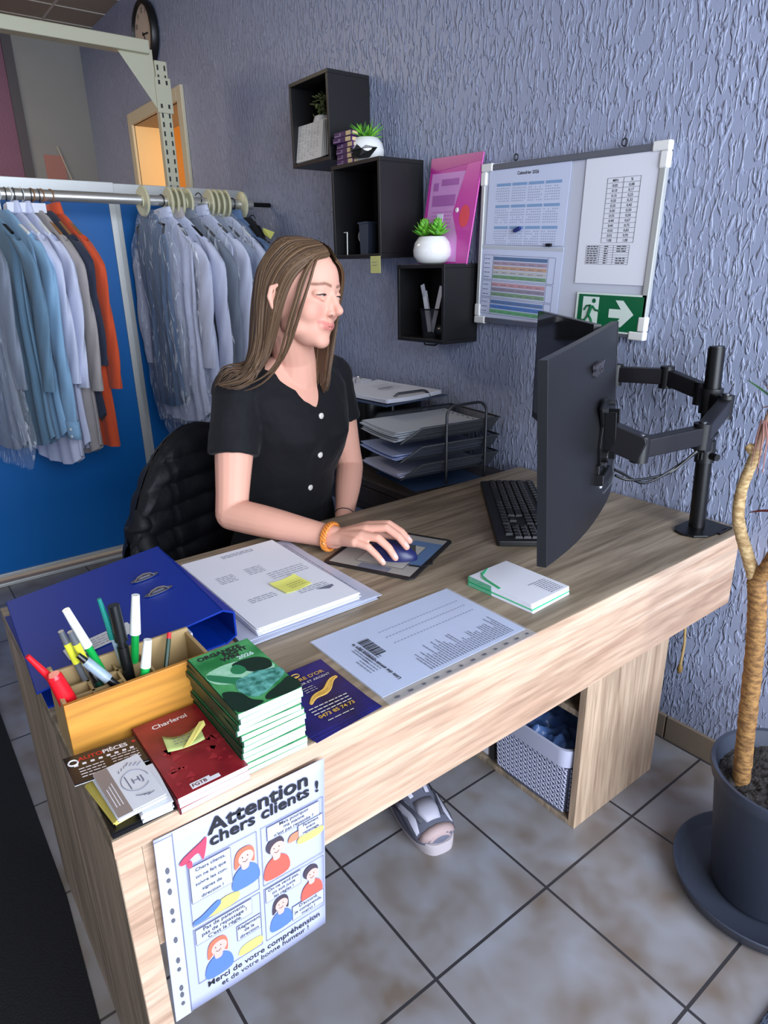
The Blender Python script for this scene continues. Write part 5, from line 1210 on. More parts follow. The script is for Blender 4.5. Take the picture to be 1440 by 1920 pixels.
def ringed(pts, r0, r1, m, nm, k=10):
    P_ = [Vector(q) for q in pts]; out = []; rs = []
    n_ = (len(P_)-1)*k
    for i in range(n_+1):
        s = i/k; j = min(int(s),len(P_)-2); u = s-j
        p0,p1,p2,p3 = P_[max(j-1,0)],P_[j],P_[j+1],P_[min(j+2,len(P_)-1)]
        out.append(.5*((2*p1)+(-p0+p2)*u+(2*p0-5*p1+4*p2-p3)*u*u+(-p0+3*p1-3*p2+p3)*u**3)); f_ = i/n_
        rs.append((r0+(r1-r0)*f_)*(1+.05*(1 if i%3==0 else 0)+.03*rg.uniform(-1,1)))
    o = MB(); o.tube(out, rs, 14); return o.build(nm, m, t, smooth=True)
ringed(TR,.0185,.0175,bark,'trunk',14)
ringed([(1.150,-.403,.790),(1.128,-.402,.835),(1.105,-.400,.880),(1.092,-.400,.920),(1.090,-.400,.975),(1.100,-.400,1.03),(1.106,-.400,1.062)],.0130,.0095,bark2,'branch',8)
o = MB(); o.tube([(1.104,-.400,1.052),(1.094,-.403,1.062),(1.088,-.405,1.067)],[.010,.010,.007],10); o.build('cut_stub', bark2, t, smooth=True)
ringed([(1.103,-.400,1.052),(1.110,-.400,1.09),(1.117,-.400,1.125),(1.123,-.400,1.155)],.008,.007,mat('stem_pinkish',(176,140,118),.7,bump=(80,.6,.002)),'branch',6)
ringed([(1.150,-.403,.790),(1.168,-.402,.835),(1.182,-.402,.885),(1.20,-.40,.96),(1.225,-.39,1.05),(1.24,-.38,1.15)],.0155,.013,bark,'branch',8)
for tip,base,w_,m in (((1.065,-.400,1.199),(1.123,-.400,1.158),.009,leafd),((1.098,-.40,1.192),(1.123,-.400,1.158),.004,mat('leaf_dry',(96,66,44),.7)),((1.16,-.41,1.235),(1.124,-.400,1.158),.014,leafd),((1.19,-.40,1.20),(1.126,-.400,1.158),.012,leafd),((1.20,-.42,1.160),(1.126,-.400,1.150),.005,leafo),((1.15,-.45,1.20),(1.124,-.400,1.155),.010,leafm),((1.10,-.40,1.145),(1.122,-.40,1.150),.010,mat('leaf_pink',(150,104,96),.7)),((1.16,-.34,1.21),(1.124,-.400,1.158),.010,leafd)):
    b_,e_ = Vector(base),Vector(tip); o = MB(); leaf(o,b_,e_-b_,(e_-b_).length,w_,.12); o.build('leaf', m, t, smooth=True, solid=.0008)
for k in range(9):
    a_ = rg.uniform(0,6.28); o = MB(); b_ = Vector((1.112+.008*math.cos(a_),-.400+.008*math.sin(a_),1.12)); o.tube([b_,b_+Vector((.012*math.cos(a_)+.008,.01*math.sin(a_),-.03)),b_+Vector((.016*math.cos(a_)+.01,.012*math.sin(a_),-.075-rg.uniform(0,.03)))],[.002,.0018,.0008],5); o.build('dry_leaf', MATS['leaf_pink'], t, smooth=True)
o = MB(); o.tube([(1.105,-.38,.925),(1.130,-.40,.940),(1.165,-.40,.950),(1.20,-.40,.962)],[.001,.0022,.003,.003],6); o.build('red_twig', mat('twig_red',(110,44,44),.6), t, smooth=True)
# ---------------------------------------------------------------- clothes rail
RX, RZ = -1.50, 1.708
t = thing('clothes_rail','chrome oval clothes rail running along the blue panels to the wall','rail',(RX,-1.4,RZ))
o = MB(); o.tube([(RX,-2.7,RZ),(RX,-.10,RZ)],.017,20,flat=1.25); o.build('rail_tube', mat('rail_chrome',(214,212,206),.28,metal=.8), t, smooth=True)
o = MB(); o.lathe([(.001,-.008),(.055,-.008),(.06,-.004),(.06,.004),(.055,.008),(.001,.008)],n=30,M=frame((RX,-.155,RZ-.005),(1,0,0),(0,0,1)),close=True); o.build('end_disc', cream_pl, t, smooth=True)
o = MB(); o.tube([(RX,-.10,RZ),(RX,-.003,RZ)],.010,12); o.build('wall_bracket', blackm, t, bevel=.003)
def dprofile(): return [(.020,-.006),(.058,-.006),(.064,0),(.058,.006),(.020,.006)]
for i,y in enumerate((-.627,-.513,-.487,-.461,-.428,-.322,-.296,-.268,-.240)):
    tt = thing('rail_divider', ['cream size divider disc alone at the left on the rail','first cream divider disc of the middle group','second cream divider disc of the middle group','third cream divider disc of the middle group','last cream divider disc of the middle group, set apart','first cream divider disc of the right group','second cream divider disc of the right group','third cream divider disc of the right group','last cream divider disc of the right group'][i], 'divider disc', (RX,y,RZ), group='divider discs on the clothes rail')
    o = MB(frame((RX,y,RZ-.006),(1,.12 if i in(0,4) else .0,0),(0,0,1)))
    o.lathe(dprofile()+[dprofile()[0]],n=30,close=True); o.build('disc', cream_pl, tt, smooth=True)
    o = MB(frame((RX,y,RZ-.006),(1,0,0),(0,0,1))); o.lathe([(.0195,-.009),(.024,-.009),(.024,.009),(.0195,.009),(.0195,-.009)],n=24,close=True); o.build('hub', cream_pl, tt, smooth=True)
rg = random.Random(21)
film = bpy.data.materials.new('garment_film'); film.use_nodes = True
b_ = film.node_tree.nodes['Principled BSDF']; b_.inputs['Base Color'].default_value = (.80,.86,.95,1); b_.inputs['Roughness'].default_value = .10; b_.inputs['Alpha'].default_value = .13; b_.inputs['Specular IOR Level'].default_value = 1.0
N = film.node_tree.nodes.new; L = film.node_tree.links.new
tc = N('ShaderNodeTexCoord'); mp = N('ShaderNodeMapping'); mp.inputs['Scale'].default_value = (1,1,.22); n_ = N('ShaderNodeTexNoise'); n_.inputs['Scale'].default_value = 42; n_.inputs['Detail'].default_value = 2; n_.inputs['Distortion'].default_value = 1.2
bp = N('ShaderNodeBump'); bp.inputs['Strength'].default_value = 1; bp.inputs['Distance'].default_value = .012
L(tc.outputs['Object'],mp.inputs[0]); L(mp.outputs[0],n_.inputs['Vector']); L(n_.outputs['Fac'],bp.inputs['Height']); L(bp.outputs[0],b_.inputs['Normal'])
rr_ = N('ShaderNodeValToRGB'); rr_.color_ramp.elements[0].position=.57; rr_.color_ramp.elements[1].position=.66; rr_.color_ramp.elements[0].color=(.10,)*3+(1,); rr_.color_ramp.elements[1].color=(.55,)*3+(1,)
L(n_.outputs['Fac'],rr_.inputs[0]); L(rr_.outputs[0],b_.inputs['Alpha'])
def fabric(name, col, col2=None):
    return mat(name, col, .85, bump=(700,.3,.0006), mix=(18,col2 or tuple(int(v*.93) for v in col),.2), sheen=.15, stretch=(1,1,.4))
def shirt(label, y, m, length=.95, hw=.215, ang=.25, sleeves=1, sl=.56, collar=None, cover=False, hem='round', cuff=False, seed=0, hanger=True, dz=0, grp=None, cat='shirt', hm=None, covlen=.14, short=False, tag_=None, strap=False):
    """a shirt on a hanger hung on the rail; local x = shoulder direction, y = thickness"""
    r = random.Random(seed*7+3)
    t = thing(cat if cat in('shirt','dress','blouse') else 'shirt', label, cat, (RX,y,RZ-length), 0, group=grp)
    M = Matrix.Translation((RX,y,RZ+dz)) @ Matrix.Rotation(ang,4,'Z')
    ph = r.uniform(0,6)
    zc = -.060   # collar
    def body(infl=0.0, ln_=length, z0=zc, extra=0.0):
        def g(u, v):
            a = 2*PI*u; z = z0-(ln_)*v
            q = -z+zc*1.0; q = -(z-zc)     # distance below the collar
            if q < .13: w_ = .055+(hw-.055)*min(1,max(0,q)/.13)**.75
            elif q < .40: w_ = hw-.02*(q-.13)/.27
            else: w_ = hw-.02+.022*(q-.4)/.5
            th = .010+.006*min(1,max(0,q)/.25)+.004*min(1,max(0,q-.3)/.5)
            w_ += infl*.8; th += infl
            ca, sa = math.cos(a), math.sin(a)
            x = w_*math.copysign(abs(ca)**.75,ca); yy = th*math.copysign(abs(sa)**.8,sa)
            k_ = min(1,max(0,q-.06)/.3)
            yy += k_*(.006*math.sin(7*ca*2.2+ph+q*3)+.003*math.sin(13*ca*1.7+ph*2+q*5)+.007*mnoise.noise(Vector((x*9,q*3.5,ph))))*(1 if infl==0 else 1.2)
            x += k_*.012*mnoise.noise(Vector((q*5,sa,ph+4)))+extra*mnoise.noise(Vector((x*18,q*12,ph+9)))
            zz = z
            if v > .9 and hem == 'round': zz += .055*abs(ca)**3*((v-.9)/.1)
            return (x, yy, zz)
        return g
    o = MB(M); o.grid(body(0), 56, 40, wrap=True); o.build('body', m, t, smooth=True, sharp=80)
    if sleeves:
        for s in (-1,1):
            o = MB(M)
            def sleeve(u, v, s=s):
                a = 2*PI*u; L_ = sl
                # centre line: from the shoulder point outwards then down
                cx_ = s*(hw-.03+.070*min(1,v/.18)**.8+.018*math.sin(v*2.5)-(.02*v)); cz = zc-.085-.012-L_*v**1.05
                cy_ = .003*s+.007*math.sin(v*5+ph)
                rx = .054-.014*v; ry = .0165-.002*v
                if v < .12: rx *= .75+.25*v/.12
                f_ = 1+.10*math.sin(3*a+v*14+ph)+.06*math.sin(5*a+v*23)
                return (cx_+rx*math.cos(a)*f_, cy_+ry*math.sin(a)*f_, cz+.035*math.cos(a)*s*(1-v)*.6*-1)
            o.grid(sleeve, 28, 30, wrap=True); so = o.build('sleeve', m, t, smooth=True, sharp=80)
            if cuff:
                e0 = sleeve(0,1); cxx = sum(sleeve(k/8,1)[0] for k in range(8))/8; cyy = sum(sleeve(k/8,1)[1] for k in range(8))/8; czz = sum(sleeve(k/8,1)[2] for k in range(8))/8
                o = MB(M); o.grid(lambda u,v: (cxx+(.041+.001*v)*math.cos(2*PI*u), cyy+.018*math.sin(2*PI*u), czz+.012-.075*v), 24, 4, wrap=True); cf = o.build('cuff', m, t, smooth=True, solid=.003)
                for q_ in (.02,.05):
                    o = MB(M); o.cyl((cxx+.012*s,cyy-.0175,czz+.0-q_),(cxx+.012*s,cyy-.022,czz+.0-q_),.0055,12); o.build('button', white_pl, cf, smooth=True)
    if collar is not None:
        o = MB(M)
        o.grid(lambda u,v: ((.054+.012*v)*math.cos(2*PI*u), (.016+.006*v)*math.sin(2*PI*u), zc+.028-.045*v+.006*math.cos(2*PI*u)), 26, 6, wrap=True); o.build('collar', collar, t, smooth=True, solid=.0025)
    if hanger:
        hmm = hm or blp
        o = MB(M); o.tube([(.0,0,-.075),(0,0,-.022)]+[(0+.024*math.sin(q*PI/7),0,.0+.024*-math.cos(q*PI/7)) for q in range(0,10)],.0022,6)
        o.tube([(0,0,-.075),(.11,0,-.105),(hw-.03,0,-.150)],.006,8); o.tube([(0,0,-.075),(-.11,0,-.105),(-hw+.03,0,-.150)],.006,8); o.build('hanger', hmm, t, smooth=True)
    if cover:
        o = MB(M)
        cl = length+covlen
        def cov(u, v):
            a = 2*PI*u; q = cl*v; z = zc+.02-q
            w_ = .04+(hw+.045-.04)*min(1,q/.17)**.65 if q<.17 else hw+.045-.02*(q-.17)
            th = .020+.012*min(1,q/.2)+.004*math.sin(q*9+ph)
            if v>.82: th *= 1-.75*((v-.82)/.18); w_ *= 1-.25*((v-.82)/.18)**2
            ca,sa = math.cos(a),math.sin(a); x = w_*math.copysign(abs(ca)**.7,ca); yy = th*math.copysign(abs(sa)**.8,sa)
            n1 = mnoise.noise(Vector((x*11,yy*20,q*5+ph))); n2 = mnoise.noise(Vector((x*30,yy*40,q*14+ph)))
            return (x+.018*n1*ca+.007*n2, yy+.009*n1+.005*n2, z+.02*n2*(v>.9))
        o.grid(cov, 60, 70, wrap=True); o.build('plastic_cover', film, t, smooth=True, sharp=80)
    return t, M
fb = {}
gl = 'garments on the left of the clothes rail'; gr = 'garments on the right of the clothes rail'
orange = fabric('cloth_orange',(222,84,42)); navyc = fabric('cloth_navy',(44,52,74)); beigec = fabric('cloth_beige',(178,170,168)); whitec = fabric('cloth_white',(214,220,244)); lblue = fabric('cloth_light_blue',(140,182,216)); sblue = fabric('cloth_steel_blue',(104,138,164)); greyc = fabric('cloth_grey',(124,134,150)); denim = fabric('cloth_denim',(96,124,164)); blackc = fabric('cloth_black',(26,26,32)); pinkc = fabric('cloth_pink',(170,44,74)); gstripe = fabric('cloth_stripe',(160,170,190),(120,130,156))
woodh = mat('hanger_wood',(150,104,64),.5)
shirt('orange long-sleeved shirt, rightmost of the left group', -1.000, orange, .955, .20, .30, hem='flat', seed=1, grp=gl, hm=woodh, sl=.60, collar=orange)
shirt('dark navy shirt between the orange and the beige shirt', -1.035, navyc, .86, .195, .28, seed=2, grp=gl, hm=woodh, sl=.5)
shirt('beige grey shirt between the navy and the white shirt', -1.070, beigec, .985, .20, .28, seed=3, grp=gl, sl=.60, hm=woodh)
shirt('white shirt with rounded hem in the left group', -1.108, whitec, .965, .20, .26, seed=4, grp=gl, collar=whitec, hm=whp, sl=.58)
shirt('second white shirt with long tail behind the light blue sleeve', -1.150, whitec, 1.02, .205, .26, seed=5, grp=gl, hm=whp, sl=.56, collar=whitec)
shirt('light blue shirt with buttoned cuff hanging low', -1.190, lblue, .90, .215, .26, seed=6, grp=gl, cuff=True, sl=.72, hm=whp)
shirt('steel blue shirt at the left edge of the photograph', -1.245, sblue, .92, .215, .26, seed=7, grp=gl, collar=sblue, sl=.58)
shirt('grey garment in clear plastic at the far left edge', -1.335, greyc, .92, .21, .22, seed=8, grp=gl, cover=True, sleeves=1, covlen=.10)
t = thing('hanger_tag_rail','white numbered hanger strip in front of the left shirts','tag',(RX,-1.13,1.66))
o = MB(); o.bb(RX+.045,RX+.047,-1.175,-1.035,1.640,1.675); o.build('strip', paper, t)
for k in range(5):
    o = MB(); y=-1.165+.03*k; o.tube([(RX+.044,y,1.672),(RX+.0,y,RZ-.026)]+[(RX+.024*math.sin(q*PI/7),y,RZ-.024*math.cos(q*PI/7)) for q in range(10)],.0018,6); o.build('hook', steel, t, smooth=True)
shirt('slate blue shirt in crinkled clear plastic, first right of the aluminium seam', -.610, fabric('cloth_slate',(74,100,134)), .84, .12, .22, seed=11, grp=gr, cover=True, sleeves=0, covlen=.10)
shirt('white shirt with open collar in clear plastic, beside the first divider disc', -.545, whitec, .92, .18, .28, seed=12, grp=gr, cover=True, collar=whitec, covlen=.14)
shirt('white long-sleeved shirt with wide hem in the right group', -.490, whitec, .93, .20, .30, seed=13, grp=gr, collar=beigec, sl=.6)
shirt('grey shirt in clear plastic between two white shirts', -.430, greyc, .95, .20, .28, seed=14, grp=gr, cover=True, collar=greyc)
shirt('white shirt with stiff upright collar behind the right discs', -.370, whitec, .95, .205, .28, seed=15, grp=gr, cover=True, collar=whitec, dz=.015)
shirt('pale striped shirt in clear plastic, right group', -.310, gstripe, .95, .20, .28, seed=16, grp=gr, cover=True)
shirt('white shirt near the wall end of the rail', -.255, whitec, .90, .20, .28, seed=17, grp=gr, cover=True, hm=whp)
shirt('denim blue short-sleeved shirt beside the woman\'s hair', -.205, denim, .80, .19, .28, seed=18, grp=gr, sl=.30, collar=denim)
shirt('black top second from the wall end of the rail', -.155, blackc, .82, .17, .26, seed=19, grp=gr, sleeves=0, hem='flat')
shirt('black and pink strappy dress at the wall end of the rail', -.105, pinkc, .88, .12, .2, seed=20, grp=gr, sleeves=0, hem='flat', cat='dress', dz=-.07)
o = MB(); o.add([(RX+.10,-.105,1.60),(RX+.13,-.06,1.58),(RX+.115,-.075,1.55),(RX+.09,-.10,1.575)],[(0,1,2,3)]); tag(o.build('yellow_ticket', yellow_note, solid=.0008),'yellow ticket pinned at the wall end of the clothes rail','ticket')
# ---------------------------------------------------------------- the seated woman
def remesh(mb, name, m, vox, smooth=6, parent=None, cutters=None, fac=.5, raw=None):
    me = bpy.data.meshes.new('tmp'); me.from_pydata([tuple(q) for q in mb.v],[],mb.f)
    bm = bmesh.new(); bm.from_mesh(me); bmesh.ops.recalc_face_normals(bm, faces=bm.faces); bm.to_mesh(me); bm.free()
    o = bpy.data.objects.new('tmp', me); C.objects.link(o)
    q = o.modifiers.new('r','REMESH'); q.mode = 'VOXEL'; q.voxel_size = vox; q.use_smooth_shade = True
    if smooth: s_ = o.modifiers.new('s','SMOOTH'); s_.factor = fac; s_.iterations = smooth
    cs = []
    for c_ in (cutters or []):
        ce = bpy.data.meshes.new('cut'); ce.from_pydata([tuple(x) for x in c_.v],[],c_.f)
        bm = bmesh.new(); bm.from_mesh(ce); bmesh.ops.recalc_face_normals(bm, faces=bm.faces); bm.to_mesh(ce); bm.free()
        co = bpy.data.objects.new('cut', ce); C.objects.link(co); cs.append(co)
        b = o.modifiers.new('b','BOOLEAN'); b.operation = 'DIFFERENCE'; b.object = co; b.solver = 'EXACT'
    dg = bpy.context.evaluated_depsgraph_get(); dg.update()
    out = bpy.data.meshes.new_from_object(o.evaluated_get(dg)); out.name = name
    bpy.data.objects.remove(o)
    if raw is not None:
        raw.add([v.co.copy() for v in out.vertices],[tuple(f_.vertices) for f_ in out.polygons]); bpy.data.meshes.remove(out); return
    for co in cs: bpy.data.objects.remove(co)
    if parent is not None: out.transform(wm(parent).inverted())
    out.materials.clear(); out.materials.append(m)
    out.polygons.foreach_set('use_smooth',[True]*len(out.polygons)); out.set_sharp_from_angle(angle=math.radians(50))
    ob = bpy.data.objects.new(name, out); C.objects.link(ob)
    if parent is not None: ob.parent = parent
    return ob
woman = thing('person','seated young woman with long brown hair in a black tunic, hand on the mouse','person',(-.05,-.80,0))
# head frame
HS = 1.17; haz, hpt, hrl = .440, -.097, -.115
HC = Vector((.097,-.818,1.321))
hf = Vector((math.cos(haz)*math.cos(hpt), math.sin(haz)*math.cos(hpt), math.sin(hpt)))
hl0 = Vector((-math.sin(haz), math.cos(haz), 0)); hu0 = hf.cross(hl0)
hl = math.cos(hrl)*hl0+math.sin(hrl)*hu0; hu = -math.sin(hrl)*hl0+math.cos(hrl)*hu0
HM = Matrix.Translation(HC) @ Matrix((hf,hl,hu)).transposed().to_4x4() @ Matrix.Scale(HS,4)
def hp(f, l, u): return HM @ Vector((f,l,u))
TS = MB()
def ell(c, r, M=None, n=14, mb=TS): mb.sphere(c, r, n, M)
def cap(pts, rs, n=16, M=None, mb=TS, flat=None):
    mb.tube(pts, rs, n, M=M, flat=flat)
    for q, r_ in ((pts[0], rs[0]),(pts[-1], rs[-1])): mb.sphere(tuple(q), r_*.999, 8, M)
# --- skull and face (head units): broad forms first, smoothed, then the features on top
HB = MB()
def he(c, r): HB.sphere(c, r, 18, HM)
he((-.008,0,.048),(.096,.073,.088)); he((.036,0,.056),(.052,.059,.062)); he((.026,0,.000),(.060,.061,.074)); he((.036,0,-.040),(.047,.049,.046))
he((.067,0,-.069),(.019,.023,.018)); he((-.005,0,-.005),(.055,.062,.045))
for s in (-1,1):
    he((.048,s*.033,-.006),(.033,.030,.032)); he((.020,s*.044,-.044),(.034,.018,.022)); he((.071,s*.024,.047),(.015,.024,.010))
remesh(HB,'x',None,.0042,26,None,fac=.5,raw=TS)
for s in (-1,1):
    ell((.0690,s*.0320,.0285),(.0150,.0175,.0125),HM,12)  # eyeball under the lids
    cap([(.0765,s*.014,.0250),(.0845,s*.030,.0165),(.070,s*.046,.0230)],[.0022,.0024,.0015],8,HM)
    ell((.0875,s*.0110,-.0085),(.0105,.0072,.0068),HM,10) # nostril wing
cap([(.076,0,.046),(.083,0,.030),(.0955,0,.010),(.1060,0,-.0010)],[.0085,.0085,.0088,.0092],14,HM)   # nose
ell((.1045,0,-.0025),(.0095,.0100,.0082),HM,10)
for s in (-1,1): ell((.082,s*.0075,.006),(.012,.0085,.014),HM,10)
cap([(.104,0,-.006),(.089,0,-.012)],[.006,.006],12,HM)
ell((.074,0,-.034),(.0150,.030,.0175),HM,12)     # mouth mound
cap([(.0700,-.0275,-.0290),(.0830,-.0150,-.0318),(.0880,0,-.0325),(.0830,.0150,-.0318),(.0700,.0275,-.0290)],[.0022,.0034,.0038,.0034,.0022],10,HM)
cap([(.0700,-.0250,-.0325),(.0815,-.0130,-.0390),(.0862,0,-.0405),(.0815,.0130,-.0390),(.0700,.0250,-.0325)],[.0022,.0038,.0044,.0038,.0022],10,HM)
# ears
for s in (-1,1):
    ell((-.006,s*.0830,.011),(.0120,.0040,.0225),HM,12)
    cap([(.004,s*.073,-.018),(-.008,s*.083,-.012),(-.018,s*.088,.010),(-.014,s*.088,.030),(.0,s*.083,.036),(.008,s*.076,.026)],[.005,.0055,.0048,.0048,.0048,.005],8,HM)
# --- neck, torso
NK = [hp(-.022,0,.0), hp(-.022,0,-.05), Vector((.035,-.805,1.185)), Vector((.010,-.80,1.11))]
cap([tuple(q) for q in NK],[.060,.058,.058,.075],20)
TAZ = .20
tf = Vector((math.cos(TAZ), math.sin(TAZ), 0)); tl = Vector((-math.sin(TAZ), math.cos(TAZ), 0))
LV = [(.47,-.115,.17,.13),(.55,-.11,.185,.135),(.64,-.095,.165,.120),(.73,-.070,.138,.103),(.82,-.045,.138,.103),(.90,-.022,.150,.118),(.97,-.008,.160,.132),(1.03,-.005,.168,.122),(1.085,-.008,.180,.098),(1.125,-.012,.168,.078),(1.155,-.006,.120,.062),(1.185,.004,.070,.052)]
def torso(infl, mb, z0=0, z1=9, n=40):
    rings = []
    L2 = []
    for a_, b_ in zip(LV, LV[1:]):
        for k in range(4): L2.append(tuple(a_[i]+(b_[i]-a_[i])*k/4 for i in range(4)))
    L2.append(LV[-1])
    for (z,cx_,w_,d_) in L2:
        if not (z0 <= z <= z1): continue
        c = Vector((cx_,-.800+.00*(z-.8),z)); ring_ = []
        for k in range(n):
            a = 2*PI*k/n; ca, sa = math.cos(a), math.sin(a)
            x = (d_+infl)*math.copysign(abs(ca)**.9,ca); y = (w_+infl)*math.copysign(abs(sa)**.9,sa)
            if ca > 0 and .88 < z < 1.05: x += .022*ca*(math.exp(-((abs(y)-.075)/.045)**2))*math.exp(-((z-.965)/.05)**2)
            ring_.append(c+tf*x+tl*y)
        rings.append(ring_)
    vs = [q for r_ in rings for q in r_]; fs = [(i*n+k,i*n+(k+1)%n,(i+1)*n+(k+1)%n,(i+1)*n+k) for i in range(len(rings)-1) for k in range(n)]
    mb.add(vs, fs+[tuple(reversed(range(n))),tuple(range((len(rings)-1)*n,len(rings)*n))])
torso(0, TS)
SR, ER, WR = Vector((.012,-.975,1.105)), Vector((.100,-1.062,.802)), Vector((.385,-.925,.788))
SL, EL, WL = Vector((-.055,-.628,1.10)), Vector((-.035,-.585,.815)), Vector((.115,-.715,.712))
def limb(a, b, r0, r1, bulge=.12, n=7, mb=TS, infl=0):
    pts = []; rs = []
    for i in range(n):
        u = i/(n-1); pts.append(tuple(a.lerp(b,u))); rs.append((r0+(r1-r0)*u)*(1+bulge*math.sin(PI*min(1,u*1.3)))+infl)
    cap(pts, rs, 18, None, mb)
limb(SR, ER, .050, .043); limb(ER, WR, .043, .0285, .10); limb(SL, EL, .049, .042); limb(EL, WL, .042, .028, .10)
# right hand on the mouse
MC = {'i':(.452,-.866,.824),'m':(.468,-.886,.826),'r':(.475,-.906,.816),'p':(.472,-.925,.803)}
for k in MC:
    cap([tuple(WR+Vector((0.0,{'i':.012,'m':.004,'r':-.004,'p':-.012}[k],.0))), tuple(WR.lerp(Vector(MC[k]),.5)), MC[k]],[.019,.0165,.0128],12)
FG = {'i':[(.492,-.838,.833),(.519,-.822,.817),(.537,-.812,.797)],'m':[(.511,-.860,.835),(.540,-.846,.817),(.558,-.838,.795)],
      'r':[(.514,-.888,.817),(.539,-.876,.797),(.553,-.868,.774)],'p':[(.505,-.911,.798),(.526,-.901,.780),(.539,-.893,.764)]}
for k in FG: cap([MC[k]]+FG[k],[.0120,.0108,.0096,.0082] if k!='p' else [.0108,.0096,.0086,.0074],12)
cap([tuple(WR+Vector((.01,.012,-.004))),(.425,-.868,.797),(.455,-.832,.790),(.482,-.812,.780)],[.018,.0165,.0118,.0092],12)
# left hand in the lap
d_ = (WL-EL).normalized()
for k,(o1,cv) in enumerate(((.018,.0),(.006,.002),(-.006,.0),(-.018,-.006))):
    sd = Vector((.62,.70,.3)).normalized()*o1*1.1; b0 = WL+sd*.6; b1 = WL+d_*.085+sd*1.2; b2 = b1+d_*.035+Vector((.0,0,-.012)); b3 = b2+d_*.018+Vector((0,0,-.024)); b4 = b3+Vector((.004,0,-.022))
    cap([tuple(b0),tuple(b1)],[.018,.013],12); cap([tuple(b1),tuple(b2),tuple(b3),tuple(b4)],[.012,.0106,.0095,.008],12)
cap([tuple(WL),tuple(WL+d_*.04+Vector((.03,.02,-.01))),tuple(WL+d_*.075+Vector((.045,.02,-.02)))],[.017,.0125,.009],12)
# legs (inside the trousers)
HR, KR, AR = Vector((-.10,-.90,.50)), Vector((.345,-.905,.52)), Vector((.455,-.80,.105))
HL, KL, AL = Vector((-.12,-.70,.50)), Vector((.30,-.64,.52)), Vector((.12,-.56,.105))
for a_,b_,c_ in ((HR,KR,AR),(HL,KL,AL)): limb(a_,b_,.078,.055); limb(b_,c_,.054,.036,.15)
def footdir(A, az): return A+Vector((math.cos(az)*.15,math.sin(az)*.15,-.065))
for A,az in ((AR,-.20),(AL,.1)): cap([tuple(A),tuple(A.lerp(footdir(A,az),.6)),tuple(footdir(A,az))],[.036,.032,.024],12)
skin = mat('skin',(238,176,160),.58,attr='skin_col',sss=.02,spec=.3)
body = remesh(TS,'body',skin,.0031,4,woman,fac=.45)
# skin colours by place: lips, brows, cheeks, nails
me = body.data; ca_ = me.color_attributes.new('skin_col','FLOAT_COLOR','POINT'); inv = HM.inverted() @ wm(woman)
base = Vector(lin((232,174,152))[:3]); lipc = Vector(lin((208,118,112))[:3]); brow = Vector(lin((104,70,52))[:3]); blush = Vector(lin((226,132,120))[:3]); nail = Vector(lin((240,196,188))[:3])
tips = [Vector(FG[k][-1])+Vector((.003,.002,.008)) for k in FG]; wmw = wm(woman)
buf = []
def seg(p_, a, b):
    a = Vector(a); b = Vector(b); u = max(0,min(1,(p_-a).dot(b-a)/(b-a).length_squared)); return (p_-a.lerp(b,u)).length
for v in me.vertices:
    q = inv @ v.co; c = base.copy()
    if q.length < .2:
        if q.x > .03:
            yy = abs(q.y)
            y3 = Vector((q.x,yy,q.z)); d = min(seg(y3,(.0715,.0275,-.0288),(.0865,.015,-.0322)),seg(y3,(.0865,.015,-.0322),(.0935,0,-.0325)),seg(y3,(.0715,.025,-.0330),(.0860,.013,-.0402)),seg(y3,(.0860,.013,-.0402),(.0925,0,-.0418)))
            k = max(0,min(1,(.0068-d)/.0028)); c = c.lerp(lipc,k*.8)
            db = min(seg(Vector((0,yy,q.z)),(0,.012,.0475),(0,.030,.0508)),seg(Vector((0,yy,q.z)),(0,.030,.0508),(0,.049,.0462)))
            if q.x > .045: c = c.lerp(brow,max(0,min(1,(.0042-db)/.0022))*.75)
            k = math.exp(-((yy-.037)/.020)**2-((q.z+.002)/.018)**2); c = c.lerp(blush,k*.45)
            k = math.exp(-((q.x-.108)/.010)**2-(yy/.010)**2-((q.z+.003)/.010)**2); c = c.lerp(blush,k*.2)
    else:
        pw = wmw @ v.co
        if pw.x > .5 and pw.z > .75:
            for tp in tips:
                if (pw-tp).length < .0075: c = nail.copy()
    buf += [c.x,c.y,c.z,1]
ca_.data.foreach_set('color', buf)
# eyes: whites and irises show in a narrow slit between the lids, dark lashes
eyew = mat('eye_white',(232,226,224),.2); iris = mat('iris',(70,58,50),.15); lash = mat('lash',(44,30,26),.6); lipline = mat('lip_line',(140,66,66),.6)
for s in (-1,1):
    o = MB(HM); o.sphere((.0722,s*.0320,.0265),(.0128,.0135,.0020),12); ey = o.build('eye', eyew, woman, smooth=True)
    o = MB(HM); o.sphere((.0790,s*.0325,.0266),(.0072,.0052,.0022),10); o.build('iris', iris, ey, smooth=True)
    o = MB(HM)
    pts = [(.0795,s*.0185,.0265),(.0835,s*.024,.0282),(.0850,s*.030,.0290),(.0838,s*.037,.0284),(.0795,s*.043,.0268),(.0745,s*.0485,.0258)]
    o.tube(pts,[.0006,.0012,.0016,.0017,.0016,.0008],6); o.build('eyelashes', lash, ey, smooth=True)
o = MB(HM); o.tube([(.0722,-.0290,-.0300),(.0822,-.0180,-.0345),(.0880,-.008,-.0362),(.0898,0,-.0364),(.0880,.008,-.0362),(.0822,.0180,-.0345),(.0722,.0290,-.0300)],[.0006,.0009,.0009,.0009,.0009,.0009,.0006],6); o.build('mouth_line', lipline, woman, smooth=True)
o = MB(HM); o.tube([(.0945+.0035*math.cos(q*PI/5),-.0135,-.0150+.0035*math.sin(q*PI/5)) for q in range(8)],.0007,5); o.build('nose_ring', steel, woman, smooth=True)

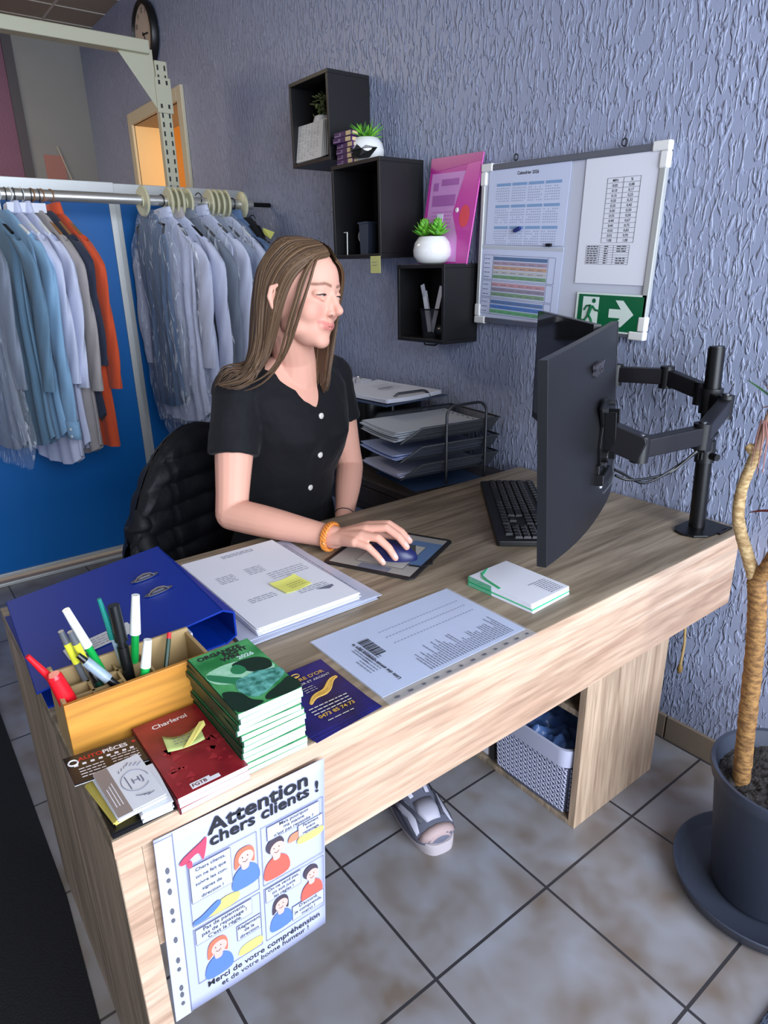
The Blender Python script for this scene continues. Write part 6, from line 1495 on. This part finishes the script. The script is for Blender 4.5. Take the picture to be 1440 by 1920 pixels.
# --- tunic
cloth = mat('tunic_black',(15,15,20),.8,bump=(260,.35,.0012),sheen=.05,spec=.3)
TU = MB(); torso(.0095, TU, .50, 1.16)
TU.tube([SR.lerp(ER,.52*k/5) for k in range(6)],[.063,.064,.065,.0655,.066,.0665],24); TU.tube([SL.lerp(EL,.47*k/5) for k in range(6)],[.061,.062,.063,.064,.065,.0655],24)
for S_ in (SR,SL): TU.sphere(tuple(S_+Vector((0,0,.0))),.066,10)
for S_,sg in ((SR,-1),(SL,1)):
    cap([tuple(S_+Vector((.0,0,.012))), tuple(Vector((.0,-.80+sg*.075,1.150)))],[.052,.034],14,None,TU)
# cutters: neckline with scalloped edge, and the flat ends of the sleeves
def tp(y, z, x=0): return Vector((-.005,-.80,0))+tf*x+tl*y+Vector((0,0,z))
def neckcut():
    left, right = [], []
    n_ = 22
    for i in range(n_+1):
        u = i/n_; z = 1.052+.155*u; sc_ = .006*abs(math.sin(u*PI*3.2))
        w_ = .004+.080*u**.82
        right.append((-w_*1.45-sc_*1.5, z)); left.append((w_+sc_*.3, z))
    ol = right+list(reversed(left)); c = MB(); k = len(ol)
    c.add([tp(y-.012,z,-.20 if z>1.19 else .03) for y,z in ol]+[tp(y-.012,z,.30) for y,z in ol],[tuple(range(k)),tuple(reversed(range(k,2*k)))]+[(i,(i+1)%k,k+(i+1)%k,k+i) for i in range(k)])
    return c
def endcut(S_, E_, f):
    a = S_.lerp(E_,f); d = (E_-S_).normalized(); c = MB(); c.tube([a,a+d*.2],.12,24); return c
TN = remesh(TU,'tunic',cloth,.0046,7,woman,cutters=[neckcut()],fac=.5)
tx_ = TN.modifiers.new('folds','DISPLACE'); tex = bpy.data.textures.new('folds','CLOUDS'); tex.noise_scale = .075; tx_.texture = tex; tx_.strength = .011; tx_.mid_level = .45; tx_.texture_coords = 'LOCAL'
btn = mat('button_pearl',(220,214,206),.2)
for z,x_ in ((1.030,.147),(.918,.158),(.812,.118)):
    yb = -.012+.0*(1-z)
    c = tp(yb,z,0)
    # press the button onto the cloth: march inward along tf
    o = MB(); fr_ = frame(c+tf*(x_-.002), tl, (0,0,1))
    for _ in range(1): pass
    hit = None
    inv_w = wm(woman).inverted(); tree_o = (inv_w @ (c+tf*.4)); 
    from mathutils.bvhtree import BVHTree
    if 'BV' not in globals(): BV = BVHTree.FromPolygons([v.co.copy() for v in TN.data.vertices],[tuple(p_.vertices) for p_ in TN.data.polygons])
    loc,nr,_i,_d = BV.ray_cast(tree_o, -tf)
    if loc is not None:
        wl = wm(woman) @ loc; fr_ = frame(wl+tf*.002, tl, (0,0,1))
    o = MB(fr_); o.lathe([(.0085,-.002),(.0088,.001),(.006,.0035),(.0005,.0038)],n=18); o.build('button', btn, TN, smooth=True)
# sleeve hem stitching ring, trousers
trs = mat('trousers_black',(13,13,17),.85,bump=(300,.3,.001))
TR_ = MB()
for a_,b_,c_ in ((HR,KR,AR),(HL,KL,AL)): limb(a_,b_,.090,.066,.08,7,TR_); limb(b_,c_+Vector((0,0,.03)),.066,.050,.10,7,TR_)
TR_.sphere((-.12,-.80,.52),(.15,.19,.10),14)
remesh(TR_,'trousers',trs,.009,5,woman)
# shoes
shg = mat('shoe_mesh',(96,98,114),.7,bump=(400,.6,.001)); shw = mat('shoe_panel',(170,168,182),.5); shd = mat('shoe_dark',(58,58,70),.6); shp = mat('shoe_pinkish',(176,152,150),.6); sole_m = mat('shoe_sole',(184,174,178),.55)
def shoe(A, az, pm=None):
    M = Matrix.Translation((A.x-.055*math.cos(az),A.y-.055*math.sin(az),0)) @ Matrix.Rotation(az,4,'Z'); Lh = .315
    r_ = thing('shoe','x','x',tuple(A)) if False else None
    hwf = lambda u: .038+.026*math.sin(PI*min(1,(u**1.45)*.90))
    topz = lambda u: .140-.092*min(1,max(0,(u-.22)/.78))**.85+.004*math.sin(u*9)
    def up(u, v):
        x = Lh*v; w_ = hwf(v)*(1 if v<.86 else max(.02,1-((v-.86)/.14)**2.6)**.5); tz = topz(v)
        a = PI*u; return (x-.0, w_*math.cos(a)*(1.0-.15*math.sin(a)), .028+(tz-.028)*math.sin(a)**.8*(1 if v<.93 else math.sqrt(max(.02,1-((v-.93)/.07)**2))))
    o = MB(M); o.grid(up, 24, 30); sh = o.build('shoe', shg, woman, smooth=True, solid=.003, sharp=80)
    o = MB(M)
    def sl_(u, v):
        a = 2*PI*u; x = Lh*(.5+.515*math.cos(a)); f_ = x/Lh; w_ = .056*abs(math.sin(a))**.62*(1+.16*math.cos(a)); z = .034*(1-v)+.003*(1+math.sin(x*130))*(1 if .1<v<.9 else 0)
        return (x, math.copysign(w_,math.sin(a))*(1+.06*math.sin(v*PI)), z)
    o.grid(sl_, 48, 6, wrap=True); so = o.build('sole', sole_m, sh, smooth=True)
    o = MB(M); o.poly([sl_(k/48,0) for k in range(48)]); o.poly([sl_(k/48,1) for k in range(48)]); o.build('sole_face', sole_m, sh)
    def patchs(nm, uv, mm, off=.0025):
        # strip panel following the upper between (u,v) points
        o = MB(M); cols = []
        for (u0,u1,v) in uv:
            row = []
            for k in range(7):
                u = u0+(u1-u0)*k/6; p0 = Vector(up(u,v)); n0 = (p0-Vector((p0.x,0,.03))).normalized(); row.append(p0+n0*off)
            cols.append(row)
        vs = [q for r2 in cols for q in r2]; o.add([tuple(q) for q in vs],[(i*7+k,i*7+k+1,(i+1)*7+k+1,(i+1)*7+k) for i in range(len(cols)-1) for k in range(6)]); o.build(nm, mm, sh, smooth=True, solid=.002)
    patchs('toe_cap',[(.05,.95,.90),(.05,.95,.94),(.12,.88,.98)],shp)
    patchs('side_panel',[(.03,.10,.50),(.10,.26,.60),(.16,.30,.72),(.10,.18,.88)],shw); patchs('side_panel',[(.97,.90,.50),(.90,.74,.60),(.84,.70,.72),(.90,.82,.88)],shw)
    patchs('side_panel',[(.20,.30,.42),(.30,.38,.52),(.34,.40,.62)],shw,.004); patchs('side_panel',[(.80,.70,.42),(.70,.62,.52),(.66,.60,.62)],shw,.004)
    patchs('foot_line',[(.02,.05,.45),(.10,.13,.62),(.06,.09,.80),(.02,.05,.92)],shd,.004); patchs('foot_line',[(.98,.95,.45),(.90,.87,.62),(.94,.91,.80),(.98,.95,.92)],shd,.004)
    patchs('overlay',[(.04,.34,.25),(.06,.30,.33),(.12,.34,.40),(.18,.38,.47)],shd,.003); patchs('overlay',[(.96,.66,.25),(.94,.70,.33),(.88,.66,.40),(.82,.62,.47)],shd,.003)
    patchs('overlay',[(.10,.14,.45),(.20,.25,.60),(.26,.31,.72),(.28,.34,.84)],shd,.0045); patchs('overlay',[(.90,.86,.45),(.80,.75,.60),(.74,.69,.72),(.72,.66,.84)],shd,.0045)
    patchs('tongue',[(.40,.60,.20),(.39,.61,.32),(.40,.60,.46),(.43,.57,.58)],shw,.006)
    patchs('heel_counter',[(.02,.98,.01),(.02,.98,.08)],shd,.002)
    for k in range(6):
        v_ = .27+.055*k; a = Vector(up(.38,v_)); b = Vector(up(.62,v_+.02)); o = MB(M); o.tube([a+Vector((0,0,.006)),(a+b)/2+Vector((0,0,.010)),b+Vector((0,0,.006))],.0028,6); o.build('lace', whp, sh, smooth=True)
    patchs('toe_stripe',[(.35,.65,.66),(.33,.67,.76),(.38,.62,.86)],shw,.0028)
shoe(AR,-.20); shoe(AL,.10)
# bracelets
brm = mat('bracelet_amber',(226,140,60),.35)
t = thing('bead_bracelet','chunky orange braided bracelet on the woman\'s right wrist','bracelet',tuple(WR))
d_ = (WR-ER).normalized(); sd = d_.cross(Vector((0,0,1))).normalized(); up_ = sd.cross(d_); cB = WR-d_*.012
for k in range(3):
    o = MB(); o.tube([cB+(sd*math.cos(a)*.036+up_*math.sin(a)*.033)*(1+.06*math.sin(9*a+k*2.1))+d_*.006*math.cos(9*a+k*2.1)-Vector((0,0,0)) for a in [2*PI*i/72 for i in range(72)]],.0034,6,closed=True); o.build('braid_strand', brm, t, smooth=True)
d2 = (WL-EL).normalized(); s2 = d2.cross(Vector((0,0,1))).normalized(); u2 = s2.cross(d2)
o = MB(); o.tube([WL-d2*.01+(s2*math.cos(a)*.031+u2*math.sin(a)*.031) for a in [2*PI*i/40 for i in range(40)]],.0013,6,closed=True); tag(o.build('thin_bracelet', steel, smooth=True),'thin grey bracelet on the woman\'s left wrist','bracelet')

# --- hair
hairm = bpy.data.materials.new('hair_brown'); hairm.use_nodes = True
nt = hairm.node_tree; b_ = nt.nodes['Principled BSDF']; b_.inputs['Roughness'].default_value = .5; b_.inputs['Specular IOR Level'].default_value = .4
a_ = nt.nodes.new('ShaderNodeAttribute'); a_.attribute_name = 'hair_col'; nt.links.new(a_.outputs['Color'], b_.inputs['Base Color'])
KP = [ # key paths, near side front -> back -> far side front (head units: forward, left, up)
 [(.074,-.012,.113),(.056,-.051,.097),(.036,-.074,.062),(.020,-.082,.025),(.006,-.082,-.020),(-.006,-.077,-.065),(-.018,-.076,-.110),(-.036,-.090,-.150),(-.045,-.110,-.175),(-.075,-.135,-.190)],
 [(.066,-.012,.124),(.050,-.052,.108),(.022,-.079,.072),(.004,-.086,.032),(-.006,-.087,-.015),(-.016,-.082,-.065),(-.026,-.080,-.115),(-.045,-.092,-.152),(-.060,-.120,-.176),(-.095,-.150,-.190)],
 [(.045,-.008,.136),(.022,-.054,.122),(.0,-.080,.085),(-.022,-.087,.045),(-.032,-.087,.005),(-.038,-.084,-.040),(-.042,-.080,-.090),(-.055,-.088,-.135),(-.080,-.112,-.168),(-.115,-.150,-.186)],
 [(.015,-.004,.143),(-.015,-.052,.132),(-.045,-.078,.095),(-.066,-.084,.050),(-.076,-.082,0.),(-.080,-.078,-.050),(-.084,-.076,-.100),(-.095,-.084,-.142),(-.115,-.105,-.172),(-.140,-.135,-.190)],
 [(-.010,-.002,.144),(-.042,-.038,.134),(-.076,-.056,.100),(-.098,-.060,.055),(-.106,-.058,0.),(-.110,-.054,-.060),(-.112,-.052,-.115),(-.122,-.058,-.160),(-.138,-.072,-.195),(-.150,-.085,-.225)],
 [(-.028,0,.141),(-.066,-.004,.126),(-.096,-.004,.090),(-.112,0,.045),(-.116,0,-.005),(-.118,0,-.065),(-.120,0,-.120),(-.128,0,-.170),(-.138,0,-.215),(-.145,0,-.255)],
 [(-.010,.002,.144),(-.042,.038,.134),(-.076,.056,.100),(-.098,.060,.055),(-.104,.060,0.),(-.108,.058,-.060),(-.108,.058,-.115),(-.112,.064,-.160),(-.122,.075,-.195),(-.125,.085,-.225)],
 [(.015,.004,.143),(-.012,.052,.132),(-.040,.078,.095),(-.058,.086,.050),(-.064,.086,0.),(-.066,.084,-.050),(-.062,.082,-.100),(-.058,.086,-.145),(-.055,.096,-.180),(-.050,.105,-.205)],
 [(.045,.008,.136),(.026,.054,.122),(.006,.080,.085),(-.008,.088,.045),(-.010,.089,.0),(-.008,.087,-.050),(-.004,.084,-.100),(.0,.084,-.145),(.004,.088,-.180),(.006,.092,-.205)],
 [(.066,.008,.124),(.058,.044,.106),(.046,.068,.075),(.038,.080,.035),(.034,.085,-.010),(.032,.084,-.060),(.032,.080,-.105),(.034,.078,-.145),(.036,.078,-.175),(.036,.078,-.195)],
 [(.082,.004,.106),(.084,.026,.095),(.078,.050,.068),(.068,.067,.032),(.060,.076,-.010),(.056,.078,-.060),(.054,.075,-.105),(.054,.072,-.140),(.054,.070,-.165),(.052,.068,-.185)],
]
def cr(p0,p1,p2,p3,u): return .5*((2*p1)+(-p0+p2)*u+(2*p0-5*p1+4*p2-p3)*u*u+(-p0+3*p1-3*p2+p3)*u**3)
def along(ps, v):
    n_ = len(ps)-1; s = v*n_; j = min(int(s),n_-1); return cr(ps[max(j-1,0)],ps[j],ps[j+1],ps[min(j+2,n_)],s-j)
def _sh(q):
    q = Vector(q); b = max(0, min(1, (-q.x-.03)/.05)); return Vector((q.x+.026*b, q.y*.95, q.z-(.006 if q.z>.09 else 0)))
KV = [[_sh(q) for q in k] for k in KP]
def hpath(s, v):
    n_ = len(KV)-1; x = s*n_; j = min(int(x),n_-1); u = x-j
    P_ = [along(KV[max(0,min(n_,i))],v) for i in (j-1,j,j+1,j+2)]; return cr(*P_,u)
hg = random.Random(12); HV, HF, HCOL = [], [], []
tree = BVHTree.FromPolygons([wm(woman) @ v.co for v in TN.data.vertices],[tuple(p_.vertices) for p_ in TN.data.polygons])
def clearance(q, r_=.007):
    """keep a hair point outside the tunic (rests on the shoulder)"""
    hit = tree.ray_cast(q+Vector((0,0,.25)), Vector((0,0,-1)), .5)
    if hit[0] is not None and q.z < hit[0].z+r_ and hit[1].z > .25: q = Vector((q.x,q.y,hit[0].z+r_))
    return q
def lock(fn, r0, col, n_=22, k=6, v0=0.0, v1=1.0, flat=.55, rest=True):
    """one lock: a flattened tapering tube along fn(v)"""
    pts = [HM @ fn(v0+(v1-v0)*i/(n_-1)) for i in range(n_)]
    if rest: pts = [clearance(q) if i > n_*.55 else q for i,q in enumerate(pts)]
    b0 = len(HV)
    for i,q in enumerate(pts):
        t_ = (pts[min(i+1,n_-1)]-pts[max(i-1,0)]).normalized(); out = q-(HC+hu*.04); out = (out-t_*out.dot(t_)); out = out.normalized() if out.length>1e-5 else Vector((1,0,0)); sd_ = t_.cross(out)
        u = i/(n_-1); r_ = r0*(.55+.45*min(1,u*6))*(1 if u<.7 else 1-.85*((u-.7)/.3)**1.4)
        for a in range(k):
            g = 2*PI*a/k; HV.append(q+out*math.sin(g)*r_*flat+sd_*math.cos(g)*r_)
            HCOL.append(col)
    for i in range(n_-1):
        for a in range(k): HF.append((b0+i*k+a,b0+i*k+(a+1)%k,b0+(i+1)*k+(a+1)%k,b0+(i+1)*k+a))
pal = [(86,64,44),(92,69,48),(79,58,41),(97,73,51),(74,54,38),(104,79,55),(88,66,46),(112,86,61)]
# under-shell
N1, N2 = 60, 28
b0 = len(HV)
for j in range(N2):
    for i in range(N1):
        q = hpath(i/(N1-1), j/(N2-1)*.78); c0 = Vector((-.005,0,.03 if q.z>.0 else q.z)); q = c0+(q-c0)*.955
        HV.append(clearance(HM @ q, .003) if j>N2*.6 else HM @ q); HCOL.append((78,58,42))
for j in range(N2-1):
    for i in range(N1-1): HF.append((b0+j*N1+i,b0+j*N1+i+1,b0+(j+1)*N1+i+1,b0+(j+1)*N1+i))
for i in range(900):
    s = hg.random(); lift = hg.uniform(-.0015,.0035); ph = hg.uniform(0,6); a1 = hg.uniform(.0,.0035); end = hg.uniform(.86,1.0) if s > .5 else hg.uniform(.70,.88) if hg.random() < .82 else 1.0
    if .12 < s < .20 and hg.random() < .70: continue
    def fn(v, s=s, lift=lift, ph=ph, a1=a1):
        q = hpath(min(1,max(0,s+.006*math.sin(v*5+ph))), v); c0 = Vector((-.005,0,.03 if q.z>0 else q.z)); q = c0+(q-c0)*(1+lift*9)
        return q+Vector((a1*math.sin(v*9+ph),a1*math.cos(v*7+ph),0))*v
    lock(fn, hg.uniform(.0020,.0048), pal[int(hg.random()*len(pal))], v1=end)
# loose strands in front of the near cheek, one looping over the shoulder
W = [[(.074,-.012,.113),(.066,-.046,.096),(.064,-.062,.050),(.056,-.071,.0),(.046,-.074,-.045),(.032,-.074,-.090),(.012,-.078,-.130),(-.02,-.100,-.165),(-.05,-.14,-.185),(-.06,-.18,-.180)],
     [(.074,-.012,.113),(.064,-.048,.096),(.058,-.068,.054),(.050,-.076,.010),(.040,-.078,-.040),(.028,-.076,-.088),(.010,-.076,-.130),(-.010,-.090,-.165),(-.03,-.11,-.185),(-.05,-.13,-.195)],
     [(.074,-.012,.113),(.062,-.050,.096),(.052,-.071,.056),(.044,-.079,.012),(.032,-.080,-.035),(.020,-.078,-.08),(.008,-.077,-.120),(-.012,-.092,-.155),(-.035,-.12,-.178),(-.06,-.15,-.19)]]
for i in range(12):
    w_ = [Vector(q) for q in W[i%3]]; ph = hg.uniform(0,6); jx = hg.uniform(-.004,.004)
    lock(lambda v: along(w_,v)+Vector((jx*v+.002*math.sin(v*6+ph),0,.0)), hg.uniform(.0016,.0032), pal[(i*3)%8], v1=hg.uniform(.8,1.0), flat=.8)
me = bpy.data.meshes.new('hair'); iw = wm(woman).inverted(); me.from_pydata([tuple(iw @ q) for q in HV],[],HF); me.materials.append(hairm)
ca2 = me.color_attributes.new('hair_col','FLOAT_COLOR','POINT'); fl_ = []
lc = {c: lin(c) for c in set(HCOL)}
for c in HCOL: fl_ += list(lc[c])
ca2.data.foreach_set('color', fl_); me.polygons.foreach_set('use_smooth',[True]*len(me.polygons))
ho = bpy.data.objects.new('hair', me); C.objects.link(ho); ho.parent = woman

# ---------------------------------------------------------------- chair with the quilted jacket
CM = Matrix.Translation((-.16,-.87,0)) @ Matrix.Rotation(.32,4,'Z')
t = thing('office_chair','black office chair under the seated woman','chair',(-.16,-.87,0),.32)
o = MB(CM); o.prism(rrect(.46,.47,.09,6),.405,.465); o.build('seat', mat('chair_fabric',(26,26,30),.9), t, smooth=True, bevel=.01)
o = MB(CM); o.grid(lambda u,v: (-.215-.05*(1-(2*u-1)**2)+.0, (u-.5)*.44, .50+.34*v), 13, 9); o.build('backrest', MATS['chair_fabric'], t, smooth=True, solid=.03)
o = MB(CM); o.tube([(-.05,0,.39),(-.24,0,.38),(-.29,0,.48),(-.285,0,.62)],.016,8); o.build('back_bracket', black, t, smooth=True)
o = MB(CM); o.cyl((0,0,.12),(0,0,.405),.025,20); o.build('column', black, t, smooth=True)
for k in range(5):
    a = 2*PI*k/5+.3; ex, ey_ = .28*math.cos(a), .28*math.sin(a)
    o = MB(CM); o.tube([(0,0,.13),(ex*.5,ey_*.5,.115),(ex,ey_,.08)],[.026,.02,.015],8); lg = o.build('base_arm', black, t, smooth=True)
    o = MB(CM); o.cyl((ex-.012*math.sin(a),ey_+.012*math.cos(a),.03),(ex+.012*math.sin(a),ey_-.012*math.cos(a),.03),.03,18); o.cyl((ex,ey_,.03),(ex,ey_,.085),.006,8); o.build('caster', black, lg, smooth=True)
JM = Matrix.Translation((-.285,-.965,0)) @ Matrix.Rotation(.30,4,'Z')
jk = mat('jacket_black',(15,16,21),.6,bump=(60,.4,.004),spec=.3)
t = thing('quilted_jacket','black quilted jacket draped over the back of the chair','jacket',(-.285,-.965,.4))
def jf(side):
    def g(u, v):
        uu = 2*u-1; ztop = .965-.19*uu*uu-.05*max(0,-uu)**3; z = ztop-(ztop-.40)*v
        w_ = .30+.035*math.sin(PI*min(1,v*.9)); y = uu*w_*(1-.05*(1-v)**3)
        th = .045*min(1,(v*7))**.5*max(0,1-abs(uu)**4)**.5
        q = (z/.072)%1.0; puff = .016*abs(math.sin(PI*z/.068+.5*abs(uu)))**.55
        cr_ = .010*mnoise.noise(Vector((y*14,z*16,side)))
        x = -.045*(1-uu*uu)+side*(th+ (puff+cr_)*(1 if v>.04 else .2))
        if abs(abs(uu)-.45)<.02: x -= side*.008
        return (x, y, z)
    return g
o = MB(JM); o.grid(jf(-1), 60, 90); o.build('back_panel', jk, t, smooth=True, sharp=80)
o = MB(JM); o.grid(jf(1), 60, 90); o.build('lining', jk, t, smooth=True, sharp=80)
for s in (-1,1):
    o = MB(JM); o.grid(lambda u,v: (.0+.045*math.cos(2*PI*u)*(1-.2*v)*min(1,v*8+.02)**.5+.008*math.sin(v*30), s*(.262-.0*v)+.040*math.sin(2*PI*u)*min(1,v*8+.02)**.5, .765-.40*v-.012*abs(math.sin(v*22))), 20, 60, wrap=True); o.build('sleeve', jk, t, smooth=True, sharp=80)
